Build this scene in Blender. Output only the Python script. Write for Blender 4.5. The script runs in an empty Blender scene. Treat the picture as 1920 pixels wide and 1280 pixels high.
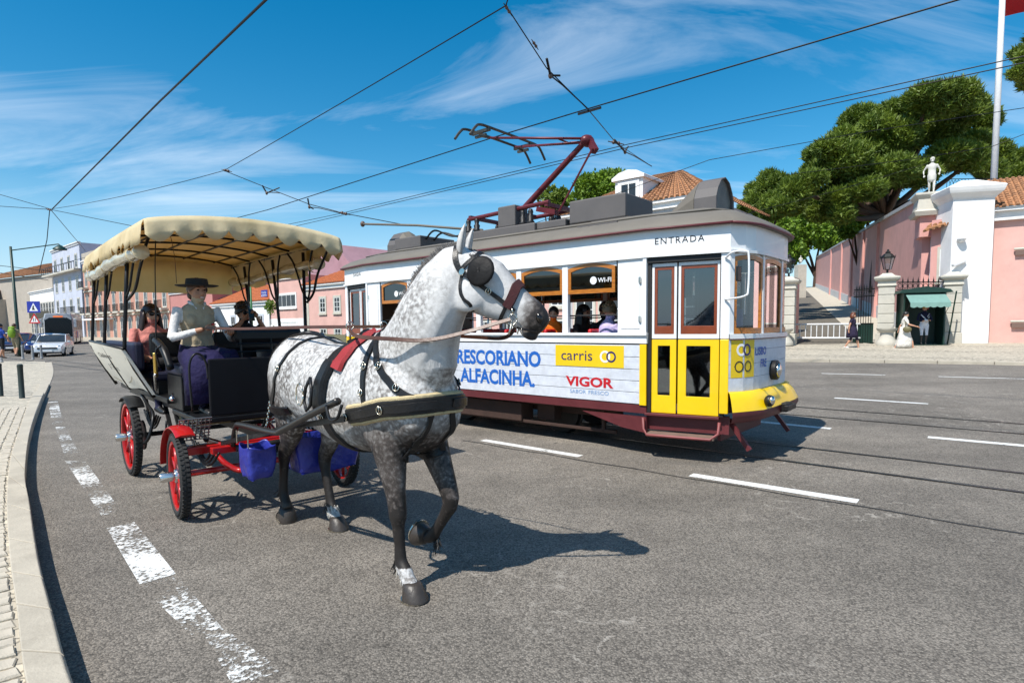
import bpy, bmesh, math, random
from mathutils import Vector, Matrix, noise
from mathutils.bvhtree import BVHTree
R=math.radians; PI=math.pi
scene=bpy.context.scene; COL=scene.collection
# ---------------------------------------------------------------- camera
FPX,EYE=1100.0,1.65
_p=math.atan(79/FPX); _a=0.010
_fw=Vector((0,math.cos(_p),-math.sin(_p))); _u0=Vector((0,math.sin(_p),math.cos(_p))); _r0=Vector((1,0,0))
_rt=_r0*math.cos(_a)-_u0*math.sin(_a); _up=_u0*math.cos(_a)+_r0*math.sin(_a)
cam_d=bpy.data.cameras.new('camera'); cam=bpy.data.objects.new('camera',cam_d); COL.objects.link(cam)
cam.matrix_world=Matrix(((_rt.x,_up.x,-_fw.x,0),(_rt.y,_up.y,-_fw.y,0),(_rt.z,_up.z,-_fw.z,EYE),(0,0,0,1)))
cam_d.sensor_width=36; cam_d.lens=FPX/1920*36; cam_d.shift_y=50/1920; cam_d.clip_start=.05; cam_d.clip_end=3000
scene.camera=cam
# ---------------------------------------------------------------- sky and sun
SHX,SHY=.66,.751; ELEV=R(55)               # ground direction the shadows run in, sun height
world=bpy.data.worlds.new('World'); scene.world=world; world.use_nodes=True
wn=world.node_tree; wn.nodes.clear(); L=wn.links.new
def WN(t,**k):
    n_=wn.nodes.new(t)
    for a,b in k.items(): setattr(n_,a,b)
    return n_
sky=WN('ShaderNodeTexSky',sky_type='NISHITA',sun_disc=False,sun_elevation=ELEV,sun_rotation=math.atan2(-SHX,-SHY),altitude=50,air_density=1.0,dust_density=.2,ozone_density=1.6)
hs=WN('ShaderNodeHueSaturation'); hs.inputs['Saturation'].default_value=1.5; hs.inputs['Value'].default_value=1.12; hs.inputs['Hue'].default_value=.488
L(sky.outputs[0],hs.inputs['Color'])
tc=WN('ShaderNodeTexCoord'); sp=WN('ShaderNodeSeparateXYZ'); L(tc.outputs['Generated'],sp.inputs[0])
zz=WN('ShaderNodeMath',operation='MAXIMUM'); zz.inputs[1].default_value=.03; L(sp.outputs[2],zz.inputs[0])
zb=WN('ShaderNodeMath',operation='ADD'); zb.inputs[1].default_value=.22; L(zz.outputs[0],zb.inputs[0])
dx=WN('ShaderNodeMath',operation='DIVIDE'); L(sp.outputs[0],dx.inputs[0]); L(zb.outputs[0],dx.inputs[1])
dy=WN('ShaderNodeMath',operation='DIVIDE'); L(sp.outputs[1],dy.inputs[0]); L(zb.outputs[0],dy.inputs[1])
cb=WN('ShaderNodeCombineXYZ'); L(dx.outputs[0],cb.inputs[0]); L(dy.outputs[0],cb.inputs[1])
mp=WN('ShaderNodeMapping'); mp.inputs['Rotation'].default_value=(0,0,R(28)); mp.inputs['Scale'].default_value=(.6,2.1,1); mp.inputs['Location'].default_value=(8.8,-2.2,0); L(cb.outputs[0],mp.inputs[0])
n1=WN('ShaderNodeTexNoise'); n1.inputs['Scale'].default_value=.9; n1.inputs['Detail'].default_value=9; n1.inputs['Roughness'].default_value=.62; n1.inputs['Distortion'].default_value=.9; L(mp.outputs[0],n1.inputs['Vector'])
n2=WN('ShaderNodeTexNoise'); n2.inputs['Scale'].default_value=.55; n2.inputs['Detail'].default_value=3; L(cb.outputs[0],n2.inputs['Vector'])
mulc=WN('ShaderNodeMath',operation='MULTIPLY'); L(n1.outputs[0],mulc.inputs[0]); L(n2.outputs[0],mulc.inputs[1])
rp=WN('ShaderNodeMapRange'); rp.inputs['From Min'].default_value=.25; rp.inputs['From Max'].default_value=.46; rp.inputs['To Max'].default_value=.62; L(mulc.outputs[0],rp.inputs['Value'])
mx=WN('ShaderNodeMix',data_type='RGBA'); L(rp.outputs[0],mx.inputs['Factor']); hz_=WN('ShaderNodeMapRange'); hz_.inputs['From Min'].default_value=.0; hz_.inputs['From Max'].default_value=.22; hz_.inputs['To Min'].default_value=.85; hz_.inputs['To Max'].default_value=0; L(sp.outputs[2],hz_.inputs['Value']); hm_=WN('ShaderNodeMix',data_type='RGBA'); L(hz_.outputs[0],hm_.inputs['Factor']); L(hs.outputs[0],hm_.inputs[6]); hm_.inputs[7].default_value=(4.2,6.0,7.8,1); L(hm_.outputs[2],mx.inputs[6]); mx.inputs[7].default_value=(9.0,9.6,10.4,1)
bg=WN('ShaderNodeBackground'); bg.inputs['Strength'].default_value=.106; L(mx.outputs[2],bg.inputs['Color'])
wo=WN('ShaderNodeOutputWorld'); L(bg.outputs[0],wo.inputs[0])
sun_d=bpy.data.lights.new('sun','SUN'); sun_d.energy=5.0; sun_d.angle=R(.53); sun_d.color=(1,.955,.88)
sun=bpy.data.objects.new('sun',sun_d); COL.objects.link(sun)
sun.rotation_euler=Vector((SHX*math.cos(ELEV),SHY*math.cos(ELEV),-math.sin(ELEV))).to_track_quat('-Z','Y').to_euler()
vs=scene.view_settings; vs.view_transform='Standard'; vs.look='None'; vs.exposure=0.34; vs.gamma=1.0; vs.use_curve_mapping=False
scene.cycles.max_bounces=6; scene.cycles.transparent_max_bounces=12; scene.cycles.caustics_reflective=False; scene.cycles.caustics_refractive=False
# ---------------------------------------------------------------- helpers
def ray(x,y): return _fw+_rt*((x-960)/FPX)+_up*((690-y)/FPX)
EYEV=Vector((0,0,EYE))
def at(x,y,Y):                       # world point seen at photo pixel x,y at depth Y metres
    d=ray(x,y); return EYEV+d*(Y/d.y)
def on_ground(x,y,z=0.0):
    d=ray(x,y); return EYEV+d*((z-EYE)/d.z)
TA=R(-40.3); TE=Vector((math.cos(TA),math.sin(TA),0)); TN=Vector((-TE.y,TE.x,0))   # street axis and its normal
def SQ(s,q,z=0.0): return TE*s+TN*q+Vector((0,0,z))
def on_q(x,y,q):
    d=ray(x,y); t=(q-EYEV.dot(TN))/d.dot(TN); P=EYEV+d*t; return P.dot(TE),P.z
def road_z(q): return 0.0 if q<9 else min(.27,.018*(q-9))

class MB:
    def __init__(s): s.v=[];s.f=[];s.m=[];s.mi=0
    def add(s,vs_,fs):
        o=len(s.v); s.v+= [tuple(p) for p in vs_]
        for f in fs: s.f.append(tuple(i+o for i in f)); s.m.append(s.mi)
        return s
    def hexa(s,p): # 8 points: bottom 4 ccw, top 4 ccw
        return s.add(p,[(3,2,1,0),(4,5,6,7),(0,1,5,4),(1,2,6,5),(2,3,7,6),(3,0,4,7)])
    def box(s,x0,x1,y0,y1,z0,z1):
        if x0>x1:x0,x1=x1,x0
        if y0>y1:y0,y1=y1,y0
        if z0>z1:z0,z1=z1,z0
        return s.hexa([(x0,y0,z0),(x1,y0,z0),(x1,y1,z0),(x0,y1,z0),(x0,y0,z1),(x1,y0,z1),(x1,y1,z1),(x0,y1,z1)])
    def bar(s,a,b,w,h,up=(0,0,1)):
        a=Vector(a);b=Vector(b);d=(b-a).normalized();u=Vector(up)
        sd=d.cross(u)
        if sd.length<1e-4: sd=d.cross(Vector((1,0,0)))
        sd.normalize();u=sd.cross(d); sd=sd*w/2;u=u*h/2
        return s.hexa([a-sd-u,a+sd-u,b+sd-u,b-sd-u,a-sd+u,a+sd+u,b+sd+u,b-sd+u])
    def loft(s,rings,caps=True,closed=True):
        k=len(rings[0]);o=len(s.v)
        for r in rings: s.v+=[tuple(p) for p in r]
        for i in range(len(rings)-1):
            for j in range(k if closed else k-1):
                a=o+i*k+j;b=o+i*k+(j+1)%k
                s.f.append((a,b,b+k,a+k)); s.m.append(s.mi)
        if caps and closed:
            s.f.append(tuple(o+j for j in reversed(range(k)))); s.m.append(s.mi)
            e_=o+(len(rings)-1)*k; s.f.append(tuple(e_+j for j in range(k))); s.m.append(s.mi)
        return s
    def tube(s,pts,r,n=8,caps=True):
        pts=[Vector(p) for p in pts]; rs=r if isinstance(r,(list,tuple)) else [r]*len(pts)
        rings=[];prev=None
        for i,p in enumerate(pts):
            d=(pts[min(i+1,len(pts)-1)]-pts[max(i-1,0)])
            d=d.normalized() if d.length>1e-9 else Vector((0,0,1))
            if prev is None:
                a=Vector((0,0,1)) if abs(d.z)<.9 else Vector((1,0,0)); sd=d.cross(a).normalized()
            else:
                sd=(prev-d*prev.dot(d)); sd=sd.normalized() if sd.length>1e-6 else d.orthogonal().normalized()
            prev=sd; u=d.cross(sd)
            rings.append([p+(sd*math.cos(2*PI*j/n)+u*math.sin(2*PI*j/n))*rs[i] for j in range(n)])
        return s.loft(rings,caps)
    def lathe(s,prof,c=(0,0,0),n=16,axis='z',caps=True,sx=1,sy=1):
        rings=[]
        for r,h in prof:
            ring=[]
            for j in range(n):
                t=2*PI*j/n;a,b=r*math.cos(t)*sx,r*math.sin(t)*sy
                ring.append({'z':(c[0]+a,c[1]+b,c[2]+h),'y':(c[0]+b,c[1]+h,c[2]+a),'x':(c[0]+h,c[1]+a,c[2]+b)}[axis])
            rings.append(ring)
        return s.loft(rings,caps)
    def ell(s,c,r,n=12,m=8,rot=None):
        rings=[]
        for i in range(m+1):
            t=PI*(.02+.96*i/m); ring=[]
            for j in range(n):
                a=2*PI*j/n; p=Vector((r[0]*math.sin(t)*math.cos(a),r[1]*math.sin(t)*math.sin(a),-r[2]*math.cos(t)))
                if rot is not None: p=rot@p
                ring.append(p+Vector(c))
            rings.append(ring)
        return s.loft(rings)
    def prism(s,poly,M,d0,d1):  # poly in (a,b); M(a,b,d)->xyz
        k=len(poly); o=len(s.v)
        s.v+=[tuple(M(a,b,d0)) for a,b in poly]+[tuple(M(a,b,d1)) for a,b in poly]
        s.f.append(tuple(o+j for j in reversed(range(k))));s.m.append(s.mi)
        s.f.append(tuple(o+k+j for j in range(k)));s.m.append(s.mi)
        for j in range(k):
            s.f.append((o+j,o+(j+1)%k,o+k+(j+1)%k,o+k+j));s.m.append(s.mi)
        return s
    def ring(s,outer,inner,M,d0,d1):
        k=len(outer);o=len(s.v)
        for pl in (outer,inner):
            for d in (d0,d1): s.v+=[tuple(M(a,b,d)) for a,b in pl]
        for j in range(k):
            q=(j+1)%k
            for A,B in ((0,k),(k,3*k),(3*k,2*k),(2*k,0)):
                s.f.append((o+A+j,o+A+q,o+B+q,o+B+j));s.m.append(s.mi)
        return s
    def build(s,name,mat=None,parent=None,smooth=False,bevel=0,auto=None):
        me=bpy.data.meshes.new(name); me.from_pydata(s.v,[],s.f)
        for m_ in (mat if isinstance(mat,(list,tuple)) else [mat]):
            if m_: me.materials.append(m_)
        if isinstance(mat,(list,tuple)): me.polygons.foreach_set('material_index',s.m)
        me.validate(); 
        bm=bmesh.new(); bm.from_mesh(me); bmesh.ops.recalc_face_normals(bm,faces=bm.faces); bm.to_mesh(me); bm.free()
        if smooth: me.polygons.foreach_set('use_smooth',[True]*len(me.polygons))
        if auto is not None: me.set_sharp_from_angle(angle=R(auto))
        o=bpy.data.objects.new(name,me); COL.objects.link(o)
        if parent: o.parent=parent
        if bevel:
            b=o.modifiers.new('bevel','BEVEL'); b.width=bevel; b.segments=2; b.limit_method='ANGLE'; b.angle_limit=R(40)
        return o
def tag(o,label=None,cat=None,group=None,kind=None):
    if label:o['label']=label
    if cat:o['category']=cat
    if group:o['group']=group
    if kind:o['kind']=kind
    return o
def empty(name,loc=(0,0,0),rz=0,label=None,cat=None,group=None):
    o=bpy.data.objects.new(name,None); COL.objects.link(o); o.location=loc; o.rotation_euler=(0,0,rz); o.empty_display_size=.1
    return tag(o,label,cat,group)
def copy_tree(o,parent=None):
    c=o.copy(); COL.objects.link(c); c.parent=parent
    for ch in list(o.children): copy_tree(ch,c)
    return c
def struct(o): o['kind']='structure'; return o
def arc(cx,cy,r,a0,a1,n): return [(cx+r*math.cos(R(a0+(a1-a0)*i/n)),cy+r*math.sin(R(a0+(a1-a0)*i/n))) for i in range(n+1)]
def catmull(pts,k=6):
    pts=[Vector(p) for p in pts]; out=[]
    for i in range(len(pts)-1):
        p0=pts[max(i-1,0)];p1=pts[i];p2=pts[i+1];p3=pts[min(i+2,len(pts)-1)]
        for j in range(k):
            t=j/k; out.append(.5*((2*p1)+(p2-p0)*t+(2*p0-5*p1+4*p2-p3)*t*t+(3*p1-p0-3*p2+p3)*t**3))
    return out+[pts[-1]]
# ---------------------------------------------------------------- materials
MATS={}
def mat(name,col,rough=.6,metal=0,var=.12,scale=6,bump=0,bscale=40,spec=.5,alpha=None,emit=None,coat=0,grime=0,bdist=.01):
    """painted / plain surface: base colour varied by two octaves of object-space noise, roughness variation, fine bump"""
    if name in MATS: return MATS[name]
    m=bpy.data.materials.new(name); m.use_nodes=True; nt=m.node_tree; N=nt.nodes; K=nt.links.new
    b=N['Principled BSDF']; b.inputs['Roughness'].default_value=rough; b.inputs['Metallic'].default_value=metal
    b.inputs['Specular IOR Level'].default_value=spec; b.inputs['Coat Weight'].default_value=coat
    c=(*col,1); b.inputs['Base Color'].default_value=c
    if var or bump:
        t=N.new('ShaderNodeTexCoord'); nz=N.new('ShaderNodeTexNoise'); nz.inputs['Scale'].default_value=scale; nz.inputs['Detail'].default_value=6; nz.inputs['Roughness'].default_value=.65
        K(t.outputs['Object'],nz.inputs['Vector'])
        if var:
            mr=N.new('ShaderNodeMapRange'); mr.inputs['From Min'].default_value=.25; mr.inputs['From Max'].default_value=.75; mr.inputs['To Min'].default_value=1-var; mr.inputs['To Max'].default_value=1+var*.6
            K(nz.outputs[0],mr.inputs[0]); mm=N.new('ShaderNodeMix'); mm.data_type='RGBA'; mm.blend_type='MULTIPLY'; mm.inputs['Factor'].default_value=1; mm.inputs[6].default_value=c
            K(mr.outputs[0],mm.inputs[7]); K(mm.outputs[2],b.inputs['Base Color'])
            if grime:
                n3=N.new('ShaderNodeTexNoise'); n3.inputs['Scale'].default_value=scale*.35; n3.inputs['Detail'].default_value=8; n3.inputs['Roughness'].default_value=.7; K(t.outputs['Object'],n3.inputs['Vector'])
                g=N.new('ShaderNodeMapRange'); g.inputs['From Min'].default_value=.5; g.inputs['From Max'].default_value=.75; g.inputs['To Max'].default_value=grime; K(n3.outputs[0],g.inputs[0])
                gm=N.new('ShaderNodeMix'); gm.data_type='RGBA'; K(g.outputs[0],gm.inputs['Factor']); K(mm.outputs[2],gm.inputs[6]); gm.inputs[7].default_value=(col[0]*.35+.02,col[1]*.33+.015,col[2]*.3+.01,1); K(gm.outputs[2],b.inputs['Base Color'])
            rr=N.new('ShaderNodeMapRange'); rr.inputs['To Min'].default_value=max(.02,rough-.12); rr.inputs['To Max'].default_value=min(1,rough+.12); K(nz.outputs[0],rr.inputs[0]); K(rr.outputs[0],b.inputs['Roughness'])
        if bump:
            n4=N.new('ShaderNodeTexNoise'); n4.inputs['Scale'].default_value=bscale; n4.inputs['Detail'].default_value=5; K(t.outputs['Object'],n4.inputs['Vector'])
            bp=N.new('ShaderNodeBump'); bp.inputs['Strength'].default_value=bump; bp.inputs['Distance'].default_value=bdist; K(n4.outputs[0],bp.inputs['Height']); K(bp.outputs[0],b.inputs['Normal'])
    if emit: b.inputs['Emission Color'].default_value=(*emit,1); b.inputs['Emission Strength'].default_value=1
    MATS[name]=m; return m
def glass(name,tint=(.75,.8,.78),mixf=.75,rough=.03):
    """window glass: a share of see-through, the rest glossy reflection"""
    if name in MATS: return MATS[name]
    m=bpy.data.materials.new(name); m.use_nodes=True; nt=m.node_tree; N=nt.nodes; K=nt.links.new; N.remove(N['Principled BSDF'])
    tr=N.new('ShaderNodeBsdfTransparent'); tr.inputs[0].default_value=(*tint,1); gl=N.new('ShaderNodeBsdfGlossy'); gl.inputs['Roughness'].default_value=rough; gl.inputs[0].default_value=(.9,.95,1,1)
    fr=N.new('ShaderNodeFresnel'); fr.inputs[0].default_value=1.5; ad=N.new('ShaderNodeMath'); ad.operation='MULTIPLY_ADD'; ad.inputs[1].default_value=.9; ad.inputs[2].default_value=1-mixf-.2; ad.use_clamp=True
    K(fr.outputs[0],ad.inputs[0]); mxs=N.new('ShaderNodeMixShader'); K(ad.outputs[0],mxs.inputs[0]); K(tr.outputs[0],mxs.inputs[1]); K(gl.outputs[0],mxs.inputs[2]); K(mxs.outputs[0],N['Material Output'].inputs[0])
    MATS[name]=m; return m
def srgb(r,g,b): return tuple(((x/255)/12.92 if x/255<=.04045 else ((x/255+.055)/1.055)**2.4) for x in (r,g,b))
def text_mb(mb,txt,M,a0,b0,width,height,d=.002,space=1.0,bold=0):
    """lettering as real thin geometry: baseline left at (a0,b0) on the surface M(a,b,depth)"""
    cu=bpy.data.curves.new('t','FONT'); cu.body=txt; cu.space_character=space; cu.offset=bold; cu.resolution_u=3
    ob=bpy.data.objects.new('t',cu); COL.objects.link(ob); bpy.context.view_layer.update()
    me=bpy.data.meshes.new_from_object(ob.evaluated_get(bpy.context.evaluated_depsgraph_get()))
    xs=[v.co.x for v in me.vertices]; ys=[v.co.y for v in me.vertices]
    x0,x1,y0,y1=min(xs),max(xs),min(ys),max(ys); sx=width/(x1-x0); sy=height/(y1-y0)
    mb.add([M(a0+(v.co.x-x0)*sx,b0+(v.co.y-y0)*sy,d) for v in me.vertices],[tuple(p.vertices) for p in me.polygons])
    bpy.data.objects.remove(ob); bpy.data.meshes.remove(me); bpy.data.curves.remove(cu)
def remesh(mb,voxel,smooth_it=6,fac=.5):
    """weld overlapping shapes into one continuous skin"""
    me=bpy.data.meshes.new('r'); me.from_pydata(mb.v,[],mb.f); bm=bmesh.new(); bm.from_mesh(me); bmesh.ops.recalc_face_normals(bm,faces=bm.faces); bm.to_mesh(me); bm.free()
    ob=bpy.data.objects.new('r',me); COL.objects.link(ob)
    m_=ob.modifiers.new('r','REMESH'); m_.mode='VOXEL'; m_.voxel_size=voxel; m_.use_smooth_shade=True
    if smooth_it:
        s_=ob.modifiers.new('s','SMOOTH'); s_.iterations=smooth_it; s_.factor=fac
    bpy.context.view_layer.update()
    out=bpy.data.meshes.new_from_object(ob.evaluated_get(bpy.context.evaluated_depsgraph_get()))
    bpy.data.objects.remove(ob); bpy.data.meshes.remove(me); return out
# ================================================================ ground, road, pavements
rng=random.Random(7)
def asphalt_mat():
    m=bpy.data.materials.new('asphalt'); m.use_nodes=True; nt=m.node_tree; N=nt.nodes; K=nt.links.new; b=N['Principled BSDF']
    t=N.new('ShaderNodeTexCoord')
    def nz(sc,det=6,ro=.6): 
        x=N.new('ShaderNodeTexNoise'); x.inputs['Scale'].default_value=sc; x.inputs['Detail'].default_value=det; x.inputs['Roughness'].default_value=ro; K(t.outputs['Object'],x.inputs['Vector']); return x
    def rg(src,a,b_,c,d):
        x=N.new('ShaderNodeMapRange'); x.inputs[1].default_value=a; x.inputs[2].default_value=b_; x.inputs[3].default_value=c; x.inputs[4].default_value=d; K(src,x.inputs[0]); return x.outputs[0]
    def mul(a,b_):
        x=N.new('ShaderNodeMath'); x.operation='MULTIPLY'; K(a,x.inputs[0]); K(b_,x.inputs[1]); return x.outputs[0]
    vo=N.new('ShaderNodeTexVoronoi'); vo.inputs['Scale'].default_value=95; K(t.outputs['Object'],vo.inputs['Vector'])
    wv=N.new('ShaderNodeSeparateColor'); K(vo.outputs['Color'],wv.inputs[0])
    stone=rg(wv.outputs[0],0,1,.54,1.55); big=rg(nz(.35,7,.65).outputs[0],.3,.7,.70,1.28); mid=rg(nz(3.2,6,.7).outputs[0],.25,.75,.85,1.15); gap=rg(vo.outputs['Distance'],.15,.75,1.08,.68)
    mpl=N.new('ShaderNodeMapping'); mpl.inputs['Rotation'].default_value=(0,0,R(40.3)); mpl.inputs['Scale'].default_value=(.07,1.0,1); K(t.outputs['Object'],mpl.inputs[0]); wx=N.new('ShaderNodeTexNoise'); wx.inputs['Scale'].default_value=1.0; wx.inputs['Detail'].default_value=5; K(mpl.outputs[0],wx.inputs['Vector']); lanes=rg(wx.outputs[0],.3,.7,.80,1.16)
    val=mul(mul(mul(stone,big),mul(mid,gap)),lanes)
    # alligator cracks filled with pale dust, only in a worn patch
    vc=N.new('ShaderNodeTexVoronoi'); vc.feature='DISTANCE_TO_EDGE'; vc.inputs['Scale'].default_value=2.6; wob=N.new('ShaderNodeVectorMath'); wob.operation='ADD'; nn=nz(5,4); sc_=N.new('ShaderNodeVectorMath'); sc_.operation='SCALE'; sc_.inputs['Scale'].default_value=.35; K(nn.outputs['Color'],sc_.inputs[0]); K(t.outputs['Object'],wob.inputs[0]); K(sc_.outputs[0],wob.inputs[1]); K(wob.outputs[0],vc.inputs['Vector'])
    crack=rg(vc.outputs['Distance'],0,.035,1,0); msk=rg(nz(.45,3).outputs[0],.47,.60,0,1); brk=rg(nz(7,3).outputs[0],.45,.6,0,1)
    cr=mul(mul(crack,msk),brk)
    base=N.new('ShaderNodeMix'); base.data_type='RGBA'; base.blend_type='MULTIPLY'; base.inputs[0].default_value=1; base.inputs[6].default_value=(.192,.170,.144,1); K(val,base.inputs[7])
    cm=N.new('ShaderNodeMix'); cm.data_type='RGBA'; K(cr,cm.inputs[0]); K(base.outputs[2],cm.inputs[6]); cm.inputs[7].default_value=(.34,.31,.27,1)
    # dark oil spots
    spt=N.new('ShaderNodeTexVoronoi'); spt.inputs['Scale'].default_value=.9; K(wob.outputs[0],spt.inputs['Vector']); so=rg(spt.outputs['Distance'],.03,.07,.75,0)
    om=N.new('ShaderNodeMix'); om.data_type='RGBA'; K(so,om.inputs[0]); K(cm.outputs[2],om.inputs[6]); om.inputs[7].default_value=(.03,.028,.026,1)
    K(om.outputs[2],b.inputs['Base Color']); b.inputs['Roughness'].default_value=.82; b.inputs['Specular IOR Level'].default_value=.35
    bp=N.new('ShaderNodeBump'); bp.inputs['Strength'].default_value=.75; bp.inputs['Distance'].default_value=.006; K(vo.outputs['Distance'],bp.inputs['Height']); bp.invert=True; K(bp.outputs[0],b.inputs['Normal'])
    return m
M_asph=asphalt_mat()
def paint_mat(name,wear,col=(.66,.66,.64)):
    m=bpy.data.materials.new(name); m.use_nodes=True; nt=m.node_tree; N=nt.nodes; K=nt.links.new; b=N['Principled BSDF']; b.inputs['Roughness'].default_value=.7
    t=N.new('ShaderNodeTexCoord'); x=N.new('ShaderNodeTexNoise'); x.inputs['Scale'].default_value=26; x.inputs['Detail'].default_value=5; x.inputs['Roughness'].default_value=.75; K(t.outputs['Object'],x.inputs['Vector'])
    y=N.new('ShaderNodeTexNoise'); y.inputs['Scale'].default_value=1.6; y.inputs['Detail'].default_value=3; K(t.outputs['Object'],y.inputs['Vector'])
    a=N.new('ShaderNodeMath'); a.operation='MULTIPLY_ADD'; a.inputs[1].default_value=.8; K(y.outputs[0],a.inputs[0]); K(x.outputs[0],a.inputs[2])
    r=N.new('ShaderNodeMapRange'); r.inputs[1].default_value=wear-.05; r.inputs[2].default_value=wear+.05; K(a.outputs[0],r.inputs[0])
    tr=N.new('ShaderNodeBsdfTransparent'); ms=N.new('ShaderNodeMixShader'); K(r.outputs[0],ms.inputs[0]); K(tr.outputs[0],ms.inputs[1]); K(b.outputs[0],ms.inputs[2]); K(ms.outputs[0],N['Material Output'].inputs[0])
    b.inputs['Base Color'].default_value=(*col,1); return m
P_new=paint_mat('road_paint',.745); P_worn=paint_mat('road_paint_worn',.95); P_mid=paint_mat('road_paint_mid',.88)
# road sheet in street coordinates
mb=MB(); ss=[-900,-400,-200,-100,-60,-30,-15,-8,-4,-1,2,6,15,60,300]; qs=[-300,-60,-20,0,3,6,9,12,16,20,24,40,80,200,700]
vv=[SQ(s,q,road_z(q)) for s in ss for q in qs]; k=len(qs)
mb.add(vv,[(i*k+j,(i+1)*k+j,(i+1)*k+j+1,i*k+j+1) for i in range(len(ss)-1) for j in range(k-1)])
struct(mb.build('road',M_asph))
def stripe(s0,s1,q0,q1,w,m=P_new,name='lane_marking'):
    a=SQ(s0,q0);b=SQ(s1,q1);d=(b-a).normalized();nn=Vector((-d.y,d.x,0))*w/2; mb=MB(); k=max(2,int((b-a).length/.5)); vs_=[]
    for i in range(k+1):
        p=a.lerp(b,i/k)
        for sg in (-1,1):
            w_=p+nn*sg; vs_.append((w_.x,w_.y,road_z(w_.dot(TN))+.004))
    mb.add(vs_,[(2*i,2*i+2,2*i+3,2*i+1) for i in range(k)]); return struct(mb.build(name,m))
for s0,s1,q0,q1,w in ((-5.78,-4.08,6.15,6.13,.13),(-2.61,-1.01,6.1,6.12,.15),(-9.6,-7.6,6.16,6.15,.12),(.7,2.4,6.12,6.12,.15),(-13.3,-11.4,6.2,6.2,.12),
  (-3.2,-2.05,10.04,10.02,.14),(-.83,.9,10.08,10.13,.15),(-6.4,-4.6,10.0,10.0,.14),
  (-2.74,-1.14,13.63,13.65,.14),(.35,2.2,13.7,13.7,.14),(-6.3,-4.5,13.6,13.6,.14),(-4.15,-2.6,18.86,19.15,.12),(-1.41,.5,19.29,19.6,.12),(-7.5,-5.6,18.5,18.8,.12)):
    stripe(s0,s1,q0,q1,w)
# tram rails: groove and polished head set in the road
M_rail=mat('rail_steel',(.16,.15,.14),.35,.9,.25,3); M_groove=mat('rail_groove',(.012,.011,.010),.8)
for q in (7.42,8.36,11.05,12.0):
    root=struct(empty('tram_rail'))
    for nm,o0,o1,h,m_ in (('rail_groove',-.045,.035,.005,M_groove),('rail_head',-.034,-.002,.009,M_rail)):
        mb=MB(); vs_=[]
        for i,s in enumerate((-160,-40,-15,-8,-4,0,4,20)):
            for o in (o0,o1): w_=SQ(s,q+o); vs_.append((w_.x,w_.y,road_z(q)+h))
        mb.add(vs_,[(2*i,2*i+2,2*i+3,2*i+1) for i in range(7)]); mb.build(nm,m_,root)
# sealed joint running beside the near lane
M_seam=mat('tar_seam',(.028,.027,.026),.7)
a=SQ(-4.2,5.55);mb=MB();vs_=[]
for i in range(41):
    s=-6+i*.25; w0=.012+.006*rng.random(); q=5.95+.02*math.sin(i*1.3)+.01*rng.random()-(.0 if s<-1 else 0.0)
    vs_+= [SQ(s,q-w0,.004),SQ(s,q+w0,.004)]
mb.add(vs_,[(2*i,2*i+2,2*i+3,2*i+1) for i in range(40)]); struct(mb.build('road_seam',M_seam))
# worn edge line beside the left kerb: each dash its own sheet
def quad_dash(px,m):
    mb=MB(); P=[on_ground(x,y,.004) for x,y in px]; mb.add(P,[(0,1,2,3)]); o=mb.build('lane_marking',m); return struct(o)
quad_dash([(104,800),(122,800),(148,848),(120,852)],P_worn); quad_dash([(122,864),(160,864),(228,958),(190,966)],P_worn)
quad_dash([(200,990),(252,978),(330,1075),(262,1095)],P_mid); quad_dash([(262,1098),(332,1078),(420,1180),(360,1190)],P_worn); quad_dash([(380,1185),(425,1180),(530,1255),(440,1290)],P_worn)
quad_dash([(90,752),(108,750),(118,790),(98,795)],P_worn)
# left kerb and pavement
KH=.14
kerb_out=[(300,1500),(200,1370),(135,1280),(95,1140),(70,1040),(55,940),(47,880),(57,805),(75,752),(92,715),(100,690),(96,672)]
kerb_in=[(190,1500),(105,1370),(50,1280),(30,1130),(17,1030),(13,925),(22,850),(38,800),(55,752),(76,712),(86,690),(84,673)]
ko=[on_ground(x,y,KH) for x,y in kerb_out]; ki=[on_ground(x,y,KH) for x,y in kerb_in]
ko=catmull(ko,10); ki=catmull(ki,10)
M_kerb=mat('kerb_stone',(.44,.39,.31),.75,0,.16,3.5,.35,60,grime=.5)
pav=struct(empty('pavement'))
nst=len(ko)//6
for i in range(nst):
    a,b=i*6,min(i*6+6,len(ko)-1)
    drop=1.0 if i<14 else max(.12,1-(i-13)*.45)
    def z_(p): return p
    ring_=[]
    for j in range(a,b+1):
        t=.012 if j==a else (-.012 if j==b else 0)
        d=(ko[min(j+1,len(ko)-1)]-ko[max(j-1,0)]).normalized()*(.006 if j==a else (-.006 if j==b else 0))
        o_=ko[j]+d; i_=ki[j]+d; zt=KH*drop
        out=(o_-i_).normalized()*.012
        ring_.append([(o_.x+out.x,o_.y+out.y,-.1),(o_.x+out.x,o_.y+out.y,zt-.018),(o_.x-out.x*.6,o_.y-out.y*.6,zt),(i_.x,i_.y,zt),(i_.x,i_.y,-.1)])
    mb=MB(); mb.loft(ring_); mb.build('kerb_stone',M_kerb,pav,bevel=.006)
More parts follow.
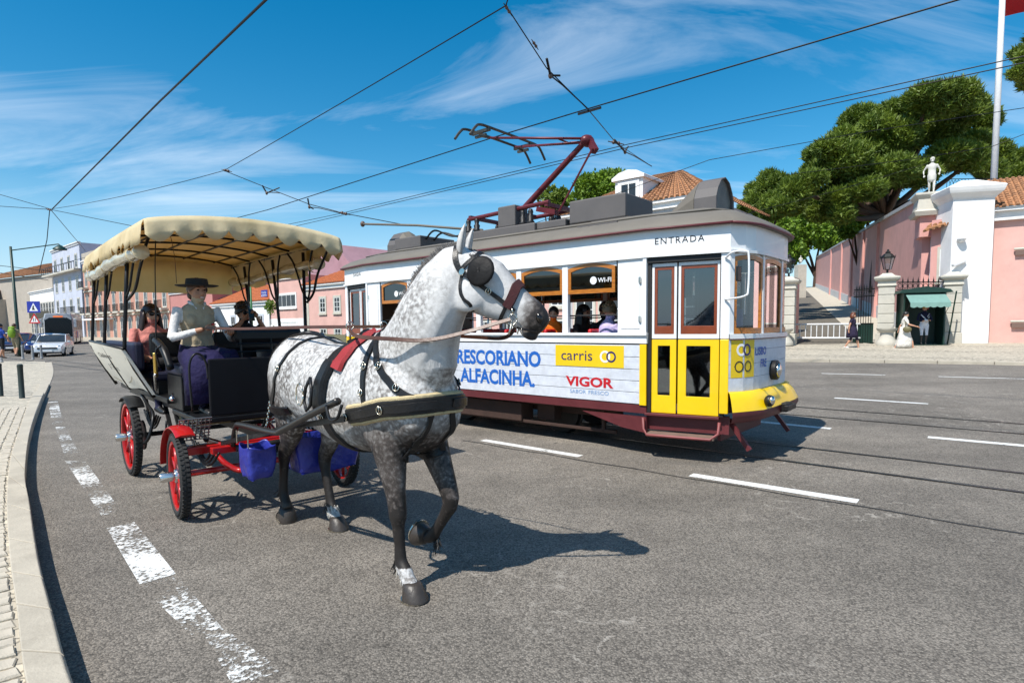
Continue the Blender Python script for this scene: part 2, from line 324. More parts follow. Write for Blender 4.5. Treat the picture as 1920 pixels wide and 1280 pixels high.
def cobble_mat():
    m=bpy.data.materials.new('cobble_paving'); m.use_nodes=True; nt=m.node_tree; N=nt.nodes; K=nt.links.new; b=N['Principled BSDF']; b.inputs['Roughness'].default_value=.7
    t=N.new('ShaderNodeTexCoord'); vo=N.new('ShaderNodeTexVoronoi'); vo.feature='DISTANCE_TO_EDGE'; vo.inputs['Scale'].default_value=9.5; vo.inputs['Randomness'].default_value=.45; K(t.outputs['Object'],vo.inputs['Vector'])
    v2=N.new('ShaderNodeTexVoronoi'); v2.inputs['Scale'].default_value=9.5; v2.inputs['Randomness'].default_value=.45; K(t.outputs['Object'],v2.inputs['Vector'])
    sc=N.new('ShaderNodeSeparateColor'); K(v2.outputs['Color'],sc.inputs[0]); r=N.new('ShaderNodeMapRange'); r.inputs[3].default_value=.72; r.inputs[4].default_value=1.12; K(sc.outputs[0],r.inputs[0])
    j=N.new('ShaderNodeMapRange'); j.inputs[1].default_value=.02; j.inputs[2].default_value=.09; j.inputs[3].default_value=.45; K(vo.outputs[0],j.inputs[0]); mu=N.new('ShaderNodeMath'); mu.operation='MULTIPLY'; K(r.outputs[0],mu.inputs[0]); K(j.outputs[0],mu.inputs[1])
    mm=N.new('ShaderNodeMix'); mm.data_type='RGBA'; mm.blend_type='MULTIPLY'; mm.inputs[0].default_value=1; mm.inputs[6].default_value=(.52,.46,.36,1); K(mu.outputs[0],mm.inputs[7]); K(mm.outputs[2],b.inputs['Base Color'])
    bp=N.new('ShaderNodeBump'); bp.inputs['Strength'].default_value=.6; bp.inputs['Distance'].default_value=.01; K(j.outputs[0],bp.inputs['Height']); K(bp.outputs[0],b.inputs['Normal']); return m
M_cob=cobble_mat(); M_joint=mat('joint_sand',(.16,.13,.10),.9,0,.3,20); M_stone=mat('cobble_stone',(.50,.44,.35),.7,0,.22,5,.3,90)
far_l=[Vector((-60,62,0)),Vector((-80,20,0)),Vector((-20,-10,0))]
mb=MB(); pl=[(p.x,p.y,KH-.02 if i<82 else max(.012,(KH-.02)*(1-(i-82)/6))) for i,p in enumerate(ki)]+[(p.x,p.y,.012) for p in (Vector((-32,33,0)),Vector((-70,35,0)),Vector((-70,-4,0)),Vector((-4,-4,0)))]
mb.add(pl,[tuple(range(len(pl)))]); mb.build('paving_bed',M_cob,pav)
# nearest cobbles: each stone on its own
meshes=[]
for v_ in range(8):
    mb=MB(); n_=rng.choice((4,5,4)); base=[]
    for j in range(4):
        a=PI/4+j*PI/2+rng.uniform(-.12,.12); r_=rng.uniform(.060,.072); base.append((r_*math.cos(a),r_*math.sin(a)))
    mb.loft([[(x,y,-.05) for x,y in base],[(x,y,.008) for x,y in base],[(x*.86,y*.86,.016+rng.uniform(-.003,.003)) for x,y in base]]); meshes.append(mb.build('cobble',M_stone))
for o in meshes: bpy.data.objects.remove(o,do_unlink=False) if False else None
protos=[o.data for o in meshes]
for o in meshes: bpy.data.objects.remove(o)
kin=[Vector((p.x,p.y,0)) for p in ki]; cnt=0
for i in range(12,80):
    pass
seg=[]; acc=0.0
def along(dist_rows):
    pts=kin[14:82]; out=[]; d=0; step=.118; i=0; p=pts[0]
    res=[]; carry=0
    for a,b in zip(pts[:-1],pts[1:]):
        Ls=(b-a).length; t=carry
        while t<Ls: res.append((a+(b-a)*(t/Ls),(b-a).normalized())); t+=step
        carry=t-Ls
    return res
line=along(0)
cands=[]
for row in range(9):
    for j,(p,d) in enumerate(line):
        nn=Vector((-d.y,d.x,0))  # to the left of travel = away from road
        q=p+nn*(.065+row*.115)+d*(.059*(row%2))
        cands.append((q.length,q,d))
cands.sort(key=lambda c:c[0])
def inframe(P,mar=0):
    v=P-EYEV; z=v.dot(_fw)
    if z<.1: return False
    x=960+FPX*v.dot(_rt)/z; y=690-FPX*v.dot(_up)/z; return -40<x<1960 and 0<y<1310
kk=0
for dd,q,d in cands:
    if kk>=295: break
    if not inframe(Vector((q.x,q.y,KH))): continue
    o=bpy.data.objects.new('cobble',protos[kk%8]); COL.objects.link(o); o.parent=pav; o.location=(q.x,q.y,KH-.022+rng.uniform(-.003,.004)); o.rotation_euler=(rng.uniform(-.04,.04),rng.uniform(-.04,.04),math.atan2(d.y,d.x)+rng.uniform(-.12,.12)+rng.choice((0,PI/2))); kk+=1
# far (palace side) pavement, following its kerb
kq=[(-160,22.3),(-60,22.3),(-20,22.4),(-9,22.5),(-6.42,22.68),(-3.22,23.5),(-.33,24.0),(6,24.2),(30,24.2)]
def pav_z(q): return road_z(23.5)+.10+max(0,q-24)*.033
fp=struct(empty('pavement'))
for i in range(len(kq)-1):
    (s0,q0),(s1,q1)=kq[i],kq[i+1]; k=max(1,int((s1-s0)/1.2)) if s0>-30 and s1<10 else 1
    for j in range(k):
        A=(s0+(s1-s0)*j/k,q0+(q1-q0)*j/k); B=(s0+(s1-s0)*(j+1)/k-.012,q0+(q1-q0)*(j+1)/k)
        zt=road_z(24)+.10
        mb=MB(); mb.hexa([SQ(A[0],A[1],0),SQ(B[0],B[1],0),SQ(B[0],B[1]+.28,0),SQ(A[0],A[1]+.28,0),SQ(A[0],A[1],zt),SQ(B[0],B[1],zt),SQ(B[0],B[1]+.28,zt),SQ(A[0],A[1]+.28,zt)]); mb.build('kerb_stone',M_kerb,fp,bevel=.01)
mb=MB(); vs_=[]; Q2=[25,27,29,31,33,36,60,130]
for s,q in kq:
    vs_.append(SQ(s,q+.28,pav_z(q)))
    for q2 in Q2: vs_.append(SQ(s,q2,min(pav_z(q2),.66)))
k=len(Q2)+1; mb.add(vs_,[(i*k+j,(i+1)*k+j,(i+1)*k+j+1,i*k+j+1) for i in range(len(kq)-1) for j in range(k-1)]); mb.build('paving_bed',M_cob,fp)
# ================================================================ tram
UC=-6.27; QC=7.82
tram=empty('tram',SQ(UC,QC),TA,'yellow and white vintage electric tram passing on the road','tram')
T_white=mat('tram_white',(.80,.80,.80),.38,0,.07,2.5,coat=.2,grime=.22); T_yel=mat('tram_yellow',(.86,.56,.005),.35,0,.07,2.5,coat=.3,grime=.20)
T_mar=mat('tram_maroon',(.11,.018,.022),.5,0,.25,4,.2,30,grime=.3); T_roof=mat('tram_roof',(.15,.132,.108),.7,0,.15,2.2,.2,25,grime=.35); T_box=mat('roof_box_grey',(.105,.095,.092),.6,0,.15,3,grime=.2)
T_plank=mat('tram_plank',(.62,.65,.71),.5,0,.16,9,.4,14,grime=.3)
def wood_mat():
    m=bpy.data.materials.new('varnished_wood'); m.use_nodes=True; nt=m.node_tree; N=nt.nodes; K=nt.links.new; b=N['Principled BSDF']; b.inputs['Roughness'].default_value=.35; b.inputs['Coat Weight'].default_value=.3
    t=N.new('ShaderNodeTexCoord'); mp_=N.new('ShaderNodeMapping'); mp_.inputs['Scale'].default_value=(3,3,30); K(t.outputs['Object'],mp_.inputs[0]); x=N.new('ShaderNodeTexNoise'); x.inputs['Scale'].default_value=3; x.inputs['Detail'].default_value=5; K(mp_.outputs[0],x.inputs['Vector'])
    r=N.new('ShaderNodeValToRGB'); r.color_ramp.elements[0].position=.3; r.color_ramp.elements[0].color=(.30,.085,.008,1); r.color_ramp.elements[1].position=.7; r.color_ramp.elements[1].color=(.55,.20,.02,1); K(x.outputs[0],r.inputs[0]); K(r.outputs[0],b.inputs['Base Color']); return m
T_wood=wood_mat(); T_dwood=mat('door_wood',(.22,.045,.012),.35,0,.25,9,coat=.3); T_dark=mat('trim_black',(.012,.011,.011),.6); T_iron=mat('black_iron',(.022,.021,.021),.45,.4,.3,8)  # T_dark: plain black of side linings, door frames, grilles and car bumpers
T_int=mat('tram_interior',(.10,.06,.035),.6,0,.2,4); T_ceil=mat('tram_ceiling',(.35,.28,.2),.6); T_red=mat('red_seat',(.50,.012,.015),.35,0,.1,4,coat=.2); T_chrome=mat('chrome',(.7,.7,.68),.18,1,.05,5)
G_clear=glass('window_glass',(.80,.84,.82),.72); G_dark=glass('dark_glass',(.06,.07,.065),.72); G_door=glass('door_glass',(.35,.40,.42),.70)
T_blk=mat('lettering_black',(.015,.015,.02),.5,var=0); T_blue=mat('lettering_blue',(.012,.115,.46),.5,var=.05); T_redl=mat('lettering_red',(.50,.012,.02),.5,var=.05); T_lbl=mat('lettering_pale_blue',(.18,.32,.55),.5,var=.05); T_navy=mat('lettering_navy',(.03,.02,.11),.5,var=0); T_wl=mat('lettering_white',(.8,.8,.8),.5,var=0); T_sy=mat('sign_yellow',(.78,.53,.01),.45,var=.05); T_trans=mat('window_transfer',(.75,.77,.76),.5,var=0)
NEAR=-1  # camera side
HW=1.22; XW=2.445; XJ=2.85; XD=3.70; XC=3.80; WC=1.03; XN=3.985
def side_y(x):
    x=abs(x); return HW if x<=XJ else HW-(HW-WC)*(x-XJ)/(XC-XJ)
arcf=[(XC,-WC),(3.905,-.84),(3.955,-.64),(3.975,-.42),(3.98,-.2),(XN-.005,0)]
def front_arc(sgn,off=0.0,zoff=0):
    pts=[(x,y) for x,y in arcf]+[(x,-y) for x,y in reversed(arcf[:-1])]
    return [((x+off*(1 if abs(y)<.8 else .7))*sgn,(y*(1+off/1.05))) for x,y in pts]
def outline(off=0.0):
    f=front_arc(1,off); w=(HW+off)/HW
    pts=f+[(XJ,HW*w),(-XJ,HW*w)]+[(-x,-y) for x,y in f]+[(-XJ,-HW*w),(XJ,-HW*w)]
    return pts
def Lo(off,z): return [(x,y,z) for x,y in outline(off)]
# roof
mb=MB(); prof=[(.055,2.785),(.06,2.81),(.02,2.86),(-.12,2.945),(-.30,3.01)]
mb.loft([Lo(o,z) for o,z in prof]); mb.build('roof',T_roof,tram,smooth=True,auto=50)
def Lsc(o,z): return [(x*(1+o/4.0),y*(1+o/1.22),z) for x,y in outline(0)]
mb=MB(); mb.loft([Lsc(-.36,2.98),Lsc(-.33,3.035),Lsc(-.36,3.05),Lsc(-.55,3.10),Lsc(-.8,3.14),Lsc(-1.05,3.155)]); mb.build('roof_deck',T_roof,tram,smooth=True,auto=50)
mb=MB(); mb.tube([(x,y,2.795) for x,y in outline(.06)]+[(outline(.06)[0][0],outline(.06)[0][1],2.795)],.016,6); mb.build('gutter',T_mar,tram,smooth=True)
# letterboard band
mb=MB(); o0,o1=outline(.0),outline(-.05); k=len(o0)
mb.loft([[(x,y,2.47) for x,y in o0],[(x,y,2.79) for x,y in o0],[(x,y,2.79) for x,y in o1],[(x,y,2.47) for x,y in o1],[(x,y,2.47) for x,y in o0]],caps=False); mb.build('letterboard',T_white,tram)
mb=MB(); o2=outline(.022); mb.loft([[(x,y,2.465) for x,y in o2],[(x,y,2.50) for x,y in o2],[(x,y,2.505) for x,y in o0],[(x,y,2.465) for x,y in o0]],caps=False); mb.build('letterboard_moulding',T_white,tram)
def SM(sd):   # side plane mapping (a along x, b height, d outwards)
    return lambda a,b,d:(a,sd*(HW+d),b)
def DM(sd,sx): # door plane mapping along the tapered platform side; a from jamb towards the end
    dx,dy=XC-XJ,WC-HW; Ld=math.hypot(dx,dy); tx,ty=dx/Ld,dy/Ld
    return lambda a,b,d:(sx*(XJ+tx*a-ty*d),sd*(HW+ty*a+tx*d),b)
LD=math.hypot(XC-XJ,WC-HW)
for sd in (-1,1):
    M=SM(sd)
    # planked lower panel
    hts=[.655,.80,.945,1.09,1.245,1.40]
    for i in range(5):
        mb=MB(); mb.prism([(-XJ+.09,hts[i]+.003),(XJ-.09,hts[i]+.003),(XJ-.09,hts[i+1]-.003),(-XJ+.09,hts[i+1]-.003)],M,-.02,0); mb.build('plank',T_plank,tram,bevel=.004)
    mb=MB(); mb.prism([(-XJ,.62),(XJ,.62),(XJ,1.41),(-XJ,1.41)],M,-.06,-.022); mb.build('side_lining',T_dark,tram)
    for sx in (-1,1):
        mb=MB(); mb.prism([(sx*(XJ-.088),.645),(sx*(XJ+.004),.645),(sx*(XJ+.004),1.405),(sx*(XJ-.088),1.405)],M,-.02,.012); mb.build('corner_trim',T_yel,tram,bevel=.006)
        mb=MB(); mb.prism([(sx*XW,1.54),(sx*(XJ),1.54),(sx*(XJ),2.47),(sx*XW,2.47)],M,-.05,-.005); mb.prism([(sx*(XW+.05),1.60),(sx*(XJ-.09),1.60),(sx*(XJ-.09),2.40),(sx*(XW+.05),2.40)],M,-.005,.006); mb.prism([(sx*(XJ-.05),1.54),(sx*(XJ),1.54),(sx*XJ,2.47),(sx*(XJ-.05),2.47)],M,-.005,.012); mb.build('pillar_panel',T_white,tram,bevel=.004)
        for hz in (1.72,2.2):
            mb=MB(); mb.box(sx*(XJ-.10),sx*(XJ-.07),sd*(HW+.005),sd*(HW+.02),hz-.035,hz+.035); mb.build('hinge',T_chrome,tram)
    mb=MB(); mb.prism([(-XJ-.01,1.415),(XJ+.01,1.415),(XJ+.01,1.545),(-XJ-.01,1.545)],M,-.06,.012); mb.prism([(-XJ-.02,1.515),(XJ+.02,1.515),(XJ+.02,1.55),(-XJ-.02,1.55)],M,.012,.04); mb.build('sill_rail',T_white,tram,bevel=.004)
    for i in range(6):
        c=-XW+.365+i*.826-.0; c=-XW+ (2*XW)*(i+.5)/6; w=.362
        if i>0: mb=MB(); x_=-XW+2*XW*i/6; mb.prism([(x_-.046,1.55),(x_+.046,1.55),(x_+.046,2.47),(x_-.046,2.47)],M,-.06,.0); mb.build('window_post',T_white,tram,bevel=.005)
        n_=8; top=[(c+w-2*w*j/n_,2.405+.055*(1-(1-2*j/n_)**2)) for j in range(n_+1)]
        outer=[(c-w,2.07),(c+w,2.07)]+top; iw=w-.045
        inner=[(c-iw,2.125),(c+iw,2.125)]+[(c+iw-2*iw*j/n_,2.36+.055*(1-(1-2*j/n_)**2)) for j in range(n_+1)]
        mb=MB(); mb.ring(outer,inner,M,-.045,-.012); win=mb.build('window_sash',T_wood,tram)
        mb=MB(); mb.prism(inner,M,-.032,-.028); pane=mb.build('pane',G_dark,win)
        mb=MB(); mb.prism([(c-w-.02,2.47),(c-w-.02,2.40)]+list(reversed(top))+[(c+w+.02,2.40),(c+w+.02,2.47)],M,-.04,-.015); mb.build('window_head',T_white,tram)
        if sd==NEAR and i in (0,5):
            mb=MB(); mb.prism(arc(c+.03-(.0),2.235,.052,0,360,14)[:-1],M,-.026,-.0255); text_mb(mb,'WI-FI',M,c+.10,2.205,.2,.06,-.0255,bold=.01); mb.build('window_lettering',T_wl,win)
        if sd==NEAR and i in (1,2,4): pass
    # skirt and running gear cover below the panel
    mb=MB(); mb.prism([(-XJ,.54),(XJ,.54),(XJ,.65),(-XJ,.65)],M,-.05,-.01); mb.build('skirt',T_mar,tram,bevel=.004)
    for sx in (-1,1):
        mb=MB(); mb.prism([(sx*1.9,.50),(sx*XJ,.50),(sx*XJ,.30),(sx*2.5,.34)],M,-.05,-.015); mb.build('skirt_gusset',T_mar,tram)
# side advert on the camera side
M=SM(NEAR)
X=lambda s:s-UC
def adv(name,m_,items,extra=None,d=.003):
    mb=MB()
    for t,s0,s1,z0,z1,b_ in items: text_mb(mb,t,M,X(s0),z0,s1-s0,z1-z0,d,bold=b_)
    if extra: extra(mb)
    return mb.build(name,m_,tram)
adv('advert_lettering',T_blue,[('FRESCORIANO',-6.88,-5.06,1.06,1.29,.035)]); adv('advert_lettering',T_blue,[('ALFACINHA.',-6.68,-5.17,.77,1.0,.035)])
mb=MB(); mb.prism([(X(-4.80),1.10),(X(-3.73),1.10),(X(-3.73),1.385),(X(-4.80),1.385)],M,.0,.0035); plate=mb.build('advert_plate',T_sy,tram)
adv('advert_lettering',T_navy,[('carris',-4.70,-4.20,1.18,1.31,0)],None,.006)
mb=MB(); mb.ring(arc(X(-3.915),1.24,.072,0,360,20)[:-1],arc(X(-3.915),1.24,.05,0,360,20)[:-1],M,.0055,.007); mb.build('advert_emblem',T_navy,tram)
mb=MB(); mb.ring(arc(X(-4.005),1.24,.078,0,360,20)[:-1],arc(X(-4.005),1.24,.052,0,360,20)[:-1],M,.0055,.0065); mb.build('advert_emblem',T_wl,tram)
adv('advert_lettering',T_redl,[('VIGOR',-4.63,-3.88,.83,.965,.035)]); adv('advert_lettering',T_lbl,[('SABOR',-4.56,-4.30,.735,.785,0)]); adv('advert_lettering',T_lbl,[('FRESCO',-4.26,-3.95,.735,.785,0)])
# lettering over the doors
mb=MB(); Md=DM(NEAR,1); text_mb(mb,'ENTRADA',Md,.10,2.615,.58,.075,.004,1.25); mb.build('door_lettering',T_blk,tram)
mb=MB(); Md2=DM(NEAR,-1); text_mb(mb,'SAIDA',lambda a,b,d:Md2(.75-a,b,d),.2,2.62,.34,.07,.004,1.2); mb.build('door_lettering',T_blk,tram)
# platform doors
for sd in (-1,1):
    for sx in (-1,1):
        M=DM(sd,sx); LDx=LD
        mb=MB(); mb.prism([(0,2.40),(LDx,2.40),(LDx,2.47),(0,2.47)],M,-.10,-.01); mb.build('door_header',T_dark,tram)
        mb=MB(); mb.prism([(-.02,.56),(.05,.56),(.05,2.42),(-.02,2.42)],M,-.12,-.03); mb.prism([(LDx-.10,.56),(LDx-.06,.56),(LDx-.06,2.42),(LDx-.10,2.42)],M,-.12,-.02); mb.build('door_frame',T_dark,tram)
        mb=MB(); mb.prism([(LDx-.10,.60),(LDx,.60),(LDx,1.47),(LDx-.10,1.47)],M,-.06,.003); mb.build('corner_post_lower',T_yel,tram,bevel=.008)
        mb=MB(); mb.prism([(LDx-.10,1.475),(LDx,1.475),(LDx,2.47),(LDx-.10,2.47)],M,-.06,.0); mb.build('corner_post',T_white,tram,bevel=.008)
        leaves=((.055,.355),(.375,LDx-.115)) if sd==NEAR else ((.055,.43),(.45,LDx-.115))
        for a0,a1 in leaves:
            dr=MB(); d0,d1=-.085,-.05; w=a1-a0
            def rc(x0,x1,y0,y1): return [(x0,y0),(x1,y0),(x1,y1),(x0,y1)]
            fw_=.075 if w<.32 else .10
            dr.ring(rc(a0,a1,.56,1.465),rc(a0+fw_,a1-fw_,.78,1.39),M,d0,d1); door=dr.build('door',T_yel,tram,bevel=.004)
            mb=MB(); mb.ring(rc(a0,a1,1.475,2.39),rc(a0+.03,a1-.03,1.53,2.35),M,d0,d1); mb.build('door_upper_frame',T_white,door,bevel=.004)
            mb=MB(); mb.ring(rc(a0+.032,a1-.032,1.532,2.348),rc(a0+.065,a1-.065,1.63,2.31),M,d0+.004,d1-.006); mb.build('door_sash',T_dwood,door,bevel=.003)
            mb=MB(); mb.prism(rc(a0+.065,a1-.065,1.63,2.31),M,-.07,-.066); mb.prism(rc(a0+fw_,a1-fw_,.78,1.39),M,-.07,-.066); mb.build('pane',G_door,door)
        # folding step
        if sd==NEAR:
            mb=MB(); mb.tube([M(-.03,.50,.02),M(-.02,.36,.03),M(.04,.30,.10),M(LDx-.18,.30,.10),M(LDx-.10,.36,.03),M(LDx-.09,.50,.02)],.018,8); mb.build('step_bar',mat('step_red_brown',(.22,.05,.05),.5,0,.3,5,grime=.4),tram,smooth=True)
            mb=MB(); mb.prism(rc(.02,LDx-.14,.285,.315),M,-.14,.09); mb.build('step_board',mat('step_tread',(.20,.13,.10),.8,0,.3,5),tram,bevel=.006)
        mb=MB(); mb.prism(rc(-.02,LDx,.34,.555),M,-.16,-.10); mb.build('step_riser',T_mar,tram)
        mb=MB(); mb.prism(rc(-.02,LDx-.1,.525,.556),M,-.10,.0); mb.build('threshold',T_mar,tram,bevel=.004)
# ends: dash, windows, bumper
for sx in (1,-1):
    fa=front_arc(sx); fb=front_arc(sx,-.045)
    hz=[.86,1.02,1.18,1.34,1.47]
    for i in range(4):
        mb=MB(); mb.loft([[(x,y,z) for x,y in p] for p,z in ((fa,hz[i]+.002),(fa,hz[i+1]-.002),(fb,hz[i+1]-.002),(fb,hz[i]+.002),(fa,hz[i]+.002))],caps=False,closed=False); mb.build('dash_board',T_plank,tram)
    mb=MB(); f2=front_arc(sx,.02); mb.loft([[(x,y,z) for x,y in p] for p,z in ((f2,1.475),(f2,1.53),(fb,1.53),(fb,1.475),(f2,1.475))],caps=False,closed=False); mb.build('dash_rail',T_white,tram,bevel=.004)
    mb=MB(); mb.loft([[(x,y,z) for x,y in p] for p,z in ((fa,1.465),(fa,1.477),(f2,1.477),(f2,1.465))],caps=False,closed=False); mb.build('dash_line',T_mar,tram)
    # bumper: yellow flare, maroon edge
    def flare(off): return front_arc(sx,off)
    fl=[(0,.86),(.05,.845),(.10,.77),(.15,.66),(.155,.645)]
    mb=MB(); mb.loft([[(x,y,z) for x,y in flare(o)] for o,z in fl],caps=False,closed=False); bmp=mb.build('bumper',T_yel,tram,smooth=True)
    mb=MB(); mb.loft([[(x,y,z) for x,y in flare(o)] for o,z in ((.153,.645),(.157,.60),(.13,.53),(.05,.50))],caps=False,closed=False); mb.build('bumper_edge',T_mar,tram,smooth=True)
    mb=MB(); mb.box(sx*4.1,sx*4.2,-.12,.12,.55,.66); mb.box(sx*4.18,sx*4.23,-.18,.18,.57,.64); mb.build('coupler',T_iron,tram,bevel=.01)
    # posts between windows, mapped along the arc
    arr=[Vector((x,y,0)) for x,y in front_arc(1)]; ln=[0]
    for a,b in zip(arr[:-1],arr[1:]): ln.append(ln[-1]+(b-a).length)
    tot=ln[-1]
    def AM(a,b,d,sx=sx):
        a=min(max(a,0),tot)
        for i in range(len(arr)-1):
            if a<=ln[i+1]+1e-9: break
        t=(a-ln[i])/(ln[i+1]-ln[i]); p=arr[i].lerp(arr[i+1],t); dd=(arr[i+1]-arr[i]).normalized(); nn=Vector((dd.y,-dd.x,0)); p=p+nn*d; return (p.x*sx,p.y,b)
    cuts=[(.0,.07),(.66,.72),(tot-.72,tot-.66),(tot-.07,tot)]
    for a0,a1 in cuts: mb=MB(); mb.prism([(a0,1.53),(a1,1.53),(a1,2.47),(a0,2.47)],AM,-.05,.0); mb.build('front_post',T_white,tram,bevel=.006)
    for a0,a1 in ((.07,.66),(.72,tot-.72),(tot-.66,tot-.07)):
        def gridp(x0,x1,y0,y1,n_=6): return [(x0+(x1-x0)*j/n_,y0) for j in range(n_+1)]+[(x1-(x1-x0)*j/n_,y1+.03*(1-(1-2*j/n_)**2)) for j in range(n_+1)]
        mb=MB(); mb.ring(gridp(a0,a1,1.535,2.42),gridp(a0+.04,a1-.04,1.60,2.37),AM,-.04,-.008); w_=mb.build('front_window',T_wood,tram)
        mb=MB(); n_=6
        for j in range(n_):
            x0=a0+.04+(a1-a0-.08)*j/n_; x1=a0+.04+(a1-a0-.08)*(j+1)/n_; mb.add([AM(x0,1.60,-.025),AM(x1,1.60,-.025),AM(x1,2.39,-.025),AM(x0,2.39,-.025)],[(0,1,2,3)])
        mb.build('pane',G_clear,w_,smooth=True)
        mb=MB(); mb.ring(gridp(a0-.02,a1+.02,2.40,2.45),gridp(a0-.0,a1,2.401,2.421),AM,-.035,-.02); mb.build('window_head',T_white,tram)
    # headlight
    mb=MB(); hx,hy,_=AM(tot/2,1,0); mb.lathe([(.02,-.10),(.10,-.06),(.125,0),(.125,.07),(.105,.085)],(sx*(XN-.01),0,1.06),18,'x') if sx>0 else mb.lathe([(.105,-.085),(.125,-.07),(.125,0),(.10,.06),(.02,.10)],(sx*(XN-.01),0,1.06),18,'x'); hl=mb.build('headlight',T_iron,tram,smooth=True,auto=40)
    mb=MB(); mb.lathe([(.1,.0),(.06,.02),(.01,.028)] if sx>0 else [(.01,-.028),(.06,-.02),(.1,0)],(sx*(XN+.075),0,1.06),16,'x'); mb.build('lens',T_chrome,hl,smooth=True)
    for sy in (-1,):
        p=Vector(AM(tot/2+sy*.60,.74,.18)); mb=MB(); mb.ell(p,(.06,.075,.07),14,8); ml=mb.build('marker_light',T_iron,tram,smooth=True); mb=MB(); mb.ell(p+Vector((sx*.035,sy*.02,.012)),(.035,.052,.052),12,7); mb.build('lens',T_chrome,ml,smooth=True)
    # lifeguard under the end
    mb=MB(); mb.bar((sx*3.72,-.78,.50),(sx*3.98,-.80,.16),.05,.05); mb.build('lifeguard_bracket',T_mar,tram); mb=MB(); mb.bar((sx*3.72,.78,.50),(sx*3.98,.80,.16),.05,.05); mb.build('lifeguard_bracket',T_mar,tram); mb=MB(); mb.bar((sx*3.6,-.76,.30),(sx*3.6,.76,.30),.04,.16); mb.build('lifeguard',T_mar,tram)
    if sx>0: AMf=AM; totf=tot
# signs on the front corner
mb=MB(); mb.add([],[]); n_=5
for j in range(n_):
    a0=.03+.40*j/n_;a1=.03+.40*(j+1)/n_; mb.add([AMf(a0,1.02,.003),AMf(a1,1.02,.003),AMf(a1,1.46,.003),AMf(a0,1.46,.003)],[(0,1,2,3)])
mb.build('route_sign',T_sy,tram)
mb=MB(); mb.ring(arc(.18,1.345,.072,0,360,18)[:-1],arc(.18,1.345,.045,0,360,18)[:-1],AMf,.0045,.006); mb.build('sign_emblem',T_wl,tram)
mb=MB(); mb.ring(arc(.275,1.345,.072,0,360,18)[:-1],arc(.275,1.345,.048,0,360,18)[:-1],AMf,.0065,.008); mb.build('sign_emblem',T_navy,tram)
mb=MB()
for c_ in (.15,.30): mb.ring(arc(c_,1.15,.066,0,360,18)[:-1],arc(c_,1.15,.052,0,360,18)[:-1],AMf,.0045,.006)
mb.prism([(.08,1.145),(.37,1.145),(.37,1.158),(.08,1.158)],AMf,.0045,.0058); mb.build('sign_emblem',T_blk,tram)
mb=MB(); text_mb(mb,'LISBO',AMf,.46,1.27,.34,.10,.004,bold=.02); text_mb(mb,'FRE',AMf,.62,1.12,.2,.10,.004,bold=.02); mb.build('front_lettering',T_blue,tram)
# mirror on the front post
mb=MB(); b0=Vector(DM(NEAR,1)(LD-.05,2.40,.01)); b1=Vector(DM(NEAR,1)(LD-.05,1.93,.01)); out=Vector((.06,-.16,0))
mb.tube(catmull([b0,b0+out*.5+Vector((.08,0,.05)),b0+out+Vector((.22,-.02,.04)),b0+out+Vector((.26,-.02,-.02)),b1+out+Vector((.26,-.02,.10)),b1+out+Vector((.22,-.02,.02)),b1],5),.012,7); mb.build('mirror_bracket',T_white,tram,smooth=True)
mb=MB(); c_=b0.lerp(b1,.5)+out+Vector((.18,-.02,.0)); mb.box(c_.x-.04,c_.x-.015,c_.y-.06,c_.y+.06,c_.z-.05,c_.z+.12); mb.build('mirror',T_iron,tram,bevel=.01)
# floor, interior, seats, poles
fl_=outline(-.06); mb=MB(); mb.loft([[(x,y,.60) for x,y in fl_],[(x,y,.68) for x,y in fl_]]); mb.build('floor',T_int,tram)
mb=MB(); mb.loft([[(x,y,2.50) for x,y in outline(-.06)],[(x,y,2.54) for x,y in outline(-.06)]]); mb.build('ceiling',T_ceil,tram)
for sd in (-1,1):
    mb=MB(); mb.box(-XJ,XJ,sd*1.155,sd*1.15,.68,1.50); mb.build('interior_panel',T_int,tram)
    mb=MB(); mb.tube([(-XW,sd*1.10,1.78),(XW,sd*1.10,1.78)],.012,6); mb.build('window_bar',T_iron,tram)
for sx in (-1,1):
    mb=MB(); 
    mb.box(sx*XJ,sx*(XJ+.04),-1.15,-.36,.68,2.5); mb.box(sx*XJ,sx*(XJ+.04),.36,1.15,.68,2.5); mb.build('bulkhead',T_int,tram)
seat0=None
for i in range(7):
    for sd in (-1,1):
        x=-2.35+i*.75
        if seat0 is None:
            seat0=MB(); seat0.box(-.20,.22,-.36,.36,1.05,1.13); seat0.box(-.24,-.18,-.36,.36,1.10,1.60); seat0.box(-.1,.1,-.05,.05,.68,1.05); o=seat0.build('seat',T_red,tram,bevel=.025); seat0=o
        else: o=seat0.copy(); COL.objects.link(o)
        o.location=(x,sd*.74,0)
for x in (-1.8,-.6,.6,1.8):
    mb=MB(); mb.tube([(x,-.34,.68),(x,-.34,2.5)],.015,8); mb.build('grab_pole',T_chrome,tram,smooth=True)
mb=MB(); mb.box(3.72,3.92,-.35,.35,.68,1.62); mb.box(3.60,3.92,-.4,.0,1.62,1.70); mb.lathe([(.02,0),(.02,.1),(.12,.12),(.12,.15)],(3.6,.15,1.62),14); mb.build('driver_desk',T_iron,tram,bevel=.01)
mb=MB(); a_=Vector(AMf(.13,1.62,-.09)); b_=Vector(AMf(.33,1.62,-.09)); mb.hexa([a_,b_,b_+Vector((-.02,.01,0)),a_+Vector((-.02,.01,0)),a_+Vector((0,0,.2)),b_+Vector((0,0,.2)),b_+Vector((-.02,.01,.2)),a_+Vector((-.02,.01,.2))]); mb.build('route_card',mat('route_card_blue',(.02,.02,.16),.5,var=0),tram)
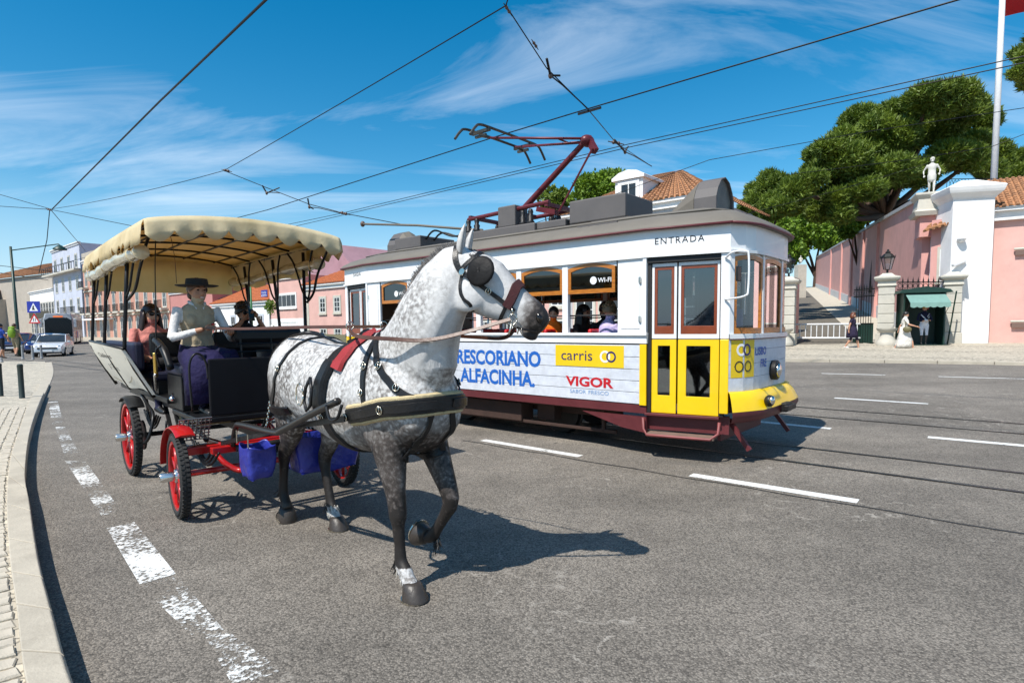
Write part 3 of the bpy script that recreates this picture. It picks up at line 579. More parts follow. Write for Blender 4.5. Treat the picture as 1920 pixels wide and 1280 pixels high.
# running gear
mb=MB()
for sd in (-1,1):
    mb.box(-2.2,2.2,sd*.62,sd*.72,.36,.50); mb.bar((-2.3,sd*.98,.22),(2.3,sd*.98,.22),.05,.05)
    for x in (-1.05,1.05): mb.box(x-.16,x+.16,sd*.72,sd*.9,.26,.52); mb.bar((x-.5,sd*.85,.5),(x+.5,sd*.85,.5),.08,.06)
    for x in (-2.1,-.3,.3,2.1): mb.bar((x,sd*.98,.20),(x,sd*.98,.6),.05,.05)
    mb.box(-.7,.7,sd*.75,sd*1.05,.22,.5)
mb.build('truck_frame',mat('rusty_truck',(.05,.025,.018),.8,0,.4,4,.3,20),tram,bevel=.01)
for x in (-1.05,1.05):
    for sd in (-1,1):
        mb=MB(); mb.lathe([(.05,-.06),(.33,-.055),(.335,.02),(.36,.03),(.36,.05),(.05,.05)],(x,sd*.47,.345),28,'y'); mb.build('wheel',T_iron,tram,smooth=True,auto=35)
# roof equipment
def rbox(name,x0,x1,y0,y1,z0,z1,m_=T_box,b=.02): mb=MB(); mb.box(x0,x1,y0,y1,z0,z1); return mb.build(name,m_,tram,bevel=b)
rb=rbox('resistor_box',1.15,2.10,-.42,.42,3.16,3.50); rbox('resistor_tray',.55,1.10,-.45,.45,3.14,3.26)
rbox('pantograph_platform',-1.15,.55,-.5,.5,3.10,3.26); rbox('surge_box',-.25,.12,-.46,-.12,3.26,3.60); rbox('roof_locker',-2.95,-2.2,-.45,.45,3.14,3.36); rbox('locker_base',-3.0,-2.0,-.4,.4,3.08,3.14,T_roof)
for x in (-1.0,-.80,.22,.38):
    for y in (-.38,.38): mb=MB(); mb.lathe([(.05,3.25),(.065,3.30),(.045,3.32),(.055,3.38),(.035,3.40),(.045,3.46),(.03,3.5)],(x,y,0),10); mb.build('insulator',T_iron,tram,smooth=True)
for i in range(4): mb=MB(); mb.bar((1.75+.14*i,-1.02,2.965),(1.75+.14*i,-.55,3.085),.035,.02); mb.build('roof_slat',T_box,tram)
mb=MB(); mb.bar((1.68,-.98,2.99),(2.3,-.98,2.99),.03,.03); mb.bar((1.68,-.62,3.10),(2.3,-.62,3.10),.03,.03); mb.build('roof_slat_rail',T_box,tram)
mb=MB(); mb.tube(catmull([(1.1,-.3,3.2),(1.25,-.5,3.13),(1.5,-.48,3.12),(1.6,-.3,3.18)],6),.015,6); mb.tube(catmull([(-2.2,-.3,3.3),(-1.9,-.35,3.42),(-1.6,-.2,3.3),(-1.15,-.2,3.3)],6),.018,6); mb.build('roof_cable',T_iron,tram,smooth=True); mb=MB(); mb.tube(catmull([(-2.2,-.1,3.3),(-1.9,-.15,3.40),(-1.5,-.05,3.28),(-1.15,-.1,3.28)],6),.018,6); mb.build('roof_cable',T_iron,tram,smooth=True)
for sx in (1,-1):  # rounded head boards at both roof ends
    prof=[(-.32,3.0),(.32,3.0),(.32,3.28),(.26,3.40),(.15,3.52),(.0,3.57),(-.15,3.52),(-.26,3.40),(-.32,3.28)]
    Mh=lambda a,b,d,sx=sx:(sx*d,a,b)
    mb=MB(); mb.ring(prof,[(a*.86,3.05+(b-3.0)*.88) for a,b in prof],Mh,3.05,3.35); hb=mb.build('head_board',T_box,tram,bevel=.01)
    mb=MB(); mb.prism([(a*.9,3.02+(b-3.0)*.93) for a,b in prof],Mh,3.26,3.31); mb.build('board_face',mat('faded_board',(.16,.15,.13),.6,0,.5,6),hb)
    mb=MB(); mb.loft([[Mh(a,b,3.05) for a,b in prof],[Mh(a*.8,3.0+(b-3.0)*.3,2.62) for a,b in prof]],caps=True); mb.build('board_fairing',T_roof,hb)
# pantograph
PM=mat('pantograph_maroon',(.13,.018,.025),.45,.2,.3,6)
mb=MB(); mb.tube([(-1.0,-.38,3.50),(.75,-.38,3.56)],.035,8); mb.tube([(-1.0,.38,3.50),(.75,.38,3.56)],.035,8)
for x in (-.95,-.1,.7): mb.bar((x,-.4,3.53),(x,.4,3.53),.06,.06)
mb.bar((.3,-.1,3.55),(.72,-.1,3.44),.06,.08); pan=mb.build('pantograph_base',PM,tram,smooth=True,auto=40)
el=Vector((1.16,0,4.47)); hd=Vector((-.52,0,4.80))
mb=MB(); mb.tube([(-.12,0,3.58),el],[.055,.045],10); mb.tube([(.75,-.12,3.45),el+Vector((.20,-.1,-.16))],.016,6); mb.ell(el+Vector((.04,0,0)),(.10,.14,.09),12,8); mb.bar(el+Vector((.05,0,.05)),el+Vector((.22,-.05,-.2)),.07,.1); mb.build('lower_arm',PM,pan,smooth=True,auto=40)
PA=mat('pantograph_steel',(.10,.09,.075),.4,.7,.3,6)
mb=MB(); mb.tube([el+Vector((0,-.12,.02)),hd+Vector((0,-.34,0))],.02,8); mb.tube([el+Vector((0,.12,.02)),hd+Vector((0,.34,0))],.02,8); mb.tube([el.lerp(hd,.25)+Vector((0,-.17,.02)),el.lerp(hd,.25)+Vector((0,.17,.02))],.014,6); mb.tube([el+Vector((0,-.1,-.02)),hd.lerp(el,.1)+Vector((0,.3,-.02))],.012,6); mb.build('upper_arm',[PM],pan,smooth=True)
mb=MB()
for dx_ in (-.17,.17):
    h=hd+Vector((dx_,0,.03)); mb.tube(catmull([h+Vector((0,-.98,-.16)),h+Vector((0,-.86,-.02)),h+Vector((0,-.74,.05)),h+Vector((0,-.4,.06)),h+Vector((0,.4,.06)),h+Vector((0,.74,.05)),h+Vector((0,.86,-.02)),h+Vector((0,.98,-.16))],5),.022,7)
for y in (-.55,.55): mb.bar(hd+Vector((-.2,y,.05)),hd+Vector((.2,y,.05)),.05,.05); mb.bar(hd+Vector((-.12,y,-.02)),hd+Vector((.12,y,-.02)),.04,.04); mb.bar(hd+Vector((0,y,-.02)),hd+Vector((0,y*.62,0)),.03,.03)
mb.build('collector_head',PA,pan,smooth=True,auto=40)
# ================================================================ horse
CA=R(-47.5); CO=Vector((-2.94,5.08,0)); CE=Vector((math.cos(CA),math.sin(CA),0)); CN=Vector((-CE.y,CE.x,0))
horse=empty('horse',CO+CE*1.83+CN*.75,CA,'dapple grey horse in black harness trotting in front of the carriage','horse')
def rings_xz(secs,n=20):
    """trunk rings: (x, z centre, half height, half width, squareness)"""
    out=[]
    for x,zc,hh,hw,*t in secs:
        r=[]
        for j in range(n):
            a=2*PI*j/n; c,s=math.cos(a),math.sin(a); wf=1.0-(.10*s if s>0 else -.02*s)
            r.append((x,hw*wf*math.copysign(abs(c)**.88,c),zc+hh*math.copysign(abs(s)**.92,s)))
        out.append(r)
    return out
def axis_loft(mb,pts,n=16):
    """pts: (x,y,z, half depth in the plane, half width)"""
    P=[Vector(p[:3]) for p in pts]; rings=[]
    for i,p in enumerate(P):
        d=(P[min(i+1,len(P)-1)]-P[max(i-1,0)]).normalized(); sd=Vector((0,1,0)); sd=(sd-d*sd.dot(d)).normalized(); u=sd.cross(d)
        rings.append([p+sd*(pts[i][4]*math.cos(2*PI*j/n))+u*(pts[i][3]*math.sin(2*PI*j/n)) for j in range(n)])
    mb.loft(rings)
hb=MB()
hb.loft(rings_xz([(-.98,1.22,.10,.09),(-.93,1.24,.24,.19),(-.82,1.26,.32,.265),(-.66,1.27,.345,.305),(-.45,1.24,.35,.315),(-.2,1.19,.345,.315),(.08,1.16,.36,.335),(.32,1.19,.385,.315),(.52,1.22,.40,.28),(.70,1.21,.36,.265),(.84,1.20,.29,.24),(.93,1.20,.19,.17),(.97,1.20,.09,.09)]))
hb.ell((.45,0,1.48),(.35,.10,.15))                                   # withers
hb.ell((-.62,0,1.50),(.28,.16,.12))                                  # croup
for sy in (-1,1): hb.ell((-.66,sy*.14,1.16),(.26,.16,.34)); hb.ell((.62,sy*.16,1.18),(.20,.12,.33),rot=Matrix.Rotation(R(18),3,'Y')); hb.ell((.80,sy*.10,1.12),(.17,.13,.16))
# neck and head
axis_loft(hb,[(.52,0,1.30,.34,.21),(.71,0,1.42,.305,.20),(.855,0,1.57,.262,.178),(.965,0,1.73,.225,.155),(1.05,0,1.86,.20,.128),(1.12,0,1.95,.165,.10),(1.19,0,1.985,.12,.085)],18)
axis_loft(hb,[(1.06,0,1.98,.095,.075),(1.13,0,1.94,.15,.10),(1.21,0,1.88,.195,.115),(1.30,0,1.82,.205,.115),(1.39,0,1.762,.175,.098),(1.48,0,1.71,.145,.085),(1.57,0,1.66,.125,.080),(1.645,0,1.615,.118,.080),(1.70,0,1.578,.092,.07),(1.735,0,1.555,.05,.05)],18)
for sy in (-1,1):
    hb.ell((1.205,sy*.080,1.775),(.135,.045,.135)); hb.ell((1.285,sy*.088,1.935),(.05,.03,.035)); hb.ell((1.675,sy*.045,1.612),(.045,.03,.045))
hb.ell((1.62,0,1.51),(.075,.055,.04),rot=Matrix.Rotation(R(32),3,'Y'))  # lower lip
# legs as joint chains (x,y,z,half depth,half width)
def leg(pts): axis_loft(hb,pts,12)
leg([(.62,-.15,1.05,.16,.11),(.65,-.15,.90,.130,.095),(.665,-.14,.78,.105,.08),(.69,-.14,.64,.074,.060),(.70,-.135,.55,.062,.055),(.705,-.135,.48,.060,.053),(.705,-.135,.42,.043,.038),(.71,-.13,.30,.039,.032),(.715,-.13,.20,.046,.037),(.75,-.13,.155,.052,.043),(.79,-.13,.10,.048,.046),(.82,-.13,.07,.056,.053)])  # near fore, standing
leg([(.62,.15,1.05,.15,.10),(.68,.15,.90,.12,.09),(.76,.145,.77,.092,.072),(.84,.14,.64,.068,.056),(.865,.14,.575,.058,.052),(.855,.14,.52,.050,.046),(.80,.14,.44,.040,.034),(.73,.14,.345,.038,.032),(.69,.14,.29,.045,.037),(.645,.14,.26,.04,.037),(.61,.14,.26,.05,.046)])  # far fore, lifted
leg([(-.62,.15,1.05,.22,.12),(-.58,.15,.90,.17,.11),(-.57,.14,.78,.115,.085),(-.60,.13,.68,.080,.060),(-.66,.12,.58,.072,.052),(-.66,.115,.52,.060,.048),(-.64,.11,.45,.046,.038),(-.60,.11,.30,.042,.034),(-.575,.11,.20,.046,.038),(-.55,.11,.155,.048,.04),(-.51,.11,.10,.046,.042),(-.485,.11,.07,.054,.05)])  # far hind, standing
leg([(-.66,-.15,1.05,.22,.12),(-.68,-.15,.90,.17,.11),(-.70,-.14,.80,.115,.085),(-.77,-.13,.70,.080,.060),(-.86,-.125,.615,.074,.052),(-.885,-.12,.56,.062,.048),(-.895,-.12,.49,.046,.038),(-.915,-.12,.36,.042,.034),(-.93,-.12,.265,.047,.038),(-.925,-.12,.225,.048,.04),(-.89,-.12,.165,.046,.042),(-.865,-.12,.115,.052,.05)])  # near hind, pushing off
hm=remesh(hb,.0135,5,.5)
# coat colour as a vertex attribute: real markings (dark legs and joints, white face, dappled trunk)
def sstep(a,b,x):
    t=max(0,min(1,(x-a)/(b-a))); return t*t*(3-2*t)
ca=hm.color_attributes.new('coat','FLOAT_COLOR','POINT')
for v in hm.vertices:
    x,y,z=v.co; d=0; zn=z+.16*noise.noise(v.co*7)+.10*noise.noise(v.co*19)
    d=1.05*(1-sstep(.30,1.02,zn))                                             # legs darken downwards
    d=max(d,.62*(1-sstep(.85,1.25,z))*sstep(.2,.55,x))               # shoulder
    d=max(d,.75*sstep(-.40,-.80,x)*(1-sstep(1.0,1.42,z)))            # buttocks
    if x>.7 and z>1.35: d=max(d,.30*sstep(.10,.0,abs(y))*sstep(.0,.25,(x-.45)-(z-1.2)*.75))  # underside of the neck
    muz=sstep(1.52,1.70,x-.2*(z-1.6)); d=max(d,.85*muz)
    if z<.18 and x>-.75 and z>.085 and not(.55<x<.62 and y>0): d=-.45          # white pasterns
    ca.data[v.index].color=(d,max(.9*sstep(1.05,1.2,x-.25*(z-1.9))*(1-sstep(1.52,1.66,x)),.22*sstep(.8,1.1,x)*sstep(1.5,1.7,z)) if z>1.4 else 0,1 if z<.085 or (x<-.8 and z<.17) else 0,1)
def coat_mat():
    m=bpy.data.materials.new('dapple_coat'); m.use_nodes=True; nt=m.node_tree; N=nt.nodes; K=nt.links.new; b=N['Principled BSDF']; b.inputs['Roughness'].default_value=.55; b.inputs['Specular IOR Level'].default_value=.3
    t=N.new('ShaderNodeTexCoord'); at_=N.new('ShaderNodeAttribute'); at_.attribute_name='coat'; sp_=N.new('ShaderNodeSeparateColor'); K(at_.outputs['Color'],sp_.inputs[0])
    def nz(sc,det=5,ro=.6,vec=None): 
        x=N.new('ShaderNodeTexNoise'); x.inputs['Scale'].default_value=sc; x.inputs['Detail'].default_value=det; x.inputs['Roughness'].default_value=ro; K(vec or t.outputs['Object'],x.inputs['Vector']); return x.outputs[0]
    def rg(src,a,b_,c,d):
        x=N.new('ShaderNodeMapRange'); x.inputs[1].default_value=a; x.inputs[2].default_value=b_; x.inputs[3].default_value=c; x.inputs[4].default_value=d; K(src,x.inputs[0]); return x.outputs[0]
    def ma(op,a,b_):
        x=N.new('ShaderNodeMath'); x.operation=op; x.use_clamp=op in('ADD','SUBTRACT')
        for i,s in enumerate((a,b_)):
            if isinstance(s,(int,float)): x.inputs[i].default_value=s
            else: K(s,x.inputs[i])
        return x.outputs[0]
    wob=N.new('ShaderNodeVectorMath'); wob.operation='ADD'; sc=N.new('ShaderNodeVectorMath'); sc.operation='SCALE'; sc.inputs['Scale'].default_value=.09; wn_=N.new('ShaderNodeTexNoise'); wn_.inputs['Scale'].default_value=14; K(t.outputs['Object'],wn_.inputs['Vector']); K(wn_.outputs['Color'],sc.inputs[0]); K(t.outputs['Object'],wob.inputs[0]); K(sc.outputs[0],wob.inputs[1])
    vo=N.new('ShaderNodeTexVoronoi'); vo.inputs['Scale'].default_value=30; K(wob.outputs[0],vo.inputs['Vector']); dap=rg(vo.outputs['Distance'],.12,.70,0,1)
    fleck=rg(nz(48,4,.7),.42,.66,0,1); patch=rg(nz(3.0,4,.6),.30,.70,0,1); fine=rg(nz(120,3,.7),.35,.7,0,1)
    tr=ma('MULTIPLY',ma('ADD',ma('MULTIPLY',dap,.75),ma('MULTIPLY',fleck,.55)),ma('ADD',ma('MULTIPLY',patch,.85),.22))
    dark=sp_.outputs[0]; tr=ma('MULTIPLY',tr,ma('SUBTRACT',1.0,ma('MULTIPLY',sp_.outputs[1],.85)))
    dk=ma('ADD',ma('MULTIPLY',tr,.66),ma('MULTIPLY',dark,ma('ADD',ma('MULTIPLY',fleck,-.52),1.08)))
    dk=ma('ADD',dk,ma('MULTIPLY',fine,.10)); dk=ma('SUBTRACT',dk,.03)
    r=N.new('ShaderNodeValToRGB'); e_=r.color_ramp.elements; e_[0].position=0; e_[0].color=(.64,.63,.62,1); e_[1].position=1; e_[1].color=(.013,.011,.010,1)
    for p,c in ((.25,(.47,.46,.45,1)),(.5,(.21,.195,.185,1)),(.75,(.075,.062,.056,1))): q=r.color_ramp.elements.new(p); q.color=c
    K(dk,r.inputs[0]); mxh=N.new('ShaderNodeMix'); mxh.data_type='RGBA'; K(sp_.outputs[2],mxh.inputs[0]); K(r.outputs[0],mxh.inputs[6]); mxh.inputs[7].default_value=(.05,.042,.036,1); K(mxh.outputs[2],b.inputs['Base Color'])
    mpv=N.new('ShaderNodeMapping'); mpv.inputs['Scale'].default_value=(60,60,300); K(t.outputs['Object'],mpv.inputs[0]); bp=N.new('ShaderNodeBump'); bp.inputs['Strength'].default_value=.25; bp.inputs['Distance'].default_value=.004; K(nz(2,4,.6,mpv.outputs[0]),bp.inputs['Height']); K(bp.outputs[0],b.inputs['Normal']); return m
M_coat=coat_mat(); hm.materials.append(M_coat); hm.polygons.foreach_set('use_smooth',[True]*len(hm.polygons))
hbody=bpy.data.objects.new('body',hm); COL.objects.link(hbody); hbody.parent=horse
_bm=bmesh.new(); _bm.from_mesh(hm); HBVH=BVHTree.FromBMesh(_bm); _bm.free()
M_hoof=mat('hoof_horn',(.045,.036,.03),.45,0,.3,12,.2,60); M_mane=mat('mane_hair',(.16,.15,.145),.6,0,.5,30); M_lea=mat('black_leather',(.010,.0095,.010),.42,0,.3,9,.25,60,spec=.35); M_brl=mat('brown_leather',(.085,.03,.014),.45,0,.3,9,.2,60); M_steel=mat('harness_steel',(.62,.58,.48),.25,1,.1,8); M_fleece=mat('fleece',(.52,.42,.24),.9,0,.25,30,.6,120); M_nose=mat('noseband_fleece',(.055,.012,.014),.95,0,.4,40,.8,160); M_pad=mat('red_pad',(.30,.02,.022),.55,0,.2,12,.2,60); M_eye=mat('eye_dark',(.01,.007,.005),.12,var=0)
def hoof(c,ang,rr=.070):
    mb=MB(); mb.loft([[(rr*r__*1.14*math.cos(2*PI*j/18)+o__,rr*r__*math.sin(2*PI*j/18),z__) for j in range(18)] for r__,o__,z__ in ((1.10,.012,0),(1.09,.010,.012),(.92,-.006,.055),(.78,-.018,.088),(.5,-.02,.10))]); o=mb.build('hoof',M_hoof,horse,smooth=True,auto=50); o.location=c; o.rotation_euler=(0,ang,0)
    mb=MB(); mb.lathe([(rr*1.16,-.006),(rr*1.16,.004)],(0,0,0),16,sx=1.12); mb.build('horseshoe',M_steel,o)
hoof((.845,-.13,.008),0); hoof((-.465,.11,.008),0); hoof((-.888,-.12,.036),R(28),.074); hoof((.535,.14,.265),R(105))
# feather hair behind the fetlocks, ears, eyes, nostrils, mouth
def tuft(mb,c,d,n,ln,sp,w=.006,seed=1):
    r_=random.Random(seed); c=Vector(c);d=Vector(d)
    for i in range(n):
        p=c+Vector((r_.uniform(-sp,sp),r_.uniform(-sp,sp),r_.uniform(-sp,sp))); q=p+d*ln*r_.uniform(.6,1.1)+Vector((r_.uniform(-.3,.3),r_.uniform(-.3,.3),r_.uniform(-.2,.2)))*ln
        mb.tube([p,p.lerp(q,.6)+Vector((0,r_.uniform(-.01,.01),0)),q],[w,w*.7,w*.15],4)
for c,dr in (((.685,-.13,.17),(-.35,0,-.9)),((-.61,.11,.17),(-.35,0,-.9)),((-.97,-.12,.235),(-.6,0,-.7)),((.72,.14,.26),(.0,0,-.8))):
    mb=MB(); tuft(mb,c,dr,26,.085,.02,.005,int(c[0]*100)); mb.build('fetlock_hair',mat('fetlock_black',(.02,.018,.017),.6),horse)
for c,dr in (((.735,-.13,.155),(.25,0,-.75)),((-.55,.11,.155),(.25,0,-.75))):
    mb=MB(); tuft(mb,c,dr,70,.07,.034,.0045,int(c[0]*77)); mb.build('pastern_hair',mat('pastern_white',(.55,.52,.46),.7),horse)
def ear(sy):
    mb=MB(); rings=[]
    for t in [i/9 for i in range(10)]:
        w=.042*math.sin(PI*min(1,.28+.72*t)**1.0)*(1-.15*t)+.002; w=.045*(math.sin(PI*(.22+.78*t)))**.8 if t<.999 else .002
        c=Vector((1.135+.045*t-.02*t*t,sy*(.062+.022*t),2.02+.175*t)); r=[]
        for j in range(12):
            a=2*PI*j/12; rx=math.cos(a)*w; ry=math.sin(a)*w*.55
            if math.cos(a)>.2: rx=-.1*w+ .0  # hollow front
            r.append(c+Vector((rx,ry+0,0)))
        rings.append(r)
    mb.loft(rings); o=mb.build('ear',mat('ear_coat',(.50,.48,.46),.6,0,.35,18),horse,smooth=True)
ear(-1); ear(1)
for sy in (-1,1):
    mb=MB(); mb.ell((1.295,sy*.108,1.915),(.024,.014,.018),10,6); mb.build('eye',M_eye,horse,smooth=True)
    mb=MB(); mb.ell((1.70,sy*.072,1.615),(.022,.014,.036),10,6,rot=Matrix.Rotation(R(-20),3,'Y')); mb.build('nostril',M_eye,horse,smooth=True)
    mb=MB(); mb.tube([(1.555,sy*.076,1.548),(1.61,sy*.072,1.535),(1.665,sy*.055,1.525),(1.70,sy*.02,1.525)],[.006,.008,.008,.004],6); mb.build('mouth_line',M_eye,horse,smooth=True)
# roached mane along the crest and forelock
mb=MB(); r_=random.Random(3); crest=[]
for i in range(420):
    t=i/419; ax=Vector((.42,0,1.62)).lerp(Vector((1.10,0,2.07)),t); ax+=Vector((-.05,0,.035))*math.sin(PI*t)
    hit=HBVH.ray_cast(ax+Vector((-.45,0,.45)),Vector((1,0,-1)).normalized()); p=hit[0] if hit[0] else ax
    for s in (0,1):
        p2=p+Vector((r_.uniform(-.01,.01),r_.uniform(-.02,.02),-.012)); h_=r_.uniform(.025,.048); q=p2+Vector((-.55,r_.uniform(-.3,.1),.75))*h_
        mb.tube([p2,q],[.0036,.001],4)
mb.build('mane',M_mane,horse)
mb=MB(); tuft(mb,(1.17,0,2.045),(.72,0,-.35),60,.17,.025,.0035,5); tuft(mb,(1.19,-.06,2.02),(.8,-.1,-.5),30,.15,.02,.003,6); mb.build('forelock',mat('forelock_hair',(.06,.055,.05),.6),horse)
mb=MB(); mb.tube(catmull([(-.93,0,1.42),(-1.03,0,1.40),(-1.09,0,1.25),(-1.10,.0,1.0),(-1.07,0,.80)],6),[.035]*7+[.05]*8+[.04]*6+[.025,.02,.015,.012],10) if False else None
for k_ in range(70):
    a=Vector((-.93,r_.uniform(-.03,.03),1.42+r_.uniform(-.02,.02))); o=Vector((r_.uniform(-.03,.03),r_.uniform(-.06,.06),r_.uniform(-.15,.1)))
    mb.tube(catmull([a,a+Vector((-.09,0,-.03)),Vector((-1.08,0,1.2))+o*.6,Vector((-1.08,0,.95))+o,Vector((-1.03,0,.68))+o*1.2],4),[.008]*12+[.007,.006,.005,.004,.002],4)
mb.build('tail',M_mane,horse)
# ---------------- harness: straps laid on the skin
def on_skin(p,off):
    h=HBVH.find_nearest(Vector(p)); return (h[0]+h[1]*off,h[1]) if h[0] else (Vector(p),Vector((0,0,1)))
def strap(name,pts,w,th=.007,off=.004,m_=None,parent=None,k=7,free=False,side=None):
    P=catmull(pts,k); R_=[]
    for i,p in enumerate(P):
        if free: nrm=Vector(side or (0,-1,0)); q=p
        else:
            q,nrm=on_skin(p,off)
        R_.append((q,nrm))
    rings=[]
    for i,(q,nrm) in enumerate(R_):
        d=(R_[min(i+1,len(R_)-1)][0]-R_[max(i-1,0)][0]); d=d.normalized() if d.length>1e-6 else Vector((1,0,0)); sd=d.cross(nrm).normalized(); nn=sd.cross(d).normalized()
        ww=w[0]+(w[1]-w[0])*i/(len(R_)-1) if isinstance(w,tuple) else w
        a,b=sd*ww/2,nn*th; rings.append([q-a,q+a,q+a*.86+b,q-a*.86+b])
    mb=MB(); mb.loft(rings); return mb.build(name,m_ or M_lea,parent or harness,smooth=True,auto=45)
harness=empty('harness',(0,0,0),0); harness.parent=horse
harness_mb=None
def harnessmesh():
    pass
def buckle(p,nrm,s=.03,name='buckle',parent=None,tilt=0):
    mb=MB(); z=Vector(nrm).normalized(); x=z.orthogonal().normalized(); x=Vector((0,0,1))-z*z.z if abs(z.z)<.9 else x; x.normalize(); y=z.cross(x); p=Vector(p)
    pts=[p+z*.006+(x*math.cos(2*PI*j/10)*1.15+y*math.sin(2*PI*j/10))*s for j in range(10)]; pts.append(pts[0]); mb.tube(pts,.0035,5); mb.tube([p+z*.008-x*s,p+z*.008+x*s*1.1],.003,5); return mb.build(name,M_steel,parent or harness,smooth=True)
for sy in (-1,1):
    Y=lambda y:sy*y
    # breast collar with fleece underlay, trace
    br=[(.05,Y(.34),1.02),(.25,Y(.34),1.05),(.45,Y(.32),1.09),(.62,Y(.30),1.13),(.78,Y(.27),1.17),(.90,Y(.18),1.19),(.97,Y(.06),1.20),(.98,0,1.20)]
    strap('breast_fleece',br[2:],.138,.018,.002,M_fleece); strap('breast_collar',br[2:],.095,.012,.022)
    strap('breast_collar_layer',[(p[0],p[1],p[2]) for p in br[2:7]],.055,.010,.036)
    for i in (2,4): p,nr=on_skin(br[i],.046); buckle(p,nr,.022)
    # neck strap, shoulder straps
    strap('neck_strap',[(.50,0,1.64),(.52,Y(.10),1.58),(.54,Y(.19),1.46),(.57,Y(.26),1.30),(.60,Y(.30),1.16)],.042,.008,.006); p,nr=on_skin((.55,Y(.22),1.40),.014); buckle(p,nr,.021); p,nr=on_skin((.57,Y(.27),1.25),.014); buckle(p,nr,.019)
    strap('shoulder_strap',[(.53,Y(.10),1.58),(.62,Y(.18),1.47),(.74,Y(.21),1.36),(.86,Y(.18),1.26),(.95,Y(.08),1.21)],.045,.009,.006); p,nr=on_skin((.70,Y(.2),1.40),.014); buckle(p,nr,.021); p,nr=on_skin((.83,Y(.19),1.29),.014); buckle(p,nr,.019)
    strap('chest_strap',[(.96,Y(.07),1.16),(.95,Y(.10),1.02),(.86,Y(.12),.90),(.72,Y(.08),.83),(.5,0,.80)],.04,.008,.005)
    # saddle pad and girth
    strap('saddle_flap',[(.20,0,1.57),(.19,Y(.14),1.54),(.17,Y(.27),1.42),(.15,Y(.335),1.26),(.16,Y(.34),1.10)],.13,.022,.012); strap('saddle_flap_edge',[(.17,Y(.26),1.43),(.15,Y(.335),1.26),(.16,Y(.34),1.10)],.095,.012,.034)
    strap('girth',[(.16,Y(.34),1.10),(.19,Y(.30),.95),(.22,Y(.18),.83),(.22,0,.79)],.085,.012,.006); p,nr=on_skin((.165,Y(.34),1.05),.02); buckle(p,nr,.024)
    strap('red_saddle_pad',[(.30,Y(.02),1.60),(.30,Y(.14),1.55),(.29,Y(.22),1.47),(.27,Y(.28),1.38)],.14,.022,.010,M_pad)
    # hip and breeching straps
    strap('hip_strap',[(-.38,0,1.59),(-.42,Y(.14),1.55),(-.50,Y(.27),1.40),(-.60,Y(.31),1.22),(-.68,Y(.31),1.05)],.032,.007,.004); p,nr=on_skin((-.53,Y(.29),1.34),.012); buckle(p,nr,.022)
    strap('hip_strap',[(-.40,0,1.60),(-.62,Y(.10),1.59),(-.78,Y(.18),1.46),(-.88,Y(.22),1.28),(-.90,Y(.22),1.08)],.026,.007,.004)
    strap('breeching',[(-.45,Y(.32),.99),(-.60,Y(.32),.99),(-.75,Y(.30),1.00),(-.88,Y(.22),1.01),(-.97,Y(.08),1.02),(-.99,0,1.02)],.07,.012,.006)
    # trace from the breast collar back to the carriage and tug buckle loops on the saddle
    strap('trace',[(.47,Y(.335),1.085),(.2,Y(.36),1.03),(-.2,Y(.385),.95),(-.62,Y(.41),.83),(-1.15,Y(.42),.70),(-1.45,Y(.42),.62)],.04,.008,free=True,side=(0,sy,0.05))
    t0=Vector((.10,Y(.37),1.22)); mb=MB(); mb.tube([t0+Vector((.0,0,.10)),t0+Vector((-.05,Y(.01),.03)),t0+Vector((-.06,Y(.02),-.06)),t0+Vector((-.01,Y(.03),-.12)),t0+Vector((.05,Y(.03),-.08)),t0+Vector((.05,Y(.02),.03)),t0+Vector((.0,0,.10))],.011,7); mb.build('tug_loop',M_lea,harness,smooth=True)
    mb=MB(); rp=[t0+Vector((-.10+.05*math.cos(a*PI/6),Y(.03),-.02+.075*math.sin(a*PI/6))) for a in range(13)]; mb.tube(rp,.006,6); mb.build('tug_ring',M_steel,harness,smooth=True)
    # bridle
    strap('crown_piece',[(1.10,Y(.03),2.05),(1.10,Y(.08),2.00),(1.12,Y(.10),1.95),(1.16,Y(.115),1.90)],.034,.007,.004); strap('throat_latch',[(1.15,Y(.112),1.91),(1.15,Y(.11),1.83),(1.18,Y(.10),1.75),(1.24,Y(.06),1.70)],.022,.006,.004)
    strap('brow_band',[(1.15,Y(.105),1.94),(1.20,Y(.09),1.985),(1.235,Y(.05),2.01),(1.25,0,2.02)],.03,.008,.004); strap('cheek_piece',[(1.16,Y(.115),1.905),(1.24,Y(.12),1.855),(1.34,Y(.11),1.79),(1.45,Y(.09),1.715),(1.53,Y(.08),1.655)],.030,.008,.006)
    p,nr=on_skin((1.35,Y(.11),1.785),.014); buckle(p,nr,.018)
    strap('nose_fleece',[(1.50,Y(.0),1.805),(1.515,Y(.055),1.785),(1.50,Y(.085),1.73),(1.475,Y(.088),1.68)],.07,.026,.002,M_nose); strap('chin_strap',[(1.475,Y(.088),1.70),(1.45,Y(.08),1.64),(1.43,Y(.04),1.60),(1.43,0,1.595)],.026,.007,.004)
    # blinker cup: dished plate standing off the eye
    mb=MB(); rows=[]; c0=Vector((1.285,Y(.128),1.925)); axx=Vector((.86,0,-.51)); axz=Vector((.51,0,.86))
    for i in range(6):
        r=[]; rr=i/5
        for j in range(18):
            a=2*PI*j/18; ex=math.cos(a)*.098*rr; ez=math.sin(a)*.105*rr*(1.0 if math.sin(a)>0 else 1.05); r.append(c0+axx*(ex+(.015*rr))+axz*ez+Vector((0,Y(.028+.03*rr*max(0,math.cos(a))-.02*rr*rr),0)))
        rows.append(r)
    mb.loft(rows,caps=False); o=mb.build('blinker',mat('blinker_leather',(.012,.011,.011),.6,0,.3,9,.2,60,spec=.2),harness,smooth=True); so=o.modifiers.new('s','SOLIDIFY'); so.thickness=.006
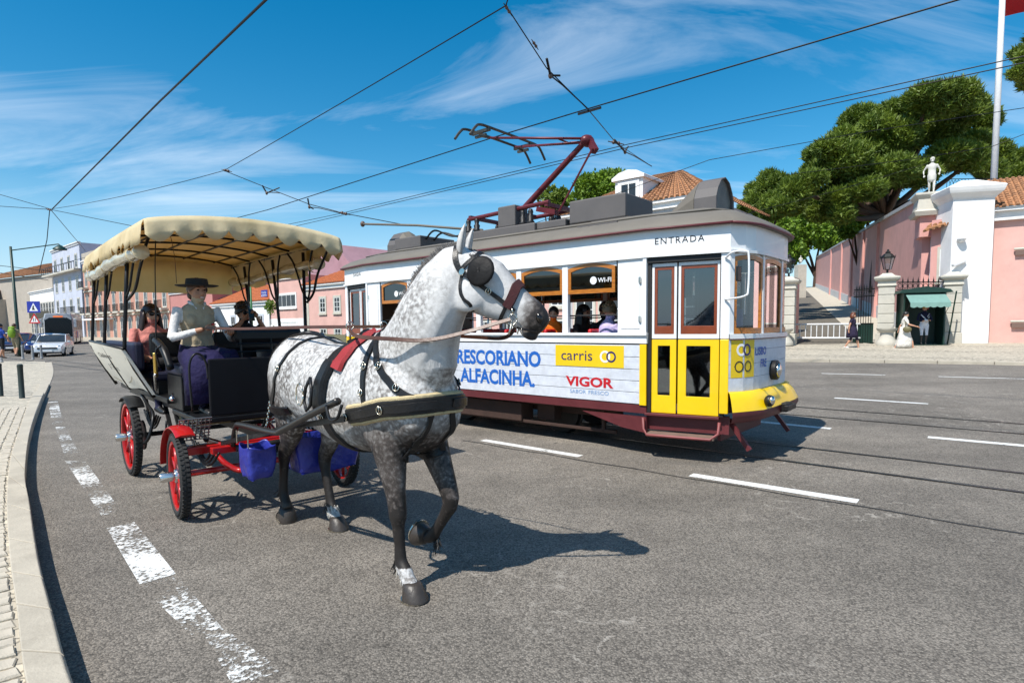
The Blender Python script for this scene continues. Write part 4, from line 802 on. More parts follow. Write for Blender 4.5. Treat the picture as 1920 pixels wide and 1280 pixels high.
    p,nr=on_skin((1.155,Y(.115),1.915),.012); mb=MB(); z=nr; 
    o=MB(); rot=z.to_track_quat('Z','Y').to_matrix(); 
    o.add([p+rot@Vector((.026*math.cos(a*PI/8),.026*math.sin(a*PI/8),0)) for a in range(16)]+[p+rot@Vector((.02*math.cos(a*PI/8),.02*math.sin(a*PI/8),.01)) for a in range(16)],[(j,(j+1)%16,16+(j+1)%16,16+j) for j in range(16)]+[tuple(range(16,32))]); o.build('rosette',M_steel,harness,smooth=True,auto=40)
    # bit ring, curb, rein
    br_=Vector((1.525,Y(.095),1.60)); mb=MB(); mb.tube([br_+Vector((.03*math.cos(a*PI/8),Y(.006),.036*math.sin(a*PI/8))) for a in range(17)],.005,6); mb.tube([br_+Vector((0,Y(.008),.036)),br_+Vector((-.01,Y(.008),.075))],.006,6); mb.build('bit_ring',M_steel,harness,smooth=True); mb=MB(); mb.tube([br_+Vector((0,Y(.01),0)),br_+Vector((-.005,Y(.012),-.07)),br_+Vector((-.01,Y(.012),-.10))],.006,6); mb.build('bit_shank',M_steel,harness,smooth=True)
    mb=MB(); c_=Vector((.20,Y(.13),1.66)); mb.tube([c_+Vector((0,.026*math.cos(a*PI/8),.03*math.sin(a*PI/8))) for a in range(17)],.005,6); mb.tube([c_+Vector((0,0,-.03)),c_+Vector((0,0,-.08))],.008,6); mb.build('terret_ring',M_steel,harness,smooth=True)
strap('crupper_strap',[(.20,0,1.57),(-.1,0,1.56),(-.5,0,1.61),(-.85,0,1.52)],.028,.007,.004)
strap('saddle_top',[(.20,-.13,1.56),(.20,0,1.58),(.20,.13,1.56)],.10,.035,.012)
# pose the finished horse: longer frame, head turned aside towards the tram
YAW=R(36)
def hwarp(p):
    x,y,z=p; hw_=sstep(1.06,1.22,x-.25*(z-1.9)) if z>1.42 else 0
    if hw_>0:
        sc=1-.19*hw_; an=R(3)*hw_; ax_,az_=(x-1.10)*sc,(z-1.99)*sc; x,y,z=1.10+ax_*math.cos(an)+az_*math.sin(an),y*(1-.08*hw_),1.99-ax_*math.sin(an)+az_*math.cos(an)
    t=((x-.55)*.62+(z-1.40)*.78)/.85; w=sstep(.15,.95,t) if z>1.3 else 0
    if w>0:
        a=YAW*w; px,pz=.98,0; dx_,dy_=x-px,y; ca_,sa=math.cos(a),math.sin(a); x,y=px+dx_*ca_-dy_*sa,dx_*sa+dy_*ca_; z=z+.03*w
    lim=.95
    return Vector(((x*1.18 if x<0 else x*1.12) if x<lim else lim*1.12+(x-lim),y,z))
def warp_tree(o,skip=()):
    for c in o.children:
        if c.type=='MESH':
            if c.name.startswith('hoof'):
                c.location=hwarp(c.location)
            else:
                for v in c.data.vertices: v.co=hwarp(v.co)
        if not c.name.startswith('hoof'): warp_tree(c)
warp_tree(horse)


_bm=bmesh.new(); _bm.from_mesh(hm); WBVH=BVHTree.FromBMesh(_bm); _bm.free()
def clear_skin(p,off=.014):
    h=WBVH.find_nearest(Vector(p))
    if h[0] and (Vector(p)-h[0]).dot(h[1])<off: return h[0]+h[1]*off
    return Vector(p)
for sy in (-1,1):   # reins run free from the bit through the saddle terrets to the driver's hands
    b0=hwarp((1.515,sy*.115,1.60)); t0=hwarp((.20,sy*.13,1.655)); e_=Vector((-2.36,-.29+sy*.06,1.66))
    side_pts=[Vector((.62,sy*.30,1.60)),Vector((.95,sy*.27,1.585)),Vector((1.2,sy*.16+.05,1.58))] if sy<0 else [Vector((.62,.3,1.6)),Vector((.95,.38,1.58)),Vector((1.2,.42,1.58))]
    raw=catmull([t0]+side_pts+[b0],8); raw=[clear_skin(p) if 0<i_<len(raw)-2 else p for i_,p in enumerate(raw)]
    for _ in range(3): raw=[raw[0]]+[clear_skin((raw[i_-1]+raw[i_]*2+raw[i_+1])/4) for i_ in range(1,len(raw)-1)]+[raw[-1]]
    strap('rein',raw,.024,.005,free=True,side=(0,sy,.3),m_=M_brl,k=1); strap('rein',[t0,t0.lerp(e_,.33)+Vector((0,0,.0)),t0.lerp(e_,.66)+Vector((0,0,-.01)),e_],.024,.005,free=True,side=(0,sy,.3),m_=M_brl)
# ================================================================ carriage
cart=empty('carriage',CO,CA,'open horse-drawn carriage with cream scalloped canopy and red spoked wheels','carriage')
C_red=mat('carriage_red',(.42,.008,.008),.3,0,.12,5,coat=.4,grime=.15); C_blk=mat('carriage_black',(.008,.008,.009),.42,0,.3,6,spec=.3); C_tyre=mat('tyre_rubber',(.022,.021,.02),.8,0,.3,14,.3,50); C_white=mat('carriage_cream',(.80,.76,.66),.5,0,.10,4,grime=.15); C_chrome=T_chrome
C_blue=mat('blue_tarp',(.025,.035,.28),.34,0,.2,5,.8,9,bdist=.03); C_navy=mat('seat_navy',(.012,.014,.04),.55,0,.2,8)
def canvas_mat():
    m=bpy.data.materials.new('canvas'); m.use_nodes=True; nt=m.node_tree; N=nt.nodes; K=nt.links.new; b=N['Principled BSDF']; b.inputs['Roughness'].default_value=.8
    t=N.new('ShaderNodeTexCoord'); x=N.new('ShaderNodeTexNoise'); x.inputs['Scale'].default_value=2.2; x.inputs['Detail'].default_value=7; K(t.outputs['Object'],x.inputs['Vector']); r=N.new('ShaderNodeValToRGB'); r.color_ramp.elements[0].position=.3; r.color_ramp.elements[0].color=(.58,.48,.27,1); r.color_ramp.elements[1].position=.65; r.color_ramp.elements[1].color=(.78,.68,.44,1); K(x.outputs[0],r.inputs[0]); K(r.outputs[0],b.inputs['Base Color'])
    tl=N.new('ShaderNodeBsdfTranslucent'); tl.inputs[0].default_value=(.75,.50,.16,1); ms=N.new('ShaderNodeMixShader'); ms.inputs[0].default_value=.34; K(b.outputs[0],ms.inputs[1]); K(tl.outputs[0],ms.inputs[2]); K(ms.outputs[0],N['Material Output'].inputs[0])
    bp=N.new('ShaderNodeBump'); bp.inputs['Strength'].default_value=.5; bp.inputs['Distance'].default_value=.02; y=N.new('ShaderNodeTexNoise'); y.inputs['Scale'].default_value=7; y.inputs['Detail'].default_value=4; K(t.outputs['Object'],y.inputs['Vector']); K(y.outputs[0],bp.inputs['Height']); K(bp.outputs[0],b.inputs['Normal']); return m
C_canvas=canvas_mat()
def plastic_mat():
    m=bpy.data.materials.new('clear_plastic_roll'); m.use_nodes=True; nt=m.node_tree; N=nt.nodes; K=nt.links.new; b=N['Principled BSDF']; b.inputs['Base Color'].default_value=(.58,.50,.33,1); b.inputs['Roughness'].default_value=.18; b.inputs['Coat Weight'].default_value=.5
    tr=N.new('ShaderNodeBsdfTransparent'); tr.inputs[0].default_value=(.9,.86,.75,1); ms=N.new('ShaderNodeMixShader'); t=N.new('ShaderNodeTexCoord'); mp_=N.new('ShaderNodeMapping'); mp_.inputs['Scale'].default_value=(1.6,1.2,5); K(t.outputs['Object'],mp_.inputs[0]); x=N.new('ShaderNodeTexNoise'); x.inputs['Scale'].default_value=3; x.inputs['Distortion'].default_value=.3; K(mp_.outputs[0],x.inputs['Vector']); r=N.new('ShaderNodeMapRange'); r.inputs[1].default_value=.35; r.inputs[2].default_value=.6; r.inputs[3].default_value=.70; r.inputs[4].default_value=.97; K(x.outputs[0],r.inputs[0]); K(r.outputs[0],ms.inputs[0]); K(tr.outputs[0],ms.inputs[1]); K(b.outputs[0],ms.inputs[2]); K(ms.outputs[0],N['Material Output'].inputs[0])
    bp=N.new('ShaderNodeBump'); bp.inputs['Distance'].default_value=.012; bp.inputs['Strength'].default_value=.5; K(x.outputs[0],bp.inputs['Height']); K(bp.outputs[0],b.inputs['Normal']); return m
C_plas=plastic_mat()
# wheels
def wheel(r,loc,steer=0,side=-1):
    root=MB(); rr=r-.075; 
    root.lathe([(rr-.015,-.03),(rr+.012,-.034),(rr+.012,.034),(rr-.015,.03),(rr-.022,.0),(rr-.015,-.03)],(0,0,0),36,'y',caps=False); w=root.build('wheel',C_red,cart,smooth=True,auto=35); w.location=loc; w.rotation_euler=(0,rng.random(),steer)
    mb=MB(); prof=[]
    for a in range(11): t=PI*2*a/10; prof.append((r-.042+.042*math.cos(t),.045*math.sin(t)))
    mb.lathe(prof,(0,0,0),40,'y',caps=False)
    for i in range(56):   # tread blocks
        t=2*PI*i/56
        for k_ in (-1,1):
            c=Vector((math.sin(t+.03*k_)*(r-.004),k_*.019,math.cos(t+.03*k_)*(r-.004))); u=Vector((math.sin(t),0,math.cos(t))); v=Vector((math.cos(t),0,-math.sin(t))); s_=Vector((0,1,0)); p=[]
            for du in (-.012,.007):
                for a,b in ((-1,-1),(1,-1),(1,1),(-1,1)): p.append(c+u*du+v*a*.0125+s_*b*.014)
            mb.hexa(p)
    mb.build('tyre',C_tyre,w,smooth=False)
    mb=MB(); mb.tube([(0,0,.05),(0,0,rr-.01)],[.022,.015],7); sp0=mb.build('spoke',C_red,w,smooth=True)
    for i in range(1,10):
        o=sp0.copy(); COL.objects.link(o); o.rotation_euler=(0,2*PI*i/10,0)
    s=-1 if side<0 else 1
    pr=[(.065,-.03),(.07,0),(.06,.03),(.045,.035),(.042,.13),(.036,.145),(.01,.15)]
    mb=MB(); mb.lathe(pr if s>0 else [(a,-b) for a,b in reversed(pr)],(0,0,0),16,'y'); mb.build('hub',C_chrome,w,smooth=True,auto=40); return w
wheel(.37,(0,0,.37),R(-4),-1); wheel(.37,(0,1.54,.37),R(-4),1); wheel(.44,(-2.1,.0,.44),0,-1); wheel(.44,(-2.1,1.54,.44),0,1)
def part(name,m_,fn,**k): mb=MB(); fn(mb); return mb.build(name,m_,cart,**k)
part('front_axle',C_red,lambda m:(m.tube([(0,.04,.37),(0,1.5,.37)],.028,10)),smooth=True); part('rear_axle',C_blk,lambda m:m.tube([(-2.1,.04,.44),(-2.1,1.5,.44)],.028,10),smooth=True)
part('turntable_beam',C_red,lambda m:m.box(-.05,.06,.06,1.48,.54,.61),bevel=.008); part('draw_beam',C_red,lambda m:m.box(.30,.37,.18,1.36,.58,.64),bevel=.008); part('perch',C_blk,lambda m:m.bar((0,.77,.62),(-2.1,.77,.62),.07,.08))
for y in (.35,1.19):
    part('futchell',C_red,lambda m:(m.bar((-.35,y,.58),(.36,y,.61),.045,.055)),bevel=.006); part('fork_strut',C_red,lambda m:m.tube(catmull([(.02,y-.08,.58),(.14,y-.02,.46),(.22,y+.08,.38),(.30,y+.14,.40)],5),.026,8),smooth=True)
for x in (0.0,-2.1):
    for y in (.22,1.32):
        zb_=.40 if x==0 else .48
        for k_ in range(3): part('leaf_spring',C_blk,lambda m:m.tube(catmull([(x-.42+.1*k_,y,zb_+.20),(x-.2+.05*k_,y,zb_+.07+.02*k_),(x,y,zb_+.03+.022*k_),(x+.2-.05*k_,y,zb_+.07+.02*k_),(x+.42-.1*k_,y,zb_+.20)],5),.011,6),smooth=True)
part('brake_disc',C_blk,lambda m:m.lathe([(.02,-.01),(.17,-.01),(.17,.01),(.02,.01)],(-2.1,.12,.44),20,'y'))
def fender(x,y,r,a0,a1,w,m_):
    mb=MB(); rings=[]
    for i in range(11):
        a=R(a0+(a1-a0)*i/10); c=Vector((x+r*math.cos(a),y,r*0+.37+r*math.sin(a))); d=Vector((math.cos(a),0,math.sin(a)))
        rings.append([c+Vector((0,-w/2,0))-d*.012,c+Vector((0,-w*.25,0))+d*.004,c+Vector((0,w*.25,0))+d*.004,c+Vector((0,w/2,0))-d*.012,c+Vector((0,w/2,0))-d*.018,c+Vector((0,-w/2,0))-d*.018])
    mb.loft(rings); mb.build('fender',m_,cart,smooth=True,auto=50)
fender(0,.02,.44,60,175,.15,C_red); fender(0,1.52,.44,60,175,.15,C_red); fender(-2.1,.02,.53,55,120,.16,C_blk); fender(-2.1,1.52,.53,55,120,.16,C_blk)
for y in (.16,1.38): part('fender_stay',C_blk,lambda m:m.tube([(-.30,y*.9+.08,.62),(-.26,y,.72)],.012,6)); part('rear_stay',C_blk,lambda m:m.tube(catmull([(-2.45,y,.95),(-2.0,y,.80),(-1.62,y-.02,.72),(-1.55,y-.08,.5),(-1.62,y-.12,.42)],5),.018,7),smooth=True)
# body frame and floor
part('floor',C_blk,lambda m:m.box(-3.45,-.95,.14,1.40,.90,.96),bevel=.01); part('driver_floor',C_blk,lambda m:m.box(-.95,.02,.18,1.36,.80,.85),bevel=.01)
for y in (.25,1.29):
    part('side_member',C_blk,lambda m:(m.bar((-3.4,y,.86),(-.9,y,.86),.05,.07))); part('front_hanger',C_blk,lambda m:m.tube(catmull([(-.95,y,.86),(-.75,y,.74),(-.3,y,.70),(-.05,y,.64)],5),.022,7),smooth=True)
    for x in (-1.2,-1.6,-2.6): part('underframe_strut',C_blk,lambda m:m.bar((x,y,.86),(x+.22,y,.60),.035,.035))
part('underfloor_box',mat('underbox_ochre',(.20,.15,.06),.6,0,.3,5),lambda m:m.box(-1.5,-.95,.35,1.19,.64,.86),bevel=.02)
# white tub side panels leaning in towards the floor
for sd in (0,1):
    Y=(lambda v:v) if sd==0 else (lambda v:1.54-v)
    rings=[]; n_=10
    for i in range(n_+1):
        x=-3.55+(2.25)*i/n_; zt=1.50-.05*(i/n_); zb_=.98+.02*math.sin(i)
        rings.append([(x,Y(-.17),zt),(x,Y(-.12),1.36),(x,Y(-.02),1.16),(x,Y(.08),zb_),(x,Y(.11),zb_),(x,Y(.01),1.16),(x,Y(-.09),1.36),(x,Y(-.14),zt)])
    mb=MB(); mb.loft(rings); pn=mb.build('side_panel',C_white,cart,smooth=True,auto=40)
    mb=MB(); mb.tube([(-3.56,Y(-.155),1.51),(-1.28,Y(-.155),1.46)],.016,7); mb.build('panel_rail',C_blk,pn,smooth=True)
    def PM_(a,b,d,Y=Y): 
        t=max(0,min(1,(1.42-b)/.44)); return (a,Y(-.145+.225*t-d),b)
    mb=MB(); pts=[(-3.25,1.05),(-2.9,1.02),(-2.5,1.02),(-2.1,1.06),(-1.7,1.18),(-1.42,1.36)]; mb.loft([[PM_(a,b+.0,.006),PM_(a,b+.012,.006)] for a,b in [(p.x,p.y) for p in catmull([(p[0],p[1],0) for p in pts],5)]],caps=False,closed=False); mb.build('panel_seam',mat('seam_tan',(.42,.36,.26),.6),pn)
    if sd==0:
        mb=MB(); text_mb(mb,'Challenges',PM_,-3.2,1.30,.85,.075,.008); mb.build('panel_lettering',T_blk,pn); mb=MB(); text_mb(mb,'& Trilhos',PM_,-2.95,1.17,.6,.07,.008); mb.build('panel_lettering',T_blk,pn)
    xs=(-3.5,-2.55,-1.32)
    far=((-2.95,-1.9,-.95) if sd==1 else xs)
    for x in far:
        z0=1.0
        mb=MB(); mb.tube([(x,Y(.10),.94),(x,Y(-.06),1.25),(x,Y(-.14),1.45),(x,Y(-.10),2.0),(x,Y(-.06),2.52)] if x<-1 else [(x,Y(.02),.9),(x,Y(-.06),1.3),(x,Y(-.06),2.52)],.019,7); mb.build('canopy_pole',C_blk,cart,smooth=True)
        for s_ in (-1,1):
            mb=MB(); mb.tube(catmull([(x,Y(-.10),1.98),(x+s_*.10,Y(-.08),2.08),(x+s_*.16,Y(-.06),2.25),(x+s_*.24,Y(-.04),2.42),(x+s_*.36,Y(-.02),2.54)],5),.012,6); mb.build('pole_brace',C_blk,cart,smooth=True)
    mb=MB(); x=far[2]; mb.tube(catmull([(x,Y(-.09),1.95),(x+.25,Y(-.06),2.05),(x+.42,Y(-.04),2.25),(x+.75,Y(-.02),2.5),(-.22,Y(-.02),2.54)],5),.015,6); mb.build('front_brace',C_blk,cart,smooth=True)
    # rolled clear curtain under the eave
    pts=catmull([(-3.62,Y(-.10),2.34),(-2.8,Y(-.12),2.32),(-2.0,Y(-.12),2.36),(-1.1,Y(-.10),2.37),(-.55,Y(-.08),2.36)],6)
    mb=MB(); mb.tube(pts,[.062+.008*math.sin(i*1.7) for i in range(len(pts))],10); mb.build('rolled_curtain',C_plas,cart,smooth=True)
    for x in (-3.2,-2.2,-.75): mb=MB(); mb.lathe([(.074,-.02),(.076,0),(.074,.02)],(x,Y(-.105),2.35),14,'x',caps=False); mb.build('curtain_tie',C_canvas,cart,smooth=True)
# canopy top: shallow crowned canvas
X0,X1,Y0,Y1=-3.68,-.18,-.13,1.68
def ctop(x,y):
    u=(x-X0)/(X1-X0); v=(y-Y0)/(Y1-Y0); return 2.60+.10*max(0,math.sin(PI*v))**.7+.015*math.sin(PI*u)-.012*math.sin(5*PI*u)**2*math.sin(PI*v)
nx,ny=28,14; mb=MB(); vs_=[(X0+(X1-X0)*i/nx,Y0+(Y1-Y0)*j/ny,ctop(X0+(X1-X0)*i/nx,Y0+(Y1-Y0)*j/ny)) for i in range(nx+1) for j in range(ny+1)]
mb.add(vs_,[(i*(ny+1)+j,(i+1)*(ny+1)+j,(i+1)*(ny+1)+j+1,i*(ny+1)+j+1) for i in range(nx) for j in range(ny)]); cano=mb.build('canopy',C_canvas,cart,smooth=True); so=cano.modifiers.new('s','SOLIDIFY'); so.thickness=.006
def valance(a,b,ns,outw):
    a=Vector(a);b=Vector(b);ow=Vector(outw); L_=(b-a).length; k=ns*8; mb=MB(); rr=[]
    for i in range(k+1):
        t=i/k; p=a.lerp(b,t); ph=(t*ns)%1.0; dr=.135+.085*math.sin(PI*ph)**.8; wv=.008*math.sin(i*.9)+.006*math.sin(i*.37); zt=ctop(p.x,p.y)
        rr.append([(p.x,p.y,zt),(p.x+ow.x*.02,p.y+ow.y*.02,zt-.05),(p.x+ow.x*(.03+wv),p.y+ow.y*(.03+wv),zt-.13),(p.x+ow.x*(.035+wv*1.5),p.y+ow.y*(.035+wv*1.5),zt-dr)])
    mb.loft(rr,caps=False,closed=False); o=mb.build('valance',C_canvas,cano,smooth=True); s_=o.modifiers.new('s','SOLIDIFY'); s_.thickness=.005
valance((X1,Y0,0),(X1,Y1,0),8,(1,0,0)); valance((X0,Y0,0),(X0,Y1,0),8,(-1,0,0)); valance((X0,Y0,0),(X1,Y0,0),14,(0,-1,0)); valance((X0,Y1,0),(X1,Y1,0),14,(0,1,0))
# hanging inner flaps (roof sides seen from inside)
for y in (.15,.6,1.0,1.4): part('canopy_bar',C_blk,lambda m:m.tube([(X0+.05,y,ctop(-2,y)-.05),(X1-.04,y,ctop(-2,y)-.05)],.011,6))
for x in (-3.6,-2.9,-2.2,-1.5,-.85,-.24): part('canopy_hoop',C_blk,lambda m:m.tube([(x,Y0+.02+(Y1-Y0-.04)*j/10,ctop(x,Y0+.02+(Y1-Y0-.04)*j/10)-.03) for j in range(11)],.013,6),smooth=True)
for y in (Y0+.03,Y1-.03): part('canopy_rail',C_blk,lambda m:m.tube([(X0+.03,y,2.56),(X1-.03,y,2.56)],.014,6))
for x0,x1,dz in ((-3.6,-2.3,.36),(-2.25,-.95,.33)):   # far side flap hanging inside
    mb=MB(); rr=[]
    for i in range(13): x=x0+(x1-x0)*i/12; w=.02*math.sin(i*1.1); rr.append([(x,Y1-.04,2.58),(x,Y1-.05+w,2.42),(x,Y1-.04+w*1.3,2.58-dz-.02*math.sin(i*.8))])
    mb.loft(rr,caps=False,closed=False); o=mb.build('side_flap',C_canvas,cano,smooth=True)
mb=MB(); rr=[]
for j in range(13): y=Y0+.04+(Y1-Y0-.08)*j/12; w=.02*math.sin(j*1.3); rr.append([(X0+.03,y,2.60),(X0+.05+w,y,2.40),(X0+.04+w,y,2.16)])
mb.loft(rr,caps=False,closed=False); mb.build('rear_flap',C_canvas,cano,smooth=True)
for y0 in (.05,.55,1.05): 
    mb=MB(); mb.tube([(X1-.10,y0+.1,2.56),(X1-.10,y0+.1,2.50)],.012,6); mb.build('curtain_strap',C_canvas,cart)
# seats
for y0,y1 in ((.12,.50),(1.04,1.42)):
    part('bench_seat',C_navy,lambda m:m.box(-3.35,-1.45,y0,y1,1.10,1.20),bevel=.03); part('bench_riser',C_blk,lambda m:m.box(-3.35,-1.45,y0+.05,y1-.05,.96,1.10)); part('bench_back',C_navy,lambda m:m.box(-3.35,-1.45,(y0-.16 if y0<.5 else y1+.06),(y0-.06 if y0<.5 else y1+.16),1.22,1.52),bevel=.03)
part('seat_box',C_blk,lambda m:m.box(-1.18,-.62,.2,1.34,.85,1.20),bevel=.01); part('driver_seat',C_navy,lambda m:m.box(-1.16,-.56,.18,1.36,1.20,1.30),bevel=.03); part('seat_back',C_blk,lambda m:m.box(-1.26,-1.18,.06,.52,1.36,1.62),bevel=.05); part('seat_back',C_blk,lambda m:m.box(-1.26,-1.18,.66,1.36,1.40,1.62),bevel=.05)
part('seat_back_rail',C_blk,lambda m:(m.tube(catmull([(-.55,.10,1.28),(-.70,.08,1.46),(-1.0,.08,1.54),(-1.22,.14,1.5)],5),.035,8)),smooth=True); part('passenger_cushion',C_blk,lambda m:m.box(-.62,-.42,.66,1.34,1.50,1.66),bevel=.05)
for y in (.70,1.0,1.30): part('rack_upright',C_blk,lambda m:m.tube([(-.40,y,1.30),(-.42,y,1.55)],.009,6))
for z in (1.34,1.42,1.50): part('rack_bar',C_blk,lambda m:m.tube([(-.40,.66,z),(-.40,1.36,z)],.008,6))
part('dash_panel',mat('dash_black',(.006,.006,.008),.6,0,.3,4,spec=.2),lambda m:m.box(-.03,.0,.28,1.28,.86,1.38),bevel=.012); part('grab_loop',C_blk,lambda m:m.tube(catmull([(-.02,.14,.92),(-.02,.13,1.30),(-.02,.17,1.42),(-.02,.23,1.42),(-.02,.27,1.34),(-.02,.28,1.2)],5),.010,6),smooth=True)
part('step_plate',C_blk,lambda m:m.tube(catmull([(-.45,.02,.80),(-.40,.0,.62),(-.28,.0,.60)],4),.010,6),smooth=True)
mb=MB()
for i in range(8): mb.tube([(.04,.02+.035*i,.86),(-.06,.02+.035*i,.66)],.006,5)
for i in range(8): mb.tube([(.04-.0143*i,.01,.86-.0286*i),(.04-.0143*i,.28,.86-.0286*i)],.006,5)
mb.build('foot_grid',mat('grid_steel',(.25,.25,.24),.4,.8),cart)
part('gear_lever',C_chrome,lambda m:m.tube([(-.95,.05,1.05),(-.82,.02,1.20),(-.70,.0,1.22)],.014,7),smooth=True); part('whip_holder',mat('brass',(.55,.38,.10),.3,1),lambda m:m.lathe([(.016,0),(.020,.02),(.020,.22),(.026,.24)],(-.92,.05,1.18),12),smooth=True)
part('brake_lever',C_chrome,lambda m:(m.tube([(-.52,.10,1.04),(-.36,.06,1.02)],.012,7),m.ell((-.33,.05,1.015),(.025,.025,.025),10,6)),smooth=True)
# shafts
for sd in (-1,1):
    yc=.75; part('shaft',mat('shaft_black',(.03,.027,.025),.35,.3,.3,8),lambda m:m.tube(catmull([(.36,yc+sd*.40,.64),(.50,yc+sd*.41,.82),(.70,yc+sd*.42,.86),(1.40,yc+sd*.43,.89),(1.58,yc+sd*.43,.93),(2.05,yc+sd*.42,1.09),(2.40,yc+sd*.40,1.205)],6),.0235,10),smooth=True)
    part('shaft_tip',C_blk,lambda m:m.tube(catmull([(2.30,yc+sd*.43,1.17),(2.40,yc+sd*.455,1.10),(2.50,yc+sd*.455,1.12),(2.53,yc+sd*.44,1.2)],5),.010,7),smooth=True)
    part('breeching_chain',M_steel,lambda m:[m.ell((1.12+.02*(k_%2),yc+sd*(.38-.004*k_),.90+.022*k_),(.009,.006,.013),6,4) for k_ in range(9)]); 
part('swingletree',C_blk,lambda m:m.tube([(.42,.36,.62),(.42,1.16,.62)],[.03,.03],8),smooth=True)
part('mirror_stalk',C_blk,lambda m:m.tube(catmull([(-.60,.02,1.30),(-.52,-.02,1.45),(-.5,.02,1.5)],4),.01,6),smooth=True)
# blue manure bags slung behind the horse
def bag(label,x0,x1,y0,y1,z0,z1,sag):
    o=empty('manure_bag',CO+CE*((x0+x1)/2)+CN*((y0+y1)/2),CA,label,'bag','blue bags under the shafts'); mb=MB(); hx,hy=(x1-x0)/2,(y1-y0)/2; rings=[]
    for i,(z,f) in enumerate(((z1,1.0),(z1-.06,.95),((z0+z1)/2,.92),(z0+.05,.88),(z0,.8))):
        rg_=[]
        for a,b in ((-1,-1),(-.5,-1),(0,-1),(.5,-1),(1,-1),(1,-.5),(1,0),(1,.5),(1,1),(.5,1),(0,1),(-.5,1),(-1,1),(-1,.5),(-1,0),(-1,-.5)):
            dz=-sag*(1-min(1,abs(a))*abs(b)) if i==0 else 0; jit=rng.uniform(-.02,.02); rg_.append((a*hx*f+jit,b*hy*f+jit*.6,z+dz+rng.uniform(-.01,.01)))
        rings.append(rg_)
    for r in rings: r.reverse()
    mb.loft(list(reversed(rings)),caps=False); b=mb.build('bag_shell',C_blue,o); b.data.polygons.foreach_set('use_smooth',[True]*len(b.data.polygons)); ss_=b.modifiers.new('ss','SUBSURF'); ss_.levels=2; ss_.render_levels=2; so=b.modifiers.new('s','SOLIDIFY'); so.thickness=.006
    mb=MB(); mb.add(rings[-1],[tuple(range(16))]); mb.build('bag_base',C_blue,o)
    for a in (-1,1): mb=MB(); mb.tube([(a*hx*.9,-hy*.95,z1-.01),(a*hx*.9,-hy*.95,z1+.10)],.006,5); mb.build('chain',M_steel,o)
bag('blue plastic bag hanging by the front wheel, left of the horse leg',.60,.90,.30,.54,.43,.71,.05); bag('larger blue plastic bag between the hind legs of the horse',.60,1.0,.66,1.28,.42,.76,.06)
# whip
wh=empty('whip',CO+CE*-.92+CN*.05+Vector((0,0,1.25)),CA,'long thin driving whip arching above the carriage canopy','whip')
mb=MB(); mb.tube(catmull([(0,0,0),(.02,.02,.5),(.05,.03,1.0),(.09,.05,1.42)],6),[.008]*8+[.005]*8+[.004]*3,6); mb.build('stock',C_blk,wh,smooth=True); mb=MB(); mb.tube(catmull([(.09,.05,1.42),(.10,.09,1.46),(.12,.14,1.40),(.14,.18,1.15),(.14,.19,.85)],6),.003,5); mb.build('lash',M_brl,wh,smooth=True)
# ================================================================ people
SK={}
def skin(name,c): return mat('skin_'+name,c,.5,0,.10,14)
S_fair=skin('fair',(.52,.27,.17)); S_tan=skin('tan',(.36,.17,.095)); S_dark=skin('deep',(.22,.10,.055))
H_blk=mat('hair_black',(.012,.009,.008),.4,0,.4,40); H_brn=mat('hair_brown',(.07,.03,.014),.45,0,.4,40); H_gry=mat('hair_fair',(.22,.14,.07),.5,0,.4,40); H_red=mat('hair_auburn',(.13,.035,.012),.45,0,.4,40)
def cloth(name,c,r=.8): return mat('cloth_'+name,c,r,0,.22,9,.9,10,bdist=.03,spec=.25)
K_shoe=mat('shoe_white',(.7,.7,.7),.6); K_sole=mat('shoe_black',(.012,.012,.013),.4); K_lens=mat('sunglass_lens',(.004,.004,.005),.08,var=0); K_tooth=mat('teeth',(.75,.72,.66),.3,var=0); K_lip=mat('lips',(.36,.09,.075),.45,var=0)
def standing(h=1.68,stride=.0,arm=.25,lean=0):
    k=h/1.68; V=lambda x,y,z:Vector((x*k,y*k,z*k))
    return dict(pel=V(0,0,.93),neck=V(lean,0,1.43),head=V(lean+.03,0,1.56),sh=[V(lean,-.175,1.37),V(lean,.175,1.37)],el=[V(lean-.05+arm*.4,-.23,1.10),V(lean-.05-arm*.4,.23,1.10)],wr=[V(lean+arm,-.24,.88),V(lean-arm*.8,.24,.88)],
      hip=[V(0,-.09,.90),V(0,.09,.90)],kn=[V(.05-stride*.35,-.09,.49),V(.05+stride*.55,.09,.49)],an=[V(-stride,-.08,.09+.05*(stride>0)),V(stride,.08,.08)],k=k)
def sitting(seat,k=1.0,kx=.42,reach=.30,hz=.25,spread=.1,lean=.03,foot=.42,feet_dx=.42):
    V=lambda x,y,z:Vector((x*k,y*k,seat+z*k))
    return dict(pel=V(0,0,.10),neck=V(lean,0,.60),head=V(lean+.03,0,.715),sh=[V(lean,-.175,.54),V(lean,.175,.54)],el=[V(lean+.10,-.25,.28),V(lean+.10,.25,.28)],wr=[V(reach,-.14,hz),V(reach,.14,hz)],
      hip=[V(.02,-.09,.08),V(.02,.09,.08)],kn=[V(kx,-spread,.10),V(kx,spread,.10)],an=[V(feet_dx,-spread,.10-foot),V(feet_dx,spread,.10-foot)],k=k)
